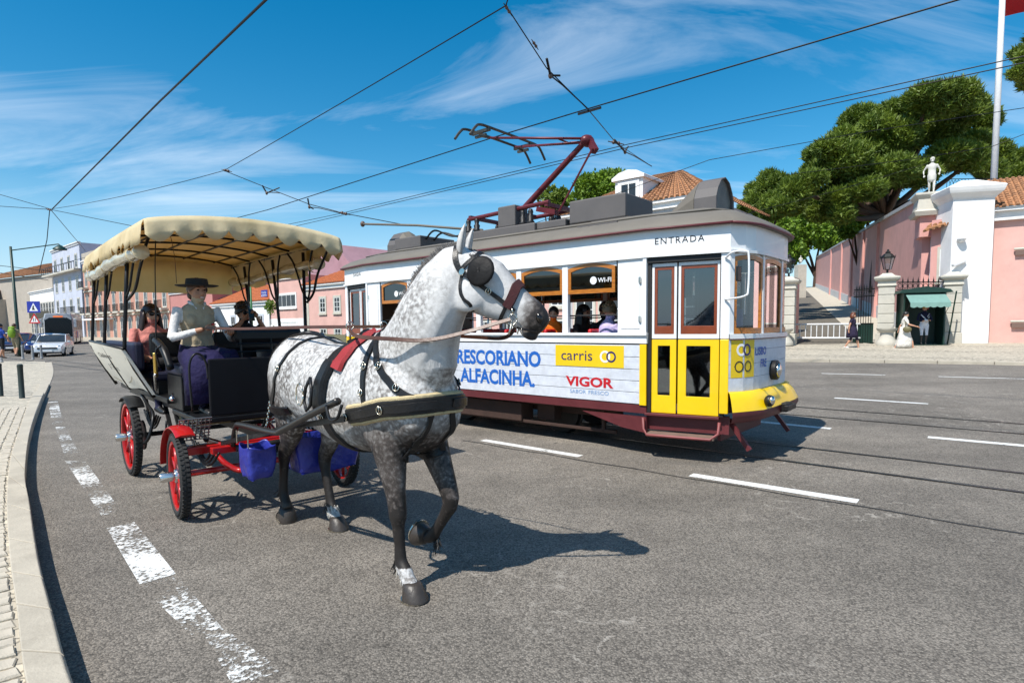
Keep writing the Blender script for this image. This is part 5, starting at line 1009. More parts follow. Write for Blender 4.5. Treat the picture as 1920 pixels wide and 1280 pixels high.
def person(label,P,loc,rz,M_,vox=.013,group=None,fem=False,head_yaw=0,hair='short',hairm=None,face=True,name='person',belly=0,cat='person',smile=False):
    """M_: skin, top, sleeve, bottom, shin, shoe materials. Local frame: x forward, y left."""
    root=empty(name,loc,rz,label,cat,group); k=P['k']; mb=MB(); pel,neck,hd=P['pel'],P['neck'],P['head']
    up=(neck-pel).normalized(); sd=(P['sh'][1]-P['sh'][0]).normalized(); fw_=sd.cross(up).normalized()
    w=[(.0,.155,.11),(.16,.165,.12),(.36,.135 if fem else .15,.105+belly),(.62,.165,.125+(.02 if fem else 0)),(.84,.17,.115),(.95,.12,.085),(1.02,.06,.06)]
    rings=[]
    for t,a,b in [(-.16,.09,.07)]+w:
        c=pel.lerp(neck,t); rings.append([c+sd*(a*k*math.cos(2*PI*j/16))+fw_*(b*k*math.sin(2*PI*j/16)) for j in range(16)])
    mb.loft(rings)
    if fem:
        for s in (-1,1): mb.ell(pel.lerp(neck,.66)+sd*s*.075*k+fw_*.085*k,(.065*k,.065*k,.065*k))
    T=lambda pts,r,n=10: mb.tube(pts,[x*k for x in r],n)
    T([neck-up*.06*k,neck.lerp(hd,.5),hd],[.062,.052,.055])
    for i in (0,1):
        sh,el,wr=P['sh'][i],P['el'][i],P['wr'][i]; T([sh-(el-sh).normalized()*.01,sh.lerp(el,.3),sh.lerp(el,.7),el],[.052,.047,.042,.037]); T([el,el.lerp(wr,.25),el.lerp(wr,.7),wr],[.038,.041,.032,.025])
        hp,kn,an=P['hip'][i],P['kn'][i],P['an'][i]; T([hp,hp.lerp(kn,.35),hp.lerp(kn,.75),kn],[.095,.086,.066,.055]); T([kn,kn.lerp(an,.3),kn.lerp(an,.7),an],[.055,.060,.044,.036])
        ft=P.get('foot',[Vector((1,0,0))]*2)[i]; T([an-ft*.06*k-Vector((0,0,.035*k)),an-Vector((0,0,.03*k)),an+ft*.09*k-Vector((0,0,.05*k)),an+ft*.17*k-Vector((0,0,.062*k))],[.034,.044,.036,.022])
        d=(wr-el).normalized(); mb.ell(wr+d*.05*k,(.034*k,.034*k,.034*k)); 
    # head: skull, jaw, cheeks, nose, brow, ears
    hy=Matrix.Rotation(head_yaw,3,'Z'); basis=Matrix((fw_,sd,up)).transposed(); 
    f0=Vector((1,0,0)); Rh=hy@Matrix.Identity(3)
    def hp_(x,y,z): return hd+Rh@Vector((x,y,z))*k
    HR=Rh
    mb.ell(hp_(-.012,0,.03),(.098*k,.078*k,.095*k),14,10,rot=HR); mb.ell(hp_(.02,0,-.035),(.072*k,.062*k,.085*k),14,10,rot=HR); mb.ell(hp_(.05,0,-.085),(.032*k,.035*k,.028*k),rot=HR)
    if face:
        mb.ell(hp_(.088,0,-.015),(.022*k,.013*k,.026*k),rot=HR); mb.ell(hp_(.078,0,.035),(.016*k,.05*k,.014*k),rot=HR)
        for s in (-1,1): mb.ell(hp_(.058,s*.035,-.03),(.026*k,.024*k,.025*k),rot=HR); mb.ell(hp_(-.005,s*.08,0),(.02*k,.01*k,.03*k),rot=HR)
    me=remesh(mb,vox*k,3,.5)
    mats=[M_['skin'],M_['top'],M_['sleeve'],M_['bottom'],M_['shin'],M_['shoe']]
    for m_ in mats: me.materials.append(m_)
    bones=[(hd,hd+Vector((0,0,.05)),0,.10),(neck+up*.035*k,hd,0,.05),(pel.lerp(neck,.28),pel.lerp(neck,.92),1,.15),(pel-up*.05,pel.lerp(neck,.10),3,.14)]
    cuff=M_.get('cuff',.9); hem=M_.get('hem',1.0)
    for i in (0,1):
        sh,el,wr=P['sh'][i],P['el'][i],P['wr'][i]; d=(wr-el).normalized(); A=[sh,el,wr]
        if cuff<=.5: c=sh.lerp(el,cuff*2); bones+=[(sh,c,2,.05),(c,el,0,.045),(el,wr+d*.08,0,.035)]
        else: c=el.lerp(wr,cuff*2-1); bones+=[(sh,el,2,.05),(el,c,2,.04),(c,wr+d*.08,0,.03)]
        hp,kn,an=P['hip'][i],P['kn'][i],P['an'][i]; bones+=[(hp,kn,3,.08),(kn,an,4,.05),(an-Vector((.05,0,.02)),an+Vector((.12,0,-.05)),5,.04)]
    def segd(p,a,b):
        ab=b-a; t=max(0,min(1,(p-a).dot(ab)/max(1e-9,ab.length_squared))); return (p-a-ab*t).length
    mi=[]
    for pl in me.polygons:
        c=pl.center; mi.append(min(bones,key=lambda b:segd(c,b[0],b[1])-b[3]*k)[2])
    me.polygons.foreach_set('material_index',mi); me.polygons.foreach_set('use_smooth',[True]*len(me.polygons))
    # fingers: four plus thumb per hand, curled
    ex=MB(); nm=len(mats)
    for i in (0,1):
        el,wr=P['el'][i],P['wr'][i]; d=(wr-el).normalized(); s_=1 if i else -1; dn=P.get('palm',[Vector((0,0,-1))]*2)[i]; dn=(dn-d*dn.dot(d)).normalized(); cr=d.cross(dn).normalized()
        for f in range(4):
            b0=wr+d*.072*k+cr*(-.024+.016*f)*k; ln=(.034,.04,.038,.03)[f]*k; ex.tube([b0-d*.02*k,b0+d*ln,b0+d*(ln*1.35)+dn*ln*.75,b0+d*ln*.9+dn*ln*1.5],[.0092*k,.0088*k,.008*k,.006*k],6)
        b0=wr+d*.03*k-cr*(.03*k)*s_*1; ex.tube([b0,b0+d*.028*k-cr*.018*k*s_+dn*.01*k,b0+d*.055*k-cr*.012*k*s_+dn*.028*k],[.011*k,.010*k,.008*k],6)
    bm=bmesh.new(); bm.from_mesh(me); t=bpy.data.meshes.new('t'); t.from_pydata(ex.v,[],ex.f); t.polygons.foreach_set('use_smooth',[True]*len(t.polygons)); bm.from_mesh(t); bm.to_mesh(me); bm.free(); bpy.data.meshes.remove(t)
    body=bpy.data.objects.new('body',me); COL.objects.link(body); body.parent=root
    def hobj(nm_,m_,fn,smooth=True,**kw): q=MB(); fn(q); return q.build(nm_,m_,root,smooth=smooth,**kw)
    if face:
        for s in (-1,1): hobj('eye',M_eye,lambda q:q.ell(hp_(.079,s*.032,.012),(.010*k,.014*k,.008*k),8,6,rot=HR)); hobj('eyebrow',hairm or H_blk,lambda q:q.tube([hp_(.088,s*.015,.038),hp_(.086,s*.034,.043),hp_(.074,s*.05,.036)],[.004*k,.005*k,.003*k],5))
        hobj('mouth',K_lip,lambda q:q.ell(hp_(.084,0,-.062),(.010*k,.026*k,.009*k),10,6,rot=HR))
        if smile: hobj('teeth',K_tooth,lambda q:q.ell(hp_(.089,0,-.061),(.008*k,.021*k,.0055*k),10,6,rot=HR))
    def hairfn(q):
        r_=random.Random(len(label)); 
        def capmesh(sx,sy,sz,zc,zmin,fr):
            rings=[]
            for i in range(9):
                t=PI*(.02+.60*i/8); ring=[]
                for j in range(20):
                    a=2*PI*j/20; fx=math.cos(a); cut=1.0-(.34*max(0,fx)**2 if fr else 0); tt=t*cut; w_=1+.035*math.sin(j*5.1+i*2.3)+r_.uniform(-.012,.012)
                    ring.append(hp_(-.016+sx*math.sin(tt)*fx*w_,sy*math.sin(tt)*math.sin(a)*w_,zc+sz*math.cos(tt)*w_))
                rings.append(ring)
            rings.reverse(); q.loft(rings)
        capmesh(.112,.092,.108,.032,0,True)
        if hair in ('long','bob'):
            n_=46 if hair=='long' else 34
            for i in range(n_):
                a=R(75+210*i/(n_-1)); ln=.30 if hair=='long' else .13; x0,y0=-.016+.098*math.cos(a),.084*math.sin(a); o=.03+r_.uniform(0,.03)
                q.tube([hp_(x0*.9,y0*.9,.06),hp_(x0,y0*1.06,-.02),hp_(x0*1.15-.0,y0*(1.15+o*4),-.02-ln*.5),hp_(x0*1.05+.01,y0*(1.1+o*4),-.02-ln*r_.uniform(.85,1.1))],[.022*k,.024*k,.022*k,.006*k],6)
        if hair=='bun': q.ell(hp_(-.12,0,-.03),(.05*k,.05*k,.05*k)); q.tube([hp_(-.12,.02,-.04),hp_(-.13,.03,-.12),hp_(-.11,.03,-.2)],[.03*k,.028*k,.008*k],8)
        if hair=='curly':
            for i in range(60): a=r_.uniform(0,2*PI); t=r_.uniform(.0,1.15); q.ell(hp_(-.02+.10*math.sin(t)*math.cos(a),.088*math.sin(t)*math.sin(a),.045+.105*math.cos(t)),(.022*k,.022*k,.022*k),6,5)
    if hair: hobj('hair',hairm or H_blk,hairfn)
    root['_k']=k
    return root,hobj,hp_
def strip(root):
    for o in root if isinstance(root,list) else [root]:
        if '_k' in o: del o['_k']
def sunglasses(hobj,hp_):
    for s in (-1,1): hobj('sunglass_lens',K_lens,lambda q:q.ell(hp_(.093,s*.033,.014),(.007,.031,.024),12,8))
    hobj('sunglass_frame',K_lens,lambda q:(q.tube([hp_(.088,-.066,.022),hp_(.099,-.03,.026),hp_(.099,.03,.026),hp_(.088,.066,.022)],.004,6),q.tube([hp_(.088,-.066,.022),hp_(0,-.084,.02)],.003,5),q.tube([hp_(.088,.066,.022),hp_(0,.084,.02)],.003,5)))
def CP(u,v,z=0): return CO+CE*u+CN*v+Vector((0,0,z))
K_shirt=cloth('white_shirt',(.62,.61,.60)); K_vest=cloth('khaki_vest',(.38,.31,.21)); K_navy=cloth('navy',(.016,.016,.045)); K_apron=cloth('purple_apron',(.014,.011,.055)); K_pink=cloth('pink_lace',(.55,.20,.17)); K_dark=cloth('black',(.014,.014,.016))
# carriage driver: hat, vest over white shirt, apron, holding the reins
P=sitting(1.31,1.0,reach=.36,hz=.40,spread=.11,feet_dx=.42,foot=.50); P['wr']=[Vector((.34,-.05,1.31+.34)),Vector((.40,.18,1.31+.31))]; P['el']=[Vector((.10,-.27,1.27+.29)),Vector((.12,.29,1.27+.28))]; P['head']+=Vector((.02,0,0))
drv,ho,hp_=person('driver in black hat and khaki vest over white shirt holding the reins',P,CP(-.86,.42),CA+R(4),dict(skin=S_tan,top=K_vest,sleeve=K_shirt,bottom=K_navy,shin=K_navy,shoe=K_sole,cuff=.86),.011,fem=True,hair='bun',hairm=H_brn,smile=True,head_yaw=R(6),name='person')
ho('hat',mat('hat_felt',(.010,.009,.009),.7,0,.3,12),lambda q:(q.lathe([(.03,.055),(.17,.050),(.195,.058),(.198,.064),(.17,.060),(.108,.062),(.102,.105),(.098,.128),(.06,.134),(.0,.134)],hp_(-.012,0,0),28,sx=1.0,sy=1.0)),True,auto=40)
ho('collar',K_shirt,lambda q:[q.tube([P['neck']+Vector((-.06,s*.05,.015)),P['neck']+Vector((.03,s*.065,.0)),P['neck']+Vector((.09,s*.03,-.06))],[.018,.02,.008],6) for s in (-1,1)])
ho('apron',K_apron,lambda q:q.loft([[(.02+.05*0,-.17,1.50),(.12,-.17,1.46),(.14,0,1.47),(.12,.17,1.46),(.02,.17,1.50),(.0,0,1.5)],[(.10,-.22,1.38),(.42,-.22,1.44),(.46,0,1.42),(.42,.22,1.44),(.10,.22,1.38),(.1,0,1.38)],[(.30,-.24,1.15),(.50,-.25,1.28),(.53,0,1.26),(.50,.25,1.28),(.30,.24,1.15),(.33,0,1.15)],[(.34,-.25,.92),(.50,-.27,.94),(.55,-.03,.95),(.50,.25,.95),(.34,.25,.92),(.36,0,.92)]],caps=True))
ho('vest_badge',T_redl,lambda q:q.box(.155,.16,.09,.13,1.27+.42,1.27+.435))
# long haired passenger in pink lace on the near bench
P=sitting(1.12,.97,reach=.33,hz=.13,lean=.02); P['wr'][0]=Vector((.30,-.02,1.12+.16)); P['wr'][1]=Vector((.33,.16,1.12+.15))
wom,ho,hp_=person('long-haired woman in pink lace top and sunglasses on the carriage bench',P,CP(-2.05,.24),CA+R(8),dict(skin=S_fair,top=K_pink,sleeve=K_pink,bottom=K_navy,shin=K_navy,shoe=K_sole,cuff=.3),.012,fem=True,hair='long',hairm=mat('hair_dark_brown',(.022,.010,.007),.4,0,.4,40),head_yaw=R(4)); sunglasses(ho,hp_)
ho('handbag',K_dark,lambda q:q.ell((.34,.02,1.12+.17),(.13,.16,.09),12,8))
# man raising a phone on the far bench
P=sitting(1.12,1.0,reach=.3,hz=.5,lean=.04); P['wr'][1]=Vector((.26,.10,1.12+.66)); P['el'][1]=Vector((.20,.28,1.12+.38)); P['wr'][0]=Vector((.25,-.09,1.12+.62)); P['el'][0]=Vector((.18,-.28,1.12+.36))
man,ho,hp_=person('dark-haired man in sunglasses holding a phone to his face in the carriage',P,CP(-2.15,1.28),CA+R(2),dict(skin=S_tan,top=K_dark,sleeve=K_dark,bottom=K_navy,shin=K_navy,shoe=K_sole,cuff=.35),.013,hair='curly',hairm=H_blk,head_yaw=R(12)); sunglasses(ho,hp_)
ph=MB(); ph.box(-.005,.005,-.038,.038,-.075,.075); ph=ph.build('phone',K_lens,None,bevel=.004); ph.location=CP(-2.15,1.28)+Matrix.Rotation(CA,3,'Z')@Vector((.30,.02,1.12+.70)); ph.rotation_euler=(0,R(-12),CA+R(20)); tag(ph,'black phone held up by the man in the carriage','phone')
# tram passengers, seated behind the open windows (tram frame coordinates)
def TP(x,y,z=0): return SQ(UC+x,QC+y,z)
K_or=cloth('orange_shirt',(.75,.16,.012)); K_lil=cloth('lilac_jacket',(.50,.42,.66)); K_br=cloth('brown_dark',(.03,.02,.016)); K_teal=cloth('teal',(.02,.10,.12))
def rider(label,x,y,yaw,top,skin_,hair,hairm,k=1.0,hy=0,vox=.017,cuff=.3,seat=1.12,reach=.3): 
    P=sitting(seat,k,kx=.24,feet_dx=.2,reach=reach,hz=.2); return person(label,P,TP(x,y),TA+yaw,dict(skin=skin_,top=top,sleeve=top,bottom=K_navy,shin=K_navy,shoe=K_sole,cuff=cuff),vox,hair=hair,hairm=hairm,head_yaw=hy,group=None)
rider('smiling boy in orange shirt leaning at the open tram window',X(-5.05)-.10,-.80,R(-45),K_or,S_fair,'short',H_blk,.86,R(-15),.015,seat=1.20,reach=.24)
rider('tram passenger in lilac jacket with short fair hair, seen from behind',X(-4.20),-.86,R(60),K_lil,S_fair,'curly',H_gry,.98,R(10),cuff=.9)
rider('dark-haired tram passenger sitting just behind the boy in orange',X(-4.78),-.62,R(0),K_br,S_tan,'long',H_blk,.98)
rider('tram passenger in dark clothes at the foremost side window, farther in',X(-4.38),-.55,R(150),K_dark,S_tan,'short',H_blk,1.02)
rider('curly dark-haired tram passenger beside the lilac jacket',X(-4.22),-.30,R(70),K_br,S_dark,'curly',H_blk,.98)
rider('bare-armed long-haired tram passenger at the rearmost side window',X(-8.25),-.86,R(180),K_br,S_fair,'long',H_blk,.95,cuff=.1)
P=standing(1.72,0,.3); P['wr']=[Vector((.34,-.2,1.05)),Vector((.34,.2,1.05))]
person('tram driver in dark uniform standing behind the front windows',P,TP(3.25,.15,.68),TA,dict(skin=S_tan,top=K_navy,sleeve=K_navy,bottom=K_navy,shin=K_navy,shoe=K_sole,cuff=.9),.018,hair='short')
# pavement walkers and the palace guard
K_dress=cloth('navy_dress',(.022,.016,.04)); K_lin=cloth('white_linen',(.66,.62,.56)); K_olive=mat('olive_leather',(.13,.11,.045),.5)
def groundq(x,y,Yd): p=at(x,y,Yd); return p
wl=at(1597,655,26.0)
P=standing(1.62,.26,-.12); 
w1,ho,hp_=person('woman in navy dress and white trainers walking along the pavement',P,wl,TA+R(6),dict(skin=S_fair,top=K_dress,sleeve=K_dress,bottom=K_dress,shin=S_fair,shoe=K_shoe,cuff=.25),.02,fem=True,hair='bob',hairm=H_red,head_yaw=R(-10),belly=.03)
ho('dress_skirt',K_dress,lambda q:q.loft([[(.17*a*s_,b*s_*.8,z) for a,b in [(math.cos(2*PI*j/18),.2*math.sin(2*PI*j/18)) for j in range(18)]] for z,s_ in ((1.0,.95),(.85,1.15),(.68,1.3),(.52,1.42))]))
w2p=at(1695,657,25.0)
P=standing(1.64,.34,.30); P['wr'][0]=Vector((.42,-.20,1.02)); P['el'][0]=Vector((.16,-.24,1.10))
w2,ho,hp_=person('woman in long white linen dress with olive shoulder bag walking',P,w2p,TA+R(4),dict(skin=S_fair,top=K_lin,sleeve=K_lin,bottom=K_lin,shin=S_fair,shoe=K_shoe,cuff=.4),.02,fem=True,hair='bun',hairm=H_blk)
ho('long_skirt',K_lin,lambda q:q.loft([[(.18*math.cos(2*PI*j/20)*s_*(1+.10*math.sin(j*2.1)*(s_>1.3))+dx_,.13*math.sin(2*PI*j/20)*s_,z) for j in range(20)] for z,s_,dx_ in ((1.02,.92,0),(.80,1.1,.0),(.5,1.4,.0),(.28,1.62,-.02),(.14,1.75,-.05))]))
ho('shoulder_bag',K_olive,lambda q:(q.ell((.10,-.26,.90),(.16,.06,.13),12,8))); ho('bag_strap',K_olive,lambda q:q.tube([(.02,-.25,.98),(.02,-.15,1.3),(0,.1,1.36)],.012,6))
K_uni=cloth('uniform_navy',(.010,.011,.035)); K_uw=cloth('uniform_white',(.66,.66,.70)); K_gold=mat('helmet_gold',(.45,.27,.06),.3,.9); K_redp=mat('plume_red',(.45,.02,.02),.6)
gp=at(1731,647,26.2)
P=standing(1.74,0,.1); P['wr']=[Vector((.24,.05,1.12)),Vector((.26,-.04,1.10))]; P['el']=[Vector((.06,-.28,1.12)),Vector((.06,.28,1.12))]
gd,ho,hp_=person('palace guard in dark tunic, white breeches and plumed helmet in the sentry box',P,gp,R(-110),dict(skin=S_fair,top=K_uni,sleeve=K_uni,bottom=K_uw,shin=K_sole,shoe=K_sole,cuff=.9),.02,hair=None)
ho('helmet',K_gold,lambda q:q.lathe([(.10,.03),(.112,.05),(.10,.10),(.07,.14),(.02,.16)],hp_(-.01,0,0),16)); ho('plume',K_redp,lambda q:q.tube([hp_(-.02,.11,-.02),hp_(-.03,.12,.06),hp_(-.03,.11,.15)],[.02,.028,.012],8)); ho('cross_belt',K_uw,lambda q:(q.tube([(.13,-.16,1.36),(.16,-.04,1.22),(.15,.12,1.04)],.022,6))); ho('shoulder_cord',K_uw,lambda q:q.tube([(.10,.16,1.40),(.17,.08,1.28),(.17,.12,1.2),(.12,.17,1.30)],.014,6)); ho('waist_belt',K_uw,lambda q:q.lathe([(.155,0),(.16,.03),(.15,.06)],(0,0,1.02),16,caps=False,sx=.85)); ho('gauntlet',K_uw,lambda q:q.ell((.25,0,1.11),(.07,.09,.05),10,6))
# two walkers by the crossing on the left
K_grn=mat('backpack_green',(.16,.28,.01),.6,0,.15,6); K_bl=cloth('blue_shirt',(.02,.06,.30)); K_khk=cloth('khaki_shorts',(.25,.22,.15))
b0=at(30,668,31); P=standing(1.72,.12,.15)
bp_,ho,hp_=person('walker with a bright green backpack near the pedestrian crossing',P,b0,R(100),dict(skin=S_fair,top=K_khk,sleeve=K_khk,bottom=K_khk,shin=S_fair,shoe=K_sole,cuff=.3),.022,hair='short',hairm=H_brn)
ho('backpack',K_grn,lambda q:(q.ell((-.22,0,1.25),(.14,.18,.28),14,10),q.ell((-.20,0,1.50),(.10,.16,.09),12,8)))
person('walker in blue shirt cut by the left picture edge',standing(1.7,.15,.2),at(4,672,29),R(80),dict(skin=S_tan,top=K_bl,sleeve=K_bl,bottom=K_dark,shin=S_tan,shoe=K_sole,cuff=.3),.022,hair='short')
for o in bpy.data.objects:
    if '_k' in o: del o['_k']
# ================================================================ palace side: gate, walls, sentry box
def stucco(name,c): return mat(name,c,.85,0,.14,1.1,.25,14,grime=.22)
B_pink=stucco('pink_stucco',(.66,.34,.30)); B_pink2=stucco('pale_pink_stucco',(.66,.39,.34)); B_white=stucco('white_stucco',(.80,.79,.78)); B_stone=mat('limestone',(.52,.49,.42),.8,0,.16,2.5,.3,30,grime=.3); B_grey=stucco('grey_stucco',(.42,.42,.43)); B_cream=stucco('cream_stucco',(.42,.37,.31)); B_blue=stucco('pale_blue_stucco',(.50,.53,.62)); B_rose=stucco('rose_stucco',(.46,.20,.18)); B_mauve=stucco('mauve_stucco',(.33,.19,.22)); B_salm=stucco('salmon_stucco',(.52,.27,.20))
I_grn=mat('dark_green_paint',(.008,.035,.025),.45,0,.2,8); I_blk=mat('wrought_iron',(.010,.011,.010),.5,.3,.3,10); G_win=mat('house_window_glass',(.03,.035,.04),.12,0,.4,2); W_fr=mat('window_frame_white',(.70,.70,.68),.5,0,.05,8)
def tile_mat(name,a,b_):
    m=bpy.data.materials.new(name); m.use_nodes=True; nt=m.node_tree; N=nt.nodes; K=nt.links.new; bs=N['Principled BSDF']; bs.inputs['Roughness'].default_value=.85; t=N.new('ShaderNodeTexCoord'); x=N.new('ShaderNodeTexNoise'); x.inputs['Scale'].default_value=3.5; x.inputs['Detail'].default_value=7; x.inputs['Roughness'].default_value=.8; K(t.outputs['Object'],x.inputs['Vector']); r=N.new('ShaderNodeValToRGB'); r.color_ramp.elements[0].position=.35; r.color_ramp.elements[0].color=(*b_,1); r.color_ramp.elements[1].position=.62; r.color_ramp.elements[1].color=(*a,1); K(x.outputs[0],r.inputs[0]); K(r.outputs[0],bs.inputs['Base Color']); return m
R_old=tile_mat('old_roof_tile',(.46,.22,.10),(.15,.075,.04)); R_new=tile_mat('new_roof_tile',(.55,.17,.06),(.38,.11,.04))
def tiled(name,A,B,C,D,m_,parent,tw=.24,tl=.38):
    """barrel tiles over a roof plane: A,B eave corners, D,C ridge corners; real half-round covers course by course"""
    A,B,C,D=[Vector(p) for p in (A,B,C,D)]; w=(B-A).length; k=max(2,int(w/tw)); h=((D-A).length+(C-B).length)/2; r=max(2,int(h/tl)); nr=((B-A).cross(D-A)).normalized()
    if nr.z<0: nr=-nr
    mb=MB(); mb.add([A,B,C,D],[(0,1,2,3)])
    for i in range(k):
        for j in range(r):
            u0=(i+.18)/k; u1=(i+.82)/k; um=(i+.5)/k; v0=j/r; v1=(j+1.12)/r if j<r-1 else 1
            def S(u,v,hh): return A.lerp(B,u).lerp(D.lerp(C,u),v)+nr*hh
            hh=.085*(w/k/.24); mb.add([S(u0,v0,.03),S(u0+(um-u0)*.4,v0,hh*.85+.03),S(um+(um-u0)*.6,v0,hh*.85+.03),S(u1,v0,.03),S(u0,v1,.0),S(u0+(um-u0)*.4,v1,hh*.7),S(um+(um-u0)*.6,v1,hh*.7),S(u1,v1,.0)],[(0,1,5,4),(1,2,6,5),(2,3,7,6),(0,3,2,1)])
    o=mb.build(name,m_,parent); o['kind']='stuff'; return o
def wtag(root,**k): return root
def window(parent,M,a,b,w,h,sur=B_stone,fr=W_fr,lights=2,name='window',sill=True,arch=0,rows=2):
    """stone surround, frame, panes, glazing bars on a facade map M(a,b,d)"""
    def rc(x0,x1,y0,y1):
        if arch: return [(x0,y0),(x1,y0)]+[(x1-(x1-x0)*j/8,y1+arch*math.sin(PI*j/8)) for j in range(9)]
        return [(x0,y0),(x1,y0),(x1,y1),(x0,y1)]
    s=.16 if w>.7 else .10
    mb=MB(); mb.ring(rc(a-w/2-s,a+w/2+s,b-s*.8,b+h+s),rc(a-w/2,a+w/2,b,b+h),M,-.02,.05); win=mb.build(name,sur,parent)
    mb=MB(); mb.prism(rc(a-w/2,a+w/2,b,b+h),M,.0,.012); mb.build('pane',G_win,win)
    mb=MB(); mb.ring(rc(a-w/2,a+w/2,b,b+h),rc(a-w/2+.06,a+w/2-.06,b+.06,b+h-.06),M,.013,.04); 
    for i in range(1,lights): x=a-w/2+w*i/lights; mb.prism([(x-.03,b),(x+.03,b),(x+.03,b+h),(x-.03,b+h)],M,.014,.038)
    for i in range(1,rows): y=b+h*i/rows; mb.prism([(a-w/2,y-.02),(a+w/2,y-.02),(a+w/2,y+.02),(a-w/2,y+.02)],M,.014,.036)
    mb.build('frame',fr,win)
    if sill: mb=MB(); mb.prism([(a-w/2-s-.05,b-s*.8-.10),(a+w/2+s+.05,b-s*.8-.10),(a+w/2+s+.05,b-s*.8),(a-w/2-s-.05,b-s*.8)],M,-.02,.12); mb.build('sill',sur,win)
    return win
def facade(p0,p1,z0=0):
    """map along the wall from p0 to p1 (a metres), b height, d outwards to the right of travel p0->p1"""
    p0=Vector((p0[0],p0[1],0));p1=Vector((p1[0],p1[1],0)); t=(p1-p0).normalized(); nn=Vector((t.y,-t.x,0)); return lambda a,b,d:p0+t*a+nn*d+Vector((0,0,z0+b)),(p1-p0).length
GZ=.60
# gate piers with lanterns
def pier(px,Yd,label,lant=True,h=3.30,w=.78):
    c=at(px,645,Yd); o=empty('gate_pier',(c.x,c.y,GZ),TA+R(8),label,'pier','stone gate piers'); M=lambda a,b,d:(a,d,b)
    mb=MB(); mb.box(-w*.5,w*.5,-w*.5,w*.5,-.3,.55); mb.build('plinth',B_stone,o,bevel=.03)
    zs=[.56,1.0,1.44,1.88,2.32,2.66]
    for i in range(5): mb=MB(); mb.box(-w*.42,w*.42,-w*.42,w*.42,zs[i]+.012,zs[i+1]-.012); mb.build('block',B_stone,o,bevel=.02)
    mb=MB(); mb.box(-w*.38,w*.38,-w*.38,w*.38,.5,2.7); mb.build('core',B_stone,o)
    mb=MB(); mb.loft([[(s*a,s*b,z) for a,b in ((-1,-1),(1,-1),(1,1),(-1,1))] for z,s in ((2.66,w*.42),(2.74,w*.5),(2.80,w*.46),(2.94,w*.46),(3.0,w*.6),(3.08,w*.66),(3.14,w*.66),(3.2,w*.4),(3.32,w*.22))]); mb.build('cap',B_stone,o)
    if lant:
        l=empty('lantern',(c.x,c.y,GZ+3.3),TA+R(8),label.replace('stone gate pier','black iron lantern on the gate pier'),'lantern','lanterns on the gate piers')
        mb=MB(); mb.lathe([(.09,0),(.05,.05),(.04,.16),(.16,.20)],(0,0,0),8); mb.build('base',I_blk,l)
        for j in range(6):
            a0=2*PI*j/6; mb=MB(); mb.tube([(.15*math.cos(a0),.15*math.sin(a0),.2),(.27*math.cos(a0),.27*math.sin(a0),.72)],.014,5); mb.build('bar',I_blk,l); a1=2*PI*(j+1)/6; mb=MB(); mb.add([(.145*math.cos(a0),.145*math.sin(a0),.2),(.145*math.cos(a1),.145*math.sin(a1),.2),(.262*math.cos(a1),.262*math.sin(a1),.72),(.262*math.cos(a0),.262*math.sin(a0),.72)],[(0,1,2,3)]); mb.build('pane',G_clear,l)
        mb=MB(); mb.lathe([(.30,.72),(.31,.76),(.16,.92),(.10,.94),(.11,1.0),(.05,1.05),(.04,1.12),(.0,1.14)],(0,0,0),6); mb.build('roof',I_blk,l)
        for j in range(6): a0=2*PI*j/6; mb=MB(); mb.tube([(.29*math.cos(a0),.29*math.sin(a0),.76),(.31*math.cos(a0),.31*math.sin(a0),.88)],[.02,.004],5); mb.build('finial',I_blk,l)
    return c
pA=pier(1476,29.0,'stone gate pier next to the tram front'); pB=pier(1659,27.6,'stone gate pier left of the sentry box'); pC=pier(1782,27.2,'stone gate pier against the white pillar',False)
def vase(px,Yd,lab): 
    c=at(px,646,Yd); mb=MB(); mb.lathe([(.42,0),(.44,.1),(.40,.2),(.26,.45),(.26,.6),(.40,.72),(.42,.80),(.0,.80)],(0,0,0),20); o=mb.build('stone_bollard',B_stone,None,smooth=True,auto=40); o.location=(c.x,c.y,GZ-.02); tag(o,lab,'bollard','bell-shaped stone bollards')
vase(1469,28.2,'bell-shaped stone bollard at the foot of the pier next to the tram'); vase(1662,26.7,'bell-shaped stone bollard at the foot of the pier beside the sentry box')
def ironwork(name,label,A,B,h,parent_cat,n,z0=.05,top=.45,dense=True):
    A=Vector((A.x,A.y,GZ));B=Vector((B.x,B.y,GZ)); o=empty(name,A,0,label,parent_cat); d=B-A; L_=d.length; t=d.normalized()
    for z in (z0,1.0,h-top,h-.12): mb=MB(); mb.bar(t*0+Vector((0,0,z)),t*L_+Vector((0,0,z)),.045,.05); mb.build('rail',I_blk,o)
    mb0=MB(); mb0.tube([(0,0,z0),(0,0,h-.12)],.016,5); mb0.lathe([(.02,h-.14),(.035,h-.08),(.03,h-.02),(.012,h+.06),(.0,h+.16)],(0,0,0),6); b0=mb0.build('bar',I_blk,o)
    for i in range(1,n):
        c=b0 if i==1 else b0.copy()
        if i>1: COL.objects.link(c)
        c.location=t*(L_*i/n)
    for i in range(n*1):
        cx=t*(L_*(i+.5)/n); mb=MB(); mb.tube([cx+t*(.10*math.cos(a*PI/5))+Vector((0,0,h-top/2-.06+.10*math.sin(a*PI/5))) for a in range(11)],.012,5); mb.build('ring',I_blk,o)
    return o
ironwork('iron_fence','black iron fence with spikes behind the sentry box',pB+TE*.42,pC-TE*.35,3.0,'fence',9)
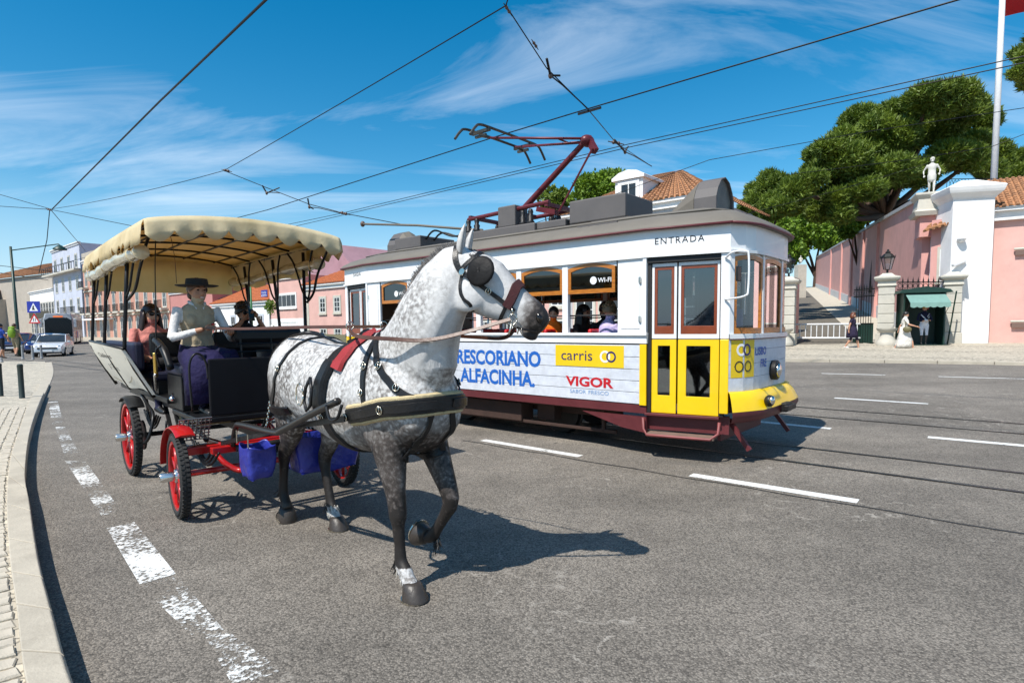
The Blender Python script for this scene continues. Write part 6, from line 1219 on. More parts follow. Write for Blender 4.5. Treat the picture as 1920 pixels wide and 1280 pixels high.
ga=pB+Vector((-.45,.2,0)); gl=ironwork('gate_leaf','open black iron gate leaf by the pier beside the sentry box',ga,ga+Vector((-.35,-1.9,0))*.75+Vector((0,2.6,0)),2.75,'gate',8); mb=MB(); gB=Vector((-.35,-1.9,0))*.75+Vector((0,2.6,0)); mb.hexa([Vector((0,-.01,.05)),Vector((gB.x,gB.y-.01,.05)),Vector((gB.x,gB.y+.01,.05)),Vector((0,.01,.05)),Vector((0,-.01,1.0)),Vector((gB.x,gB.y-.01,1.0)),Vector((gB.x,gB.y+.01,1.0)),Vector((0,.01,1.0))]); mb.build('kick_plate',I_grn,gl)
ga=pA+Vector((.42,.3,0)); ironwork('gate_leaf','open black iron gate leaf seen edge-on beside the tram',ga,ga+Vector((.9,2.2,0)),2.75,'gate',8)
# white swing barrier across the drive
bA=pA+Vector((.5,.9,0)); bB=pB+Vector((-.5,.9,0)); o=empty('barrier',(bA.x,bA.y,GZ),0,'low white metal barrier across the palace drive','barrier'); d=bB-bA; W_b=mat('barrier_white',(.75,.75,.75),.5)
for z in (.30,.98): mb=MB(); mb.tube([(0,0,z),(d.x,d.y,z)],.045,8); mb.build('rail',W_b,o,smooth=True)
for i in range(1,13): mb=MB(); mb.tube([(d.x*i/13,d.y*i/13,.3),(d.x*i/13,d.y*i/13,.98)],.022,6); mb.build('upright',W_b,o)
# sentry box with green awning
sb=at(1728,647,26.3); o=empty('sentry_box',(sb.x,sb.y,GZ-.02),R(-20),'dark green sentry box with a green scalloped awning','sentry box')
w,dp,h=.80,1.0,2.35
for nm,bx in (('side_wall',(-w-.0,-w+.06,-.2,dp)),('side_wall',(w-.06,w,-.2,dp)),('back_wall',(-w+.06,w-.06,dp-.06,dp))): mb=MB(); mb.box(*bx,0,h); mb.build(nm,I_grn,o,bevel=.01)
mb=MB(); mb.box(-w-.15,w+.15,-.4,dp+.1,-.06,.06); mb.build('base',I_grn,o); mb=MB(); mb.prism([(-w-.22,h),(w+.22,h),(w+.1,h+.14),(.0,h+.28),(-w-.1,h+.14)],lambda a,b,d:(a,d,b),-.35,dp+.15); mb.build('roof',I_grn,o,bevel=.01)
aw=mat('awning_green',(.17,.30,.26),.7,0,.15,5); mb=MB(); n_=24; rows=[]
for i in range(n_+1):
    x=-.74+1.48*i/n_; sc_=.05*abs(math.sin(PI*i*6/n_)); rows.append([(x,-.22,h-.05),(x,-1.0,h-.45),(x,-1.02,h-.62-sc_)])
mb.loft(rows,caps=False,closed=False); q=mb.build('awning',aw,o); q.modifiers.new('s','SOLIDIFY').thickness=.01
for sx in (-1,1): mb=MB(); mb.tube([(sx*.76,-.15,h-1.0),(sx*.74,-1.0,h-.46)],.014,5); mb.build('awning_arm',I_blk,o)
ps=MB(); ps.bar((0,0,0),(.35,.05,2.4),.06,.02); ps=ps.build('support_pole',I_grn,None); ps.location=(sb.x+1.0,sb.y-.2,GZ); tag(ps,'leaning dark green plank propped at the right of the sentry box','pole')
# ramp, its paths and the long rising pink wall
WD=Vector((.424,.906,0)); W0=Vector((19.3,27.2,0)); SL=.076
def wpt(t,o=0,z=0): p=W0+WD*t+Vector((WD.y,-WD.x,0))*o; return Vector((p.x,p.y,GZ+max(0,t)*SL+z))
M_ramp=mat('ramp_setts',(.13,.115,.09),.9,0,.35,3,.6,9); M_path=mat('ramp_path',(.47,.43,.35),.85,0,.2,2,.4,14)
mb=MB(); mb.add([wpt(t,o,.01) for t in (-.5,8,20,45,130) for o in (-9.5,-2.2)],[(2*i,2*i+1,2*i+3,2*i+2) for i in range(4)]); struct(mb.build('ramp',M_ramp))
mb=MB(); mb.add([wpt(t,o,.03) for t in (-.5,8,20,45,130) for o in (-2.6,.2)],[(2*i,2*i+1,2*i+3,2*i+2) for i in range(4)]); struct(mb.build('ramp_path',M_path))
mb=MB(); mb.add([wpt(t,o,-.05) for t in (-.5,8,20,45,130) for o in (-60,-9.5)],[(2*i,2*i+1,2*i+3,2*i+2) for i in range(4)]); struct(mb.build('garden_ground',mat('garden_ground',(.10,.10,.05),.9,0,.4,1)))
wall=empty('retaining_wall',wpt(0),0,'long pink retaining wall rising along the palace ramp','wall'); off=wpt(0)
def wp(t,o,z): return wpt(t,o,z)-off
for t0,t1,nm in ((2.6,26,'wall_bay'),(26,52,'wall_bay'),(52,125,'wall_bay')):
    mb=MB(); mb.hexa([wp(t0,.05,.9),wp(t1,.05,.9),wp(t1,.6,.9),wp(t0,.6,.9),wp(t0,.05,6.95),wp(t1,.05,6.95),wp(t1,.6,6.95),wp(t0,.6,6.95)]); mb.build(nm,B_pink,wall)
    mb=MB(); mb.hexa([wp(t0,0,-.5),wp(t1,0,-.5),wp(t1,.62,-.5),wp(t0,.62,-.5),wp(t0,0,.92),wp(t1,0,.92),wp(t1,.62,.92),wp(t0,.62,.92)]); mb.build('skirting',mat('skirting_grey',(.55,.54,.54),.8,0,.15,2,.2,20),wall)
    mb=MB(); mb.hexa([wp(t0,-.08,6.95),wp(t1,-.08,6.95),wp(t1,.7,6.95),wp(t0,.7,6.95),wp(t0,-.08,7.15),wp(t1,-.08,7.15),wp(t1,.7,7.15),wp(t0,.7,7.15)]); mb.build('coping',B_grey,wall)
for t in (18,27,37,50,70): mb=MB(); mb.hexa([wp(t,-.16,-.3),wp(t+1.5,-.16,-.3),wp(t+1.5,.05,-.3),wp(t,.05,-.3),wp(t,-.10,6.9),wp(t+1.5,-.10,6.9),wp(t+1.5,.05,6.9),wp(t,.05,6.9)]); mb.build('buttress',B_pink,wall)
# near end block of the wall with pedestal, statues
ped=wpt(3.0,.35); o=empty('pedestal_block',(ped.x,ped.y,GZ),math.atan2(WD.y,WD.x),'pink end block of the wall carrying a stone statue pedestal','pedestal')
mb=MB(); mb.box(-.9,.3,-.3,.5,5.2,6.2); mb.build('block',B_pink,o); mb=MB(); mb.loft([[(-.4+s*a,s*b,z) for a,b in ((-1,-1),(1,-1),(1,1),(-1,1))] for z,s in ((6.2,.72),(6.4,.80),(6.5,.66),(7.0,.60),(7.08,.66),(7.2,.74),(7.3,.74))]); mb.build('pedestal',B_stone,o)
St=mat('statue_marble',(.60,.58,.52),.6,0,.15,4,.2,30)
P=standing(1.75,.08,.05); P['wr']=[Vector((.05,-.33,.95)),Vector((.08,.30,1.0))]; P['el']=[Vector((-.08,-.34,1.15)),Vector((-.06,.34,1.15))]
st=dict(skin=St,top=St,sleeve=St,bottom=St,shin=St,shoe=St)
sp_=ped+WD*-.4
s1,ho,hp2=person('pale stone statue of a standing figure on the pedestal by the pillar',P,(sp_.x,sp_.y,GZ+7.3),R(-120),st,.028,hair='curly',hairm=St,face=False,name='statue',cat='statue'); ho('drapery',St,lambda q:q.loft([[(.17*s_*math.cos(2*PI*j/14),.15*s_*math.sin(2*PI*j/14),z) for j in range(14)] for z,s_ in ((1.05,.95),(.9,1.15),(.7,1.2),(.62,1.05))])); ho('plinth',St,lambda q:q.box(-.25,.25,-.25,.25,-.02,.06),False)
s2p=at(1501,497,85); P=sitting(.45,1.05); person('distant pale statue at the far end of the rising pink wall',P,(s2p.x,s2p.y,s2p.z),R(-110),st,.05,hair='short',hairm=St,face=False,name='statue',cat='statue')
mb=MB(); mb.box(-.6,.6,-.6,.6,-6,.02); q=mb.build('statue_plinth',B_stone,None); q.location=s2p; tag(q,'stone plinth under the distant statue at the wall end','plinth')
for o in bpy.data.objects:
    if '_k' in o: del o['_k']
# white gate pillar
def PQ(px,Yd): p=at(px,645,Yd); return Vector((p.x,p.y,0))
wpn=PQ(1803,27.6); o=empty('gate_pillar',(wpn.x,wpn.y,GZ-.1),R(-14),'tall white stucco pillar between the gate and the pink palace wall','pillar')
mb=MB(); mb.box(-.84,.80,-.6,1.6,-.4,6.75); mb.build('shaft',B_white,o,bevel=.02); mb=MB(); mb.loft([[((-.84-s) if a<0 else .80+s,(-.6-s) if b<0 else 1.6+s,z) for a,b in ((-1,-1),(1,-1),(1,1),(-1,1))] for z,s in ((6.7,.02),(6.78,.06),(6.95,.22),(7.05,.26),(7.2,.30),(7.24,.28),(7.62,-.5))]); mb.build('cap',B_white,o)
# palace building right of the pillar
a0=PQ(1842,27.4); tdir=(TE*1.0+TN*.10).normalized(); a1=a0+tdir*16; M,Lf=facade(a0,a1,GZ-.3); bd=empty('palace',a0,0,'pink palace building with tiled eaves at the right edge','building')
def loc(parent,M): 
    l=parent.location.copy(); return lambda a,b,d:Vector(M(a,b,d))-l
Ml=loc(bd,M); mb=MB(); mb.prism([(0,0),(Lf,0),(Lf,5.9),(0,5.9)],Ml,-8,0); mb.build('wall',B_pink2,bd); mb=MB(); mb.prism([(-.02,5.9),(Lf,5.9),(Lf,6.3),(-.02,6.3)],Ml,-.1,.22); mb.prism([(-.02,6.3),(Lf,6.3),(Lf,6.45),(-.02,6.45)],Ml,-.1,.42); mb.build('cornice',B_white,bd); tiled('roof_tiles',Ml(-.1,6.45,.5),Ml(Lf,6.45,.5),Ml(Lf,8.6,-4.5),Ml(-.1,8.6,-4.5),R_old,bd)
for z in (1.05,4.3): 
    mb=MB(); mb.prism([(1.0,z),(9,z),(9,z+.22),(1.0,z+.22)],Ml,0,.14); mb.build('wall_ledge',mat('ledge_brown',(.16,.10,.08),.7),bd); mb=MB(); mb.tube([Ml(.95,z+.28,.12),Ml(9,z+.28,.12)],.05,8); mb.build('wall_rail',B_stone,bd)
mb=MB(); mb.box(0,0.01,0,0.01,0,0.01)
# recessed wing with a small eave and window between wall end and pillar
c0=PQ(1738,28.6); c1=PQ(1776,27.9); M,Lf=facade(c0,c1,GZ-.3); wg=empty('palace_wing',c0,0,'recessed pink wing with one window beside the white pillar','building'); Ml=loc(wg,M); mb=MB(); mb.prism([(0,0),(Lf+.4,0),(Lf+.4,6.2),(0,6.2)],Ml,-1.5,0); mb.build('wall',B_pink,wg); window(wg,Ml,Lf*.80,3.3,.55,1.5); tiled('eave_tiles',Ml(-.2,5.6,.5),Ml(Lf+.4,5.9,.5),Ml(Lf+.4,6.35,-.3),Ml(-.2,6.05,-.3),R_old,wg)
# cameras on the pillar
for px,py,lab,dome in ((1803,449,'white dome security camera high on the white pillar',True),(1801,493,'white tube security camera low on the white pillar',False)):
    p=at(px,py,27.0); o=empty('security_camera',p,R(-14),lab,'camera','security cameras on the pillar'); mb=MB(); mb.tube([(-.0,.35,.05),(0,0,.05)],.03,6); mb.build('arm',W_b,o)
    if dome: mb=MB(); mb.lathe([(.0,-.14),(.12,-.1),(.17,0),(.19,.02),(.17,.10),(.06,.14),(.0,.14)],(0,0,0),16); mb.build('housing',W_b,o,smooth=True,auto=40); 
    else: mb=MB(); mb.bar((-.35,-.1,-.12),(.22,.1,.12),.16,.14); mb.build('housing',W_b,o,bevel=.03)
# flagpole and red flag
fp_=at(1863,345,36); o=empty('flagpole',(fp_.x,fp_.y,4),0,'tall white flagpole rising behind the white pillar','flagpole'); mb=MB(); mb.tube([(0,0,0),(0,0,26)],[.19,.13],12); mb.build('pole',W_b,o,smooth=True)
ft=at(1892,0,36); fl_=MB(); rr=[]
for i in range(15): x=i*.2; rr.append([(fp_.x+.15+x,fp_.y+.25*math.sin(x*2.2),ft.z+.35+.3*math.sin(x*1.3)+3.2-.1*x),(fp_.x+.15+x,fp_.y+.25*math.sin(x*2.2+.5),ft.z-.9+.1*math.sin(x*2)+.12*x)])
fl_.loft(rr,caps=False,closed=False); q=fl_.build('flag',mat('flag_red',(.55,.01,.015),.7,0,.1,3),None,smooth=True); q.modifiers.new('s','SOLIDIFY').thickness=.01; tag(q,'red flag at the top of the flagpole cut by the picture corner','flag')
# terrace railing behind the wall end
r0=at(1775,348,33); r1=at(1925,345,33); o=empty('terrace_railing',r0,0,'black hooped terrace railing behind the statue','railing'); d=r1-r0
for z in (0,.95): mb=MB(); mb.tube([(0,0,z-.6),(d.x,d.y,z-.6+d.z*0)],.02,5); mb.build('rail',I_blk,o)
mb=MB(); mb.tube([(0,0,-.6),(0,0,.12),(.09,0,.32),(.18,0,.12),(.18,0,-.6)],.014,5); h0=mb.build('hoop',I_blk,o)
for i in range(1,24): c=h0.copy(); COL.objects.link(c); c.location=(d.x*i/24,d.y*i/24,0)
h0.location=(0,0,0)
mb=MB(); hh=MB()
# ================================================================ trees
def leaf_mat(name,a,b_):
    m=bpy.data.materials.new(name); m.use_nodes=True; nt=m.node_tree; N=nt.nodes; K=nt.links.new; bs=N['Principled BSDF']; bs.inputs['Roughness'].default_value=.6; t=N.new('ShaderNodeTexCoord'); x=N.new('ShaderNodeTexNoise'); x.inputs['Scale'].default_value=1.1; x.inputs['Detail'].default_value=6; K(t.outputs['Object'],x.inputs['Vector']); r=N.new('ShaderNodeValToRGB'); r.color_ramp.elements[0].position=.35; r.color_ramp.elements[0].color=(*b_,1); r.color_ramp.elements[1].position=.65; r.color_ramp.elements[1].color=(*a,1); K(x.outputs[0],r.inputs[0]); K(r.outputs[0],bs.inputs['Base Color']); tl=N.new('ShaderNodeBsdfTranslucent'); K(r.outputs[0],tl.inputs[0]); ms=N.new('ShaderNodeMixShader'); ms.inputs[0].default_value=.25; K(bs.outputs[0],ms.inputs[1]); K(tl.outputs[0],ms.inputs[2]); K(ms.outputs[0],N['Material Output'].inputs[0]); return m
L_pine=leaf_mat('pine_needles',(.17,.235,.02),(.075,.125,.012)); L_leaf=leaf_mat('broad_leaves',(.20,.32,.02),(.08,.15,.012)); M_bark=mat('pine_bark',(.075,.045,.03),.9,0,.4,4,.6,12)
def tree(label,base,h,clumps,leafm,seed,trunk_r,n_leaf,leaf,limbs=7,name='tree',needle=False,lean=(0,0)):
    """clumps: (x,y,z,rx,rz) foliage pads relative to base; leaves are small faces scattered through each pad's shell"""
    r_=random.Random(seed); o=empty(name,base,0,label,'tree'); mb=MB(); fork=Vector((lean[0]*.5,lean[1]*.5,h*.42))
    mb.tube(catmull([(0,0,-1),(lean[0]*.1,0,h*.18),fork],5),[trunk_r*(1.1-.05*i) for i in range(11)],9)
    for c in r_.sample(clumps,min(limbs,len(clumps))):
        e_=Vector((c[0],c[1],c[2]-c[4]*.4)); m_=fork.lerp(e_,.5)+Vector((r_.uniform(-.5,.5),r_.uniform(-.5,.5),-.3+r_.uniform(-.4,.6))); pts=catmull([fork-Vector((0,0,.5)),m_,e_],5); mb.tube(pts,[trunk_r*.62*(1-.075*i) for i in range(11)],6)
    mb.build('trunk',M_bark,o,smooth=True)
    V=[];Fc=[]; tot=sum(c[3]*c[3] for c in clumps)
    for c in clumps:
        n_=int(n_leaf*c[3]*c[3]/tot)
        for _ in range(n_):
            u=Vector((r_.gauss(0,1),r_.gauss(0,1),r_.gauss(0,1))).normalized(); rad=r_.uniform(.62,1.03)
            nzv=noise.noise(Vector((c[0],c[1],c[2]))*3.1+u*2.6); rad*=1+(.16 if needle else .28)*nzv
            if nzv<-.38 and not needle: continue
            p=Vector((c[0]+u.x*c[3]*rad,c[1]+u.y*c[3]*rad,c[2]+u.z*c[4]*rad)); s=leaf*r_.uniform(.6,1.3)
            ax=Vector((r_.gauss(0,1),r_.gauss(0,1),r_.gauss(0,1)+(.8 if needle else 0))).normalized(); 
            ax=(ax+u*.7).normalized(); bx=ax.orthogonal().normalized(); bx=Matrix.Rotation(r_.uniform(0,6.28),3,ax)@bx
            i=len(V)
            if needle: V+= [p-bx*s*.16,p+bx*s*.16,p+ax*s+bx*s*.05]; Fc.append((i,i+1,i+2))
            else: V+= [p,p+ax*s*.5+bx*s*.32,p+ax*s,p+ax*s*.5-bx*s*.32]; Fc.append((i,i+1,i+2,i+3))
    me=bpy.data.meshes.new('crown'); me.from_pydata(V,[],Fc); me.materials.append(leafm); cr=bpy.data.objects.new('crown',me); COL.objects.link(cr); cr.parent=o; return o
rt=random.Random(21)
pb=at(1648,420,47); base=Vector((pb.x,pb.y,5.0))
pts=[]   # umbrella crown pads along the slanting dome seen in the photo
for px,py,r_ in ((1800,190,1.7),(1740,190,1.6),(1690,215,1.7),(1640,235,1.7),(1600,255,1.6),(1830,215,1.3),(1760,235,1.9),(1700,265,1.9),(1640,285,1.9),(1590,300,1.7),(1560,285,1.3),(1830,265,1.3),(1790,290,1.7),(1540,325,1.5),(1510,345,1.3),(1600,345,1.6),(1660,330,1.7),(1720,320,1.6),(1500,375,1.2),(1550,375,1.3),(1470,385,1.1),(1840,320,1.1),(1800,180,1.0),(1560,390,1.2),(1480,350,1.0)):
    for k_ in range(4):
        p=at(px+rt.uniform(-28,28),py+rt.uniform(-14,14),47+rt.uniform(-6,6)); pts.append((p.x-base.x,p.y-base.y,p.z-base.z,r_*rt.uniform(.6,.95),r_*rt.uniform(.45,.7)))
tree('large dark umbrella pine spreading above the pink wall',base,13,pts,L_pine,4,.55,300000,.34,limbs=16,needle=True,name='pine_tree',lean=(1,0))
pb=at(1850,330,55); base=Vector((pb.x,pb.y,6)); pts=[]
for px,py,r_ in ((1830,300,1.6),(1870,290,1.6),(1895,310,1.5),(1880,340,1.4),(1910,330,1.2),(1850,330,1.2)):
    for k_ in range(4): p=at(px+rt.uniform(-22,22),py+rt.uniform(-14,14),55+rt.uniform(-3,3)); pts.append((p.x-base.x,p.y-base.y,p.z-base.z,r_*rt.uniform(.5,.8),r_*rt.uniform(.4,.6)))
tree('smaller pine behind the flagpole and terrace railing',base,11,pts,L_pine,5,.35,36000,.34,limbs=6,needle=True,name='pine_tree')
pb=at(1440,420,60); base=Vector((pb.x,pb.y,2)); pts=[]
for px,py,r_ in ((1425,365,1.7),(1455,350,1.6),(1440,390,1.6),(1475,375,1.4),(1412,385,1.3)):
    for k_ in range(4): p=at(px+rt.uniform(-18,18),py+rt.uniform(-14,14),60+rt.uniform(-3,3)); pts.append((p.x-base.x,p.y-base.y,p.z-base.z,r_*rt.uniform(.5,.8),r_*rt.uniform(.4,.6)))
tree('small pine rising directly over the tram front roof',base,12,pts,L_pine,6,.35,30000,.36,limbs=5,needle=True,name='pine_tree')
for px,py0,Yd,cl,lab,sd,nl in ((1530,470,142,((1500,440,1.6),(1540,430,1.8),(1520,400,1.5),(1570,410,1.6),(1490,470,1.2),(1560,450,1.5),(1600,390,1.5),(1585,370,1.2)),'bright green broadleaf tree below the pines by the wall',7,42000),(1625,380,58,((1615,385,1.3),(1640,370,1.2),(1600,400,1.2),(1660,360,1.0),(1590,420,1.1)),'bright green broadleaf tree peeking over the wall under the pine',8,20000),(1130,370,70,((1110,352,1.7),(1135,345,1.9),(1150,355,1.6),(1095,362,1.2)),'leafy green tree behind the tiled roof above the tram',9,16000),(1036,385,75,((1030,372,1.0),(1040,380,1.1),(1045,368,.8)),'small dark tree top between the pantograph arms',10,5000),(1450,460,142,((1440,430,2.2),(1470,440,2.2),(1480,465,1.6),(1455,470,1.8)),'green tree just right of the tram front window',11,24000)):
    pb=at(px,py0,Yd); ks=max(1,Yd/62); base=Vector((pb.x,pb.y,2.0+(7 if Yd>100 else 0))); pts=[]
    for a,b,r_ in cl:
        for k_ in range(3): p=at(a+rt.uniform(-16,16),b+rt.uniform(-12,12),Yd+rt.uniform(-2.5,2.5)*ks); pts.append((p.x-base.x,p.y-base.y,p.z-base.z,r_*ks*rt.uniform(.6,.9),r_*ks*rt.uniform(.5,.8)))
    tree(lab,base,max(6,min(p[2] for p in pts)+1),pts,L_leaf if 'dark' not in lab else L_pine,sd,.28*ks,nl,.34*ks,limbs=8)
# dark pine twig mass at the right picture edge
pb=at(1925,110,30); base=Vector((pb.x+3,pb.y,5)); pts=[]
for k_ in range(9): p=at(1925+rt.uniform(-12,30),110+rt.uniform(-38,45),30+rt.uniform(-1,1)); pts.append((p.x-base.x,p.y-base.y,p.z-base.z,rt.uniform(.4,.7),rt.uniform(.3,.5)))
tree('pine branch reaching in at the upper right picture edge',base,11,pts,L_pine,12,.3,9000,.24,limbs=3,needle=True,name='pine_tree')
# ================================================================ street houses (facades along the far side of the street)
def house(name,label,x0,x1,q,h,wallm,depth=9,roof=None,roofm=None,rh=2.0,z0=-.5,ov=.35,cornice=B_white,cat='building',side=True):
    """front on the plane q between photo columns x0..x1; returns facade map (a from the left end) and length"""
    s0=on_q(x0,620,q)[0]; s1=on_q(x1,620,q)[0]; A=SQ(s0,q);B=SQ(s1,q); gz=road_z(24)
    o=empty(name,Vector((A.x,A.y,gz)),0,label,cat); l=o.location.copy(); Lf=(B-A).length
    def M(a,b,d): return SQ(s0+a,q-d,gz+b)-l
    mb=MB(); mb.prism([(0,z0),(Lf,z0),(Lf,h),(0,h)],M,-depth,0); mb.build('wall',wallm,o)
    if cornice: mb=MB(); mb.prism([(-.1,h-.3),(Lf+.1,h-.3),(Lf+.1,h),(-.1,h)],M,-.2,.14); mb.prism([(-.2,h),(Lf+.2,h),(Lf+.2,h+.14),(-.2,h+.14)],M,-.2,.30); mb.build('cornice',cornice,o)
    if roof=='gable':
        tiled('roof_tiles',M(-.2,h+.14,ov),M(Lf+.2,h+.14,ov),M(Lf+.2,h+rh,-depth*.5),M(-.2,h+rh,-depth*.5),roofm,o,.30,.5)
        mb=MB(); mb.add([M(-.1,h,0),M(-.1,h+rh,-depth*.5),M(-.1,h,-depth),M(Lf+.1,h,0),M(Lf+.1,h+rh,-depth*.5),M(Lf+.1,h,-depth)],[(0,1,2),(3,5,4),(1,4,5,2)]); mb.build('gable',wallm,o)
    if roof=='hip':
        r0,r1=M(min(Lf*.4,depth*.5),h+rh,-depth*.5),M(Lf-min(Lf*.4,depth*.5),h+rh,-depth*.5)
        tiled('roof_tiles',M(-.3,h+.14,ov),M(Lf+.3,h+.14,ov),r1,r0,roofm,o,.30,.5); tiled('roof_tiles',M(Lf+.3,h+.14,ov),M(Lf+.3,h+.14,-depth),r1,r1+Vector((0,0,.001)),roofm,o,.30,.5); tiled('roof_tiles',M(-.3,h+.14,-depth),M(-.3,h+.14,ov),r0,r0+Vector((0,0,.001)),roofm,o,.30,.5)
    return o,M,Lf
def pxa(M,o,x,y,q,s0): pass
Q=29.0
def apos(x,q,x0): return on_q(x,620,q)[0]-on_q(x0,620,q)[0]
# pink house with paired windows left of the tram
o,M,Lf=house('house','pale pink two-storey house with orange tile roof left of the tram',576,775,Q,5.1,B_pink2,roof='gable',roofm=R_new,rh=1.9)
for x in (607,634,690,720):
    window(o,M,apos(x,Q,576),2.75,.85,1.25,lights=2,rows=3); window(o,M,apos(x,Q,576),.1,.9,1.2,lights=2,rows=3)
mb=MB(); mb.prism([(0,-.3),(.45,-.3),(.45,4.8),(0,4.8)],M,0,.03); mb.build('quoin',B_stone,o); 
o,M,Lf=house('house','plain mauve gabled house rising behind the orange tile roof',560,665,Q+7,7.6,B_mauve,depth=7,cornice=None)
mb=MB(); mb.prism([(0,7.6),(Lf,7.6),(Lf*.72,10.2),(Lf*.6,10.2)],M,-7,0); mb.build('gable',B_mauve,o); mb=MB(); mb.box(0,.5,0,.5,0,.4); q_=mb.build('wall_box',B_white,o); q_.location=M(Lf*.45,6.3,.5)
o,M,Lf=house('house','pink house with strip windows, right of the police sign',508,574,Q,6.3,B_pink2)
for z in (3.4,.8): window(o,M,Lf*.5,z,3.3,1.15,lights=4,rows=1,sur=B_white); 
mb=MB(); mb.prism([(0,-.3),(Lf,-.3),(Lf,2.3),(0,2.3)],M,0,.02); mb.build('base_coat',B_white,o); mb=MB(); mb.tube([M(Lf-.2,-.3,.08),M(Lf-.2,6.0,.08)],.05,6); mb.build('downpipe',B_grey,o)
o,M,Lf=house('house','low white house with orange tile roof seen through the carriage',402,506,Q,4.0,B_white,roof='gable',roofm=R_new,rh=2.3)
for t in (.15,.38,.62,.86): window(o,M,Lf*t,1.0,.95,1.7,lights=2,rows=2,sur=B_blue)
o,M,Lf=house('house','deep rose plain house behind the carriage driver',322,401,Q,6.0,B_rose,roof='gable',roofm=R_new,rh=1.5)
for t in (.2,.55,.85): window(o,M,Lf*t,.4,1.3,2.0,arch=.5,rows=2)
mb=MB(); mb.prism([(0,2.9),(Lf,2.9),(Lf,3.1),(0,3.1)],M,0,.08); mb.build('string_course',B_stone,o)
# ornate salmon palace with arched windows and balconies
o,M,Lf=house('mansion','ornate salmon mansion with pointed windows and iron balconies behind the carriage',162,321,Q,12.6,B_salm,depth=14)
mb=MB(); mb.prism([(-.2,12.74),(Lf+.2,12.74),(Lf+.2,14.0),(-.2,14.0)],M,-.4,.0); mb.build('parapet',B_cream,o)
nw=11
for i in range(nw):
    a=Lf*(i+.5)/nw
    for z,w_,hh in ((.2,1.3,2.5),(4.3,1.1,2.3),(8.5,1.1,2.3)): window(o,M,a,z,w_,hh,arch=.55,rows=2,sill=False)
    for z in (4.1,8.3):
        if i%2==0 or z<5:
            mb=MB(); mb.prism([(a-1.2,z-.25),(a+1.2,z-.25),(a+1.2,z),(a-1.2,z)],M,0,.9); mb.build('balcony_slab',B_stone,o); mb=MB()
            for j in range(9): mb.bar(M(a-1.15+2.3*j/8,z,.85),M(a-1.15+2.3*j/8,z+1.0,.85),.04,.04)
            mb.bar(M(a-1.15,z+1.0,.85),M(a+1.15,z+1.0,.85),.06,.06); mb.bar(M(a-1.15,z+.12,.85),M(a+1.15,z+.12,.85),.05,.05); mb.build('balustrade',I_blk,o)
for z in (3.6,7.7): mb=MB(); mb.prism([(0,z-.1),(Lf,z-.1),(Lf,z+.15),(0,z+.15)],M,0,.12); mb.build('string_course',B_stone,o)
mb=MB(); mb.prism([(Lf*.02,2.95),(Lf*.4,2.95),(Lf*.4,3.2),(Lf*.02,3.2)],M,0,1.2); mb.build('shop_awning',B_white,o)
# narrow pale blue house
o,M,Lf=house('house','tall narrow pale blue house with top balcony left of the mansion',106,158,Q,16.0,B_blue,depth=16)
for i in range(4):
    for z in (1,4.6,8.3,12.0): window(o,M,Lf*(i+.5)/4,z,1.3,2.2,rows=2,sill=False)
for z,c0,c1 in ((11.7,-.2,1.02),(4.3,.45,.95)):
    mb=MB(); mb.prism([(Lf*c0,z-.3),(Lf*c1,z-.3),(Lf*c1,z),(Lf*c0,z)],M,0,1.0); mb.build('balcony_slab',B_stone,o); mb=MB()
    n_=14
    for j in range(n_+1): mb.bar(M(Lf*(c0+(c1-c0)*j/n_),z,.95),M(Lf*(c0+(c1-c0)*j/n_),z+1.1,.95),.06,.06)
    mb.bar(M(Lf*c0,z+1.1,.95),M(Lf*c1,z+1.1,.95),.08,.08); mb.build('balustrade',I_blk,o)
o,M,Lf=house('house','low white house with long balcony beyond the pale blue house',60,105,Q,9.2,B_white,depth=14)
for i in range(9):
    for z in (4.6,.8): window(o,M,Lf*(i+.5)/9,z,1.4,2.2,rows=2,sill=False)
mb=MB(); mb.prism([(Lf*.2,3.9),(Lf,3.9),(Lf,4.2),(Lf*.2,4.2)],M,0,1.0); mb.prism([(Lf*.2,4.2),(Lf,4.2),(Lf,5.1),(Lf*.2,5.1)],M,.9,1.0); mb.build('balcony_slab',mat('balcony_bronze',(.06,.05,.03),.6),o)
# church with tiled hip roof far left
cA=at(-60,620,140); cB=at(104,620,118); o=empty('church',(cA.x,cA.y,0),0,'pale stone church with brown tiled roof at the far left','church'); M0,Lf=facade((cA.x,cA.y),(cB.x,cB.y)); Ml=loc(o,M0)
mb=MB(); mb.prism([(0,0),(Lf,0),(Lf,13),(0,13)],Ml,-22,0); mb.build('wall',B_cream,o); tiled('roof_tiles',Ml(-.5,13,.6),Ml(Lf+.5,13,.6),Ml(Lf*.72,17.0,-9),Ml(Lf*.45,17.0,-9),R_old,o,.7,1.0); tiled('roof_tiles',Ml(Lf+.5,13,.6),Ml(Lf+.5,13,-20),Ml(Lf*.72,17.0,-9),Ml(Lf*.72,17.0,-8.9),R_old,o,.7,1.0)
mb=MB(); mb.prism([(Lf*.15,0),(Lf*.5,0),(Lf*.5,8.5),(Lf*.15,8.5)],Ml,0,6); mb.build('porch',B_cream,o); window(o,lambda a,b,d:Ml(a,b,d+6),Lf*.34,2,5,4,arch=2.4,rows=1,name='arch'); tiled('porch_roof_tiles',Ml(Lf*.13,8.5,6.4),Ml(Lf*.52,8.5,6.4),Ml(Lf*.45,10.5,0),Ml(Lf*.2,10.5,0),R_old,o,.7,1.0)
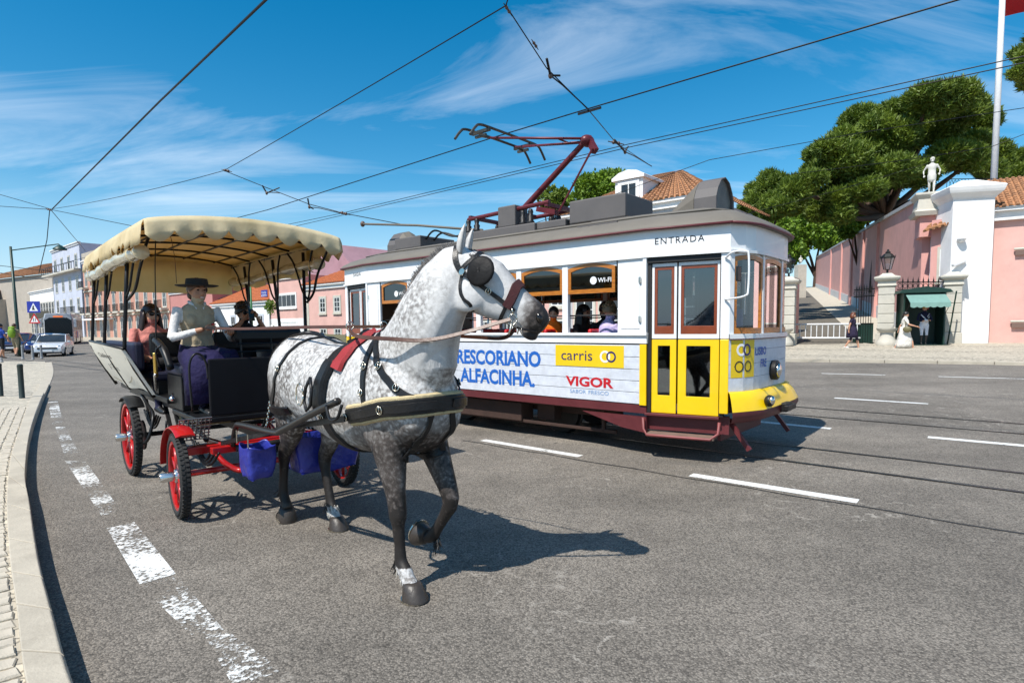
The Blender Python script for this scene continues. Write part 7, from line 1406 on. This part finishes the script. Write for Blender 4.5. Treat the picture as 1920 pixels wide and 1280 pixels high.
# building with the dormer above the tram
o,M,Lf=house('house','low grey house with old tiled hip roof and white dormer above the tram',1060,1322,Q,7.7,B_grey,depth=9,roof='hip',roofm=R_old,rh=2.7)
for t in (.15,.4,.65,.9): window(o,M,Lf*t,4.2,1.1,1.6)
ad=apos(1172,Q,1060); dm=MB(); dm.prism([(ad-.85,7.9),(ad+.85,7.9),(ad+.85,9.35),(ad-.85,9.35)],M,-3.0,-.35); dq=dm.build('dormer',B_white,o); mb=MB(); mb.prism([(ad-1.0,9.35),(ad+1.0,9.35),(ad+1.0,9.5),(ad+.55,9.75),(ad,9.85),(ad-.55,9.75),(ad-1.0,9.5)],M,-3.2,-.2); mb.build('dormer_roof',B_white,dq); window(dq,lambda a,b,d:M(a,b,d-.34),ad,8.1,1.0,1.05,lights=2,rows=1,sur=B_white,name='dormer_window')
o2,M2,L2=house('house','plain white house behind the tram roof boxes',900,1070,Q+2,6.2,B_white,roof='gable',roofm=R_old,rh=1.8)
for t in (.2,.5,.8): window(o2,M2,L2*t,3.4,1.0,1.5)
o2,M2,L2=house('house','pale pink house seen through the tram windows',778,1073,Q+.4,5.0,B_pink2)
for i in range(7): window(o2,M2,L2*(i+.5)/7,2.6,1.0,1.6,rows=3); window(o2,M2,L2*(i+.5)/7,.0,1.0,1.7,rows=3)
o2,M2,L2=house('wall','pale pink street wall seen through the tram doors and driver window',1074,1400,Q-.3,4.0,B_pink2,cornice=B_stone)
for i in range(6): window(o2,M2,L2*(i+.5)/6,1.0,1.2,1.9,rows=3)
# ================================================================ street furniture on the left
lp=on_ground(37,668); o=empty('street_lamp',(lp.x,lp.y,0),0,'tall green street lamp with an arm at the far left','street lamp'); lt=at(25,462,lp.y); hz=lt.z
mb=MB(); mb.tube([(0,0,0),(0,0,1.2),(-.1,0,hz)],[.14,.10,.07],10); mb.build('pole',I_grn,o,smooth=True); e1=at(112,462,lp.y-1); d=Vector((e1.x-lp.x,e1.y-lp.y,0)); mb=MB(); mb.tube([(-.1,0,hz-.25),d*.98+Vector((0,0,hz-.02)),d+Vector((0,0,hz-.12))],.035,6); mb.build('arm',I_grn,o,smooth=True); mb=MB(); mb.lathe([(.03,.05),(.12,.0),(.36,-.18),(.38,-.26),(.0,-.24)],(d.x,d.y,hz-.12),14); mb.build('lamp_head',I_grn,o,smooth=True,auto=40)
s_=on_ground(62,668); o=empty('road_sign',(s_.x+.4,s_.y,0),0,'blue crossing sign above a red warning triangle on one post','road sign'); zt=at(54,565,s_.y).z; sc_=s_.y/FPX
mb=MB(); mb.tube([(0,0,0),(-.1,0,zt)],.04,8); mb.build('post',mat('galvanised',(.45,.46,.47),.5,.6),o)
SB=mat('sign_blue',(.015,.03,.30),.4); SWt=mat('sign_white',(.75,.75,.75),.4); SR=mat('sign_red',(.5,.01,.01),.4)
zb=zt-.72; w_=.42; fx=lambda a,b,d:(-.1+a,-.05-d,b)
mb=MB(); mb.prism([(-w_,zb),(w_,zb),(w_,zt),(-w_,zt)],fx,0,.02); mb.build('blue_plate',SB,o); mb=MB(); mb.prism([(-.28,zb+.1),(.28,zb+.1),(0,zt-.1)],fx,.021,.026); mb.build('plate_triangle',SWt,o); mb=MB(); mb.prism([(-.03,zb+.17),(.1,zb+.17),(.03,zb+.3),(.04,zb+.46),(-.05,zb+.42),(-.1,zb+.17)],fx,.027,.03); mb.build('plate_figure',T_blk,o)
z2=zb-.68; mb=MB(); mb.ring([(-.38,z2),(.38,z2),(0,z2+.64)],[(-.26,z2+.07),(.26,z2+.07),(0,z2+.5)],fx,0,.022); mb.build('triangle_border',SR,o); mb=MB(); mb.prism([(-.27,z2+.065),(.27,z2+.065),(0,z2+.51)],fx,.004,.016); mb.build('triangle_face',SWt,o); mb=MB(); mb.prism([(-.08,z2+.12),(-.04,z2+.12),(-.04,z2+.34),(-.08,z2+.34)],fx,.0165,.02); mb.prism([(.04,z2+.12),(.08,z2+.12),(.08,z2+.34),(.04,z2+.34)],fx,.0165,.02); mb.build('triangle_symbol',T_blk,o)
BG=mat('bollard_dark',(.018,.03,.026),.5,0,.2,8)
def bollard(px,py,lab,h=.85,r=.055,m_=BG):
    p=on_ground(px,py,.05); mb=MB(); mb.lathe([(r*1.3,0),(r*1.3,.06),(r,.08),(r,h-.08),(r*1.08,h-.06),(r*1.08,h-.02),(r*.6,h),(0,h)],(0,0,0),14); o=mb.build('bollard',m_,None,smooth=True,auto=40); o.location=(p.x,p.y,.02); tag(o,lab,'bollard','bollards on the left pavement')
bollard(42,752,'dark green bollard standing free at the kerb edge on the left',.88); bollard(2,748,'dark bollard cut by the left picture edge',.88); GB=mat('bollard_grey',(.30,.31,.32),.5)
for x,y,l in ((43,672,'small grey bollard beside the green backpack'),(62,673,'small grey bollard at the foot of the sign post'),(78,671,'small grey bollard in front of the silver car'),(3,678,'small grey bollard at the feet of the blue-shirted walker')): bollard(x,y,l,.8,.06,GB)
gp_=on_q(492,600,27); p=SQ(gp_[0],26); o=empty('green_pole',(p.x,p.y,.3),0,'thin green catenary pole behind the carriage','pole'); mb=MB(); mb.tube([(0,0,0),(0,0,5.4)],[.10,.08],8); mb.build('shaft',mat('pole_green',(.03,.16,.05),.5),o,smooth=True)
p=SQ(on_q(508,600,27)[0],26.5); o=empty('police_sign',(p.x,p.y,.3),TA,'blue police sign with chequered band by the pink house','sign'); fx=lambda a,b,d:(a,-d,b); zc=on_q(508,549,26.5)[1]-.3
mb=MB(); mb.prism([(-.55,zc-.3),(.55,zc-.3),(.55,zc+.3),(-.55,zc+.3)],fx,0,.06); mb.build('plate',SB,o); mb=MB(); text_mb(mb,'POLICIA',fx,-.42,zc+.0,.84,.17,.064); mb.build('lettering',SWt,o); mb=MB()
for i in range(9): mb.prism([(-.5+.11*i,zc-.24+.08*(i%2)),(-.41+.11*i,zc-.24+.08*(i%2)),(-.41+.11*i,zc-.16+.08*(i%2)),(-.5+.11*i,zc-.16+.08*(i%2))],fx,.061,.066)
mb.build('chequers',SWt,o); mb=MB(); mb.tube([(0,-.02,zc-.3),(0,.3,zc-.3)],.03,6); mb.build('bracket',I_blk,o)
for x,y,l in ((507,575,'hanging leafy plant below the police sign'),(513,622,'small potted plant by the pink house wall')):
    c=on_q(x,y,26.3); p=SQ(c[0],26.3,c[1]); tree(l,p-Vector((0,0,.6)),.8,[(rt.uniform(-.3,.3),rt.uniform(-.3,.3),.6+rt.uniform(-.4,.4),.25,.25) for _ in range(7)],L_leaf,int(x),.03,900,.16,limbs=3,name='plant')['category']='plant'
# ================================================================ vehicles on the left
def car(label,p,rz,col,L_=3.9,W_=1.68,H_=1.42,hatch=True):
    o=empty('car',p,rz,label,'car','cars queueing on the left'); h=W_/2
    cb=mat('car_'+col[0],col[1],.25,.2,.05,3,coat=.6); 
    def ring(x,z0,zs): return [(x,-h*w,z) for w,z in zs]+[(x,h*w,z) for w,z in reversed(zs)]
    mb=MB(); secs=[(L_*.5,[(.78,.32),(.86,.45),(.82,.60)]),(L_*.47,[(.9,.22),(.96,.5),(.88,.72)]),(L_*.30,[(.95,.2),(1,.55),(.92,.86)]),(L_*.16,[(.95,.2),(1,.6),(.94,.93)]),(-L_*.3,[(.95,.2),(1,.6),(.94,.95)]),(-L_*.46,[(.93,.22),(.98,.6),(.9,.92)]),(-L_*.5,[(.85,.35),(.92,.55),(.85,.8)])]
    mb.loft([ring(x,0,zs) for x,zs in secs]); mb.build('body',cb,o,smooth=True,auto=45)
    mb=MB(); gs=[(L_*.20,.92,.92,.90),(L_*.02,.80,.93,H_-.06),(-L_*.05,.78,.93,H_),(-L_*.28,.78,.93,H_-.03),(-L_*.46 if hatch else -L_*.36,.82,.9,.95)]
    mb.loft([[(x,-h*b_,.90),(x,-h*a_,z),(x,h*a_,z),(x,h*b_,.90)] for x,a_,b_,z in gs]); mb.build('glasshouse',G_win,o,smooth=True,auto=30)
    mb=MB(); mb.loft([[(x,-h*.79,z),(x,-h*.4,z+.035),(x,h*.4,z+.035),(x,h*.79,z)] for x,z in ((L_*.02,H_-.055),(-L_*.05,H_+.003),(-L_*.28,H_-.025),(-L_*.33,H_-.06))],caps=False,closed=False); q=mb.build('roof',cb,o,smooth=True); q.modifiers.new('s','SOLIDIFY').thickness=.03
    for s in (-1,1):
        for x in (L_*.32,-L_*.30):
            mb=MB(); mb.lathe([(.10,-.1),(.30,-.1),(.31,0),(.30,.1),(.10,.1)],(x,s*(h-.10),.30),20,'y'); w_=mb.build('wheel',C_tyre,o,smooth=True,auto=40); mb=MB(); mb.lathe([(.02,-.01),(.19,-.01),(.19,.01),(.02,.01)],(x,s*(h+.005),.30),14,'y'); mb.build('hubcap',C_chrome,w_)
        mb=MB(); mb.ell((L_*.475,s*h*.68,.62),(.06,.17,.09),10,6); mb.build('headlight',C_chrome,o,smooth=True); mb=MB(); mb.box(L_*.14,L_*.19,s*h,s*(h+.16),.88,1.0); mb.build('mirror',cb,o,bevel=.02); mb=MB(); mb.tube([(L_*.20,s*h*.91,.90),(L_*.02,s*h*.80,H_-.05),(-L_*.28,s*h*.79,H_-.02),(-L_*.44,s*h*.85,.95)],.03,5); mb.build('pillar',cb,o)
    mb=MB(); mb.box(L_*.495,L_*.505,-.5,.5,.50,.60); mb.build('grille',T_dark,o); mb=MB(); mb.box(L_*.5,L_*.512,-.26,.26,.34,.45); mb.build('number_plate',SWt,o); mb=MB(); mb.box(L_*.46,L_*.515,-h*.85,h*.85,.22,.32); mb.build('bumper',T_dark,o,bevel=.02); return o
cz=on_ground(102,667); car('silver hatchback stopped at the crossing in front of the coach',Vector((cz.x,cz.y,0)),R(-62),('silver',(.62,.63,.65)))
car('dark blue car beside the silver hatchback',on_ground(50,665)+Vector((-1.0,3,0)),R(-66),('blue',(.015,.025,.12))); car('dark blue car at the left picture edge',on_ground(8,662)+Vector((-.5,2,0)),R(-66),('navy',(.012,.016,.06)))
cr_=random.Random(9)
for i,(x,y,c,l) in enumerate(((18,636,('white',(.7,.7,.7)),'white'),(6,630,('silver',(.6,.6,.6)),'silver grey'),(32,631,('white',(.7,.7,.7)),'small white'),(44,634,('red',(.35,.02,.02)),'red'),(12,641,('black',(.015,.015,.017)),'black'),(36,641,('grey',(.2,.2,.21)),'grey'))):
    p=on_ground(x,y+16); p=p*min(1,95/p.length) if p.length>95 else p; car(l+' car in the distant queue behind the green backpack',Vector((p.x,p.y,0)),R(-60+cr_.uniform(-8,8)),c)
# coach
bz=on_ground(112,646); f=62/bz.y if bz.y>62 else 1; bz=Vector((bz.x*f,bz.y*f,0)); bus=empty('coach',bz,R(-58),'white and silver coach with dark windscreen behind the silver car','coach')
Lb,Wb,Hb=11.0,2.5,3.45; bw=mat('coach_silver',(.36,.37,.40),.3,0,.05,1,coat=.4); h=Wb/2
mb=MB(); mb.loft([[(x,-h*w,.35),(x,-h*w,2.9),(x,-h*w*.9,Hb),(x,h*w*.9,Hb),(x,h*w,2.9),(x,h*w,.35)] for x,w in ((0,.93),(-.25,1),(-Lb,1))]); mb.build('body',bw,bus,bevel=.06)
Mf=lambda a,b,d:(d+.0-.1*abs(a)/h*.0,a,b); mb=MB(); mb.loft([[(.03,-h*.93,1.0),(.06,0,1.0),(.03,h*.93,1.0)],[(.02,-h*.93,2.2),(.05,0,2.2),(.02,h*.93,2.2)],[(-.01,-h*.9,3.0),(.02,0,3.0),(-.01,h*.9,3.0)]],caps=False,closed=False); mb.build('windscreen',mat('coach_glass',(.006,.007,.010),.2,0,.3,2,spec=.25),bus,smooth=True)
mb=MB(); mb.box(.01,.05,-.4,.4,3.05,3.18); mb.build('destination_display',mat('display_orange',(.5,.10,.01),.4,emit=(.6,.12,.01)),bus)
for s in (-1,1):
    mb=MB(); mb.box(-Lb+.3,-.5,s*h,s*(h+.015),1.75,2.75); mb.build('side_glass',G_win,bus); mb=MB(); mb.box(-.1,.06,s*h*.45,s*h*.9,.75,.95); mb.build('headlight',C_chrome,bus,bevel=.03); mb=MB(); mb.tube([(-.1,s*h,2.95),(.35,s*(h+.2),2.8)],.05,6); mb.box(.25,.40,s*(h+.08),s*(h+.32),2.0,2.85); mb.build('mirror',bw,bus,bevel=.03)
    for x in (-2.4,-7.6): mb=MB(); mb.lathe([(.1,-.15),(.48,-.15),(.5,0),(.48,.15),(.1,.15)],(x,s*(h-.14),.5),22,'y'); mb.build('wheel',C_tyre,bus,smooth=True,auto=40)
    for x0,x1,m_ in ((-3.2,-1.2,SR),(-2.0,-1.3,SWt),(-5.0,-3.4,SB)): mb=MB(); mb.box(x0,x1,s*(h+.001),s*(h+.008+(.004 if m_ is SWt else 0)),.8,1.6); mb.build('livery_panel',m_,bus)
mb=MB(); mb.prism([(-.9,.72),(.9,.72),(.35,.98),(0,.80),(-.35,.98)],lambda a,b,d:(d,a,b),.0,.03); mb.build('nose_emblem',SB,bus); mb=MB(); mb.box(-.05,.05,-h*.88,h*.88,.35,.6); mb.build('bumper',mat('coach_grey',(.3,.31,.33),.4),bus,bevel=.04); mb=MB(); mb.box(.02,.05,-.5,.5,.45,.56); mb.build('number_plate',SWt,bus)
# ================================================================ overhead line
Wm=mat('overhead_wire',(.012,.012,.013),.5,.5); Wi=mat('line_insulator',(.10,.06,.045),.4)
def wire(label,pts,r=.011,sag=0,name='overhead_wire',n_=10):
    P=[]
    for a,b in zip(pts[:-1],pts[1:]):
        for i in range(n_): t=i/n_; p=Vector(a).lerp(Vector(b),t); p.z-=sag*4*t*(1-t); P.append(p)
    P.append(Vector(pts[-1])); mb=MB(); mb.tube(P,r,5,caps=False); return tag(mb.build(name,Wm,None,smooth=True),label,'wire','overhead tram wires')
def qz(x,y,q): s,z=on_q(x,y,q); return SQ(s,q,z)
wire('contact wire over the near track, touched by the pantograph',[SQ(3,7.82,4.97),SQ(-5.05,7.82,4.95),SQ(-7,7.82,4.93),SQ(-15,7.82,4.75),SQ(-40,7.82,4.9)],.010)
wire('upper of the twin wires over the far track',[qz(1990,90,11.5),qz(1180,270,11.5),qz(640,400,11.5),qz(520,425,11.5)],.009); wire('lower of the twin wires over the far track',[qz(1990,103,11.5),qz(1180,276,11.5),qz(640,404,11.5),qz(520,432,11.5)],.009)
wire('thick black feeder cable slanting through the upper left sky',[at(520,-20,9),at(300,190,14),at(98,392,24)],.022,.0); 
wire('span wire from the top centre fitting down to the left bracket',[at(950,10,8.2),at(420,320,17)],.009,.02); wire('span wire running on from the left bracket to the left post top',[at(420,320,17),at(95,392,24)],.009,.1)
wire('span wire from the top centre fitting down to the dormer',[at(948,10,8.2),at(1025,128,9.1),at(1105,208,9.9),at(1155,268,13.0),at(1222,312,27)],.009); wire('short span stub above the top centre fitting',[at(948,12,8.2),at(962,-30,7.9)],.009)
wire('span wire falling from the left bracket past the carriage canopy towards the tram',[at(420,320,17),at(500,352,16),at(580,383,15.5),at(645,400,15),at(760,422,14),at(905,430,13)],.010)
wire('long thin wire from the tram roof up to the right picture edge',[at(1000,420,20),at(1330,300,18),at(1620,248,17),at(1990,192,16)],.010); wire('thin wire from the pine to the right picture edge, lowest on the right',[at(1475,328,19),at(1700,300,19),at(1860,275,19),at(1990,225,18)],.010)
wire('thin wire in front of the pine trunk',[at(1395,402,24),at(1560,360,24),at(1760,300,24)],.010)
wire('thin wire from the left edge to the left post top',[at(-10,362,26),at(95,392,24)],.012); wire('lower thin wire from the left edge to the left post top',[at(-10,386,26),at(95,393,24)],.012); wire('wire drooping from the left post top towards the church roof',[at(93,394,24),at(88,450,24.5),at(73,512,26)],.016)
wire('thin wire from the left post top down behind the canopy',[at(95,393,24),at(160,470,40)],.014); wire('wire from the left post top dipping behind the canopy front',[at(95,393,24),at(250,424,22),at(420,450,20)],.011)
wire('pair of thin wires low over the church, upper one',[at(-10,497,60),at(110,510,60)],.03); wire('pair of thin wires low over the church, lower one',[at(-10,510,60),at(90,525,60)],.03)
wire('thin low wire crossing behind the tram pantograph base',[at(680,450,18),at(900,398,18),at(1200,330,18),at(1480,262,18)],.008) if False else None
def fitting(label,p,d,s=1.0):
    p=Vector(p); d=Vector(d).normalized(); o=empty('line_fitting',p,0,label,'line fitting','overhead line fittings'); mb=MB()
    for k_,r in ((-.12,.02),(-.06,.045),(0,.03),(.06,.045),(.12,.02)): mb.ell(d*k_*s,(r*s,r*s,r*s),8,6)
    mb.build('insulator',Wi,o,smooth=True); mb=MB(); mb.tube([d*-.2*s,d*.2*s],.012*s,6); mb.build('clamp',Wm,o)
A_=at(948,12,8.2);B_=at(1025,128,9.1)
fitting('round insulator at the top centre fitting',A_+(B_-A_)*.05,B_-A_,.55); fitting('insulator on the span wire below the top centre fitting',at(1003,84,8.75),B_-A_,.5)
def pulloff(label,a,b,c,d):
    o=empty('line_bracket',a,0,label,'line bracket','pull-off brackets'); mb=MB(); a=Vector(a); mb.tube([Vector((0,0,0)),Vector(b)-a],.02,6); mb.tube([Vector(b)-a,Vector(c)-a],.016,6); mb.build('arm',Wm,o); mb=MB(); mb.tube([Vector(b)-a,(Vector(b)-a).lerp(Vector(d)-a,.3)+Vector((0,0,.02)),Vector(d)-a],.011,6); mb.build('hook',Wm,o); mb=MB(); mb.ell(Vector(b)-a,(.035,.035,.05),8,6); mb.build('insulator',Wi,o,smooth=True)
pulloff('bent bracket above the contact wire at top centre',at(1025,110,9.0),at(1032,142,9.2),at(1050,142,9.3),at(1103,205,9.9)); pulloff('bent bracket on the span wire near the pantograph',at(1152,262,12.5),at(1172,285,13),at(1178,274,13),at(1222,312,15))
pulloff('bracket on the span wire above the canopy',at(492,348,16),at(500,362,16),at(524,352,16),at(524,362,16)); pulloff('second bracket on the span wire right of the canopy',at(577,372,15.5),at(580,388,15.5),at(588,392,15.5),at(648,402,15))
c=at(1105,208,9.9); o=empty('line_clamp',c,TA,'clamp joining the span wire to the near contact wire','line fitting','overhead line fittings'); mb=MB(); mb.bar((-.22,0,.0),(.22,0,.0),.03,.035); mb.build('jaw',Wm,o)
for x,y,Yd,l in ((645,400,15,'insulator where the span wire meets the twin wires'),(1155,268,13,'black insulator on the twin wires by the pantograph elbow'),(425,320,17,'insulator at the left bracket of the span wire'),(92,393,24,'wire junction at the left above the street lamp')): fitting(l,at(x,y,Yd),(1,-.3,-.3),.9)
# long trolley boom bracket lying above the tram rear roof
bo=empty('trolley_boom',SQ(UC,QC),TA,'slim pole lying along the tram rear roof','pole'); mb=MB(); P0=at(680,420,12.2);P1=at(905,432,10.2); lo=Matrix.Rotation(-TA,3,'Z'); ol=SQ(UC,QC)
mb.tube([lo@(P0-ol),lo@(P0.lerp(P1,.5)-ol)+Vector((0,0,.03)),lo@(P1-ol)],.022,7); mb.build('pole',T_roof,bo,smooth=True); mb=MB(); mb.ell(lo@(P0-ol),(.05,.05,.06),8,6); mb.build('end_ball',Wi,bo,smooth=True)
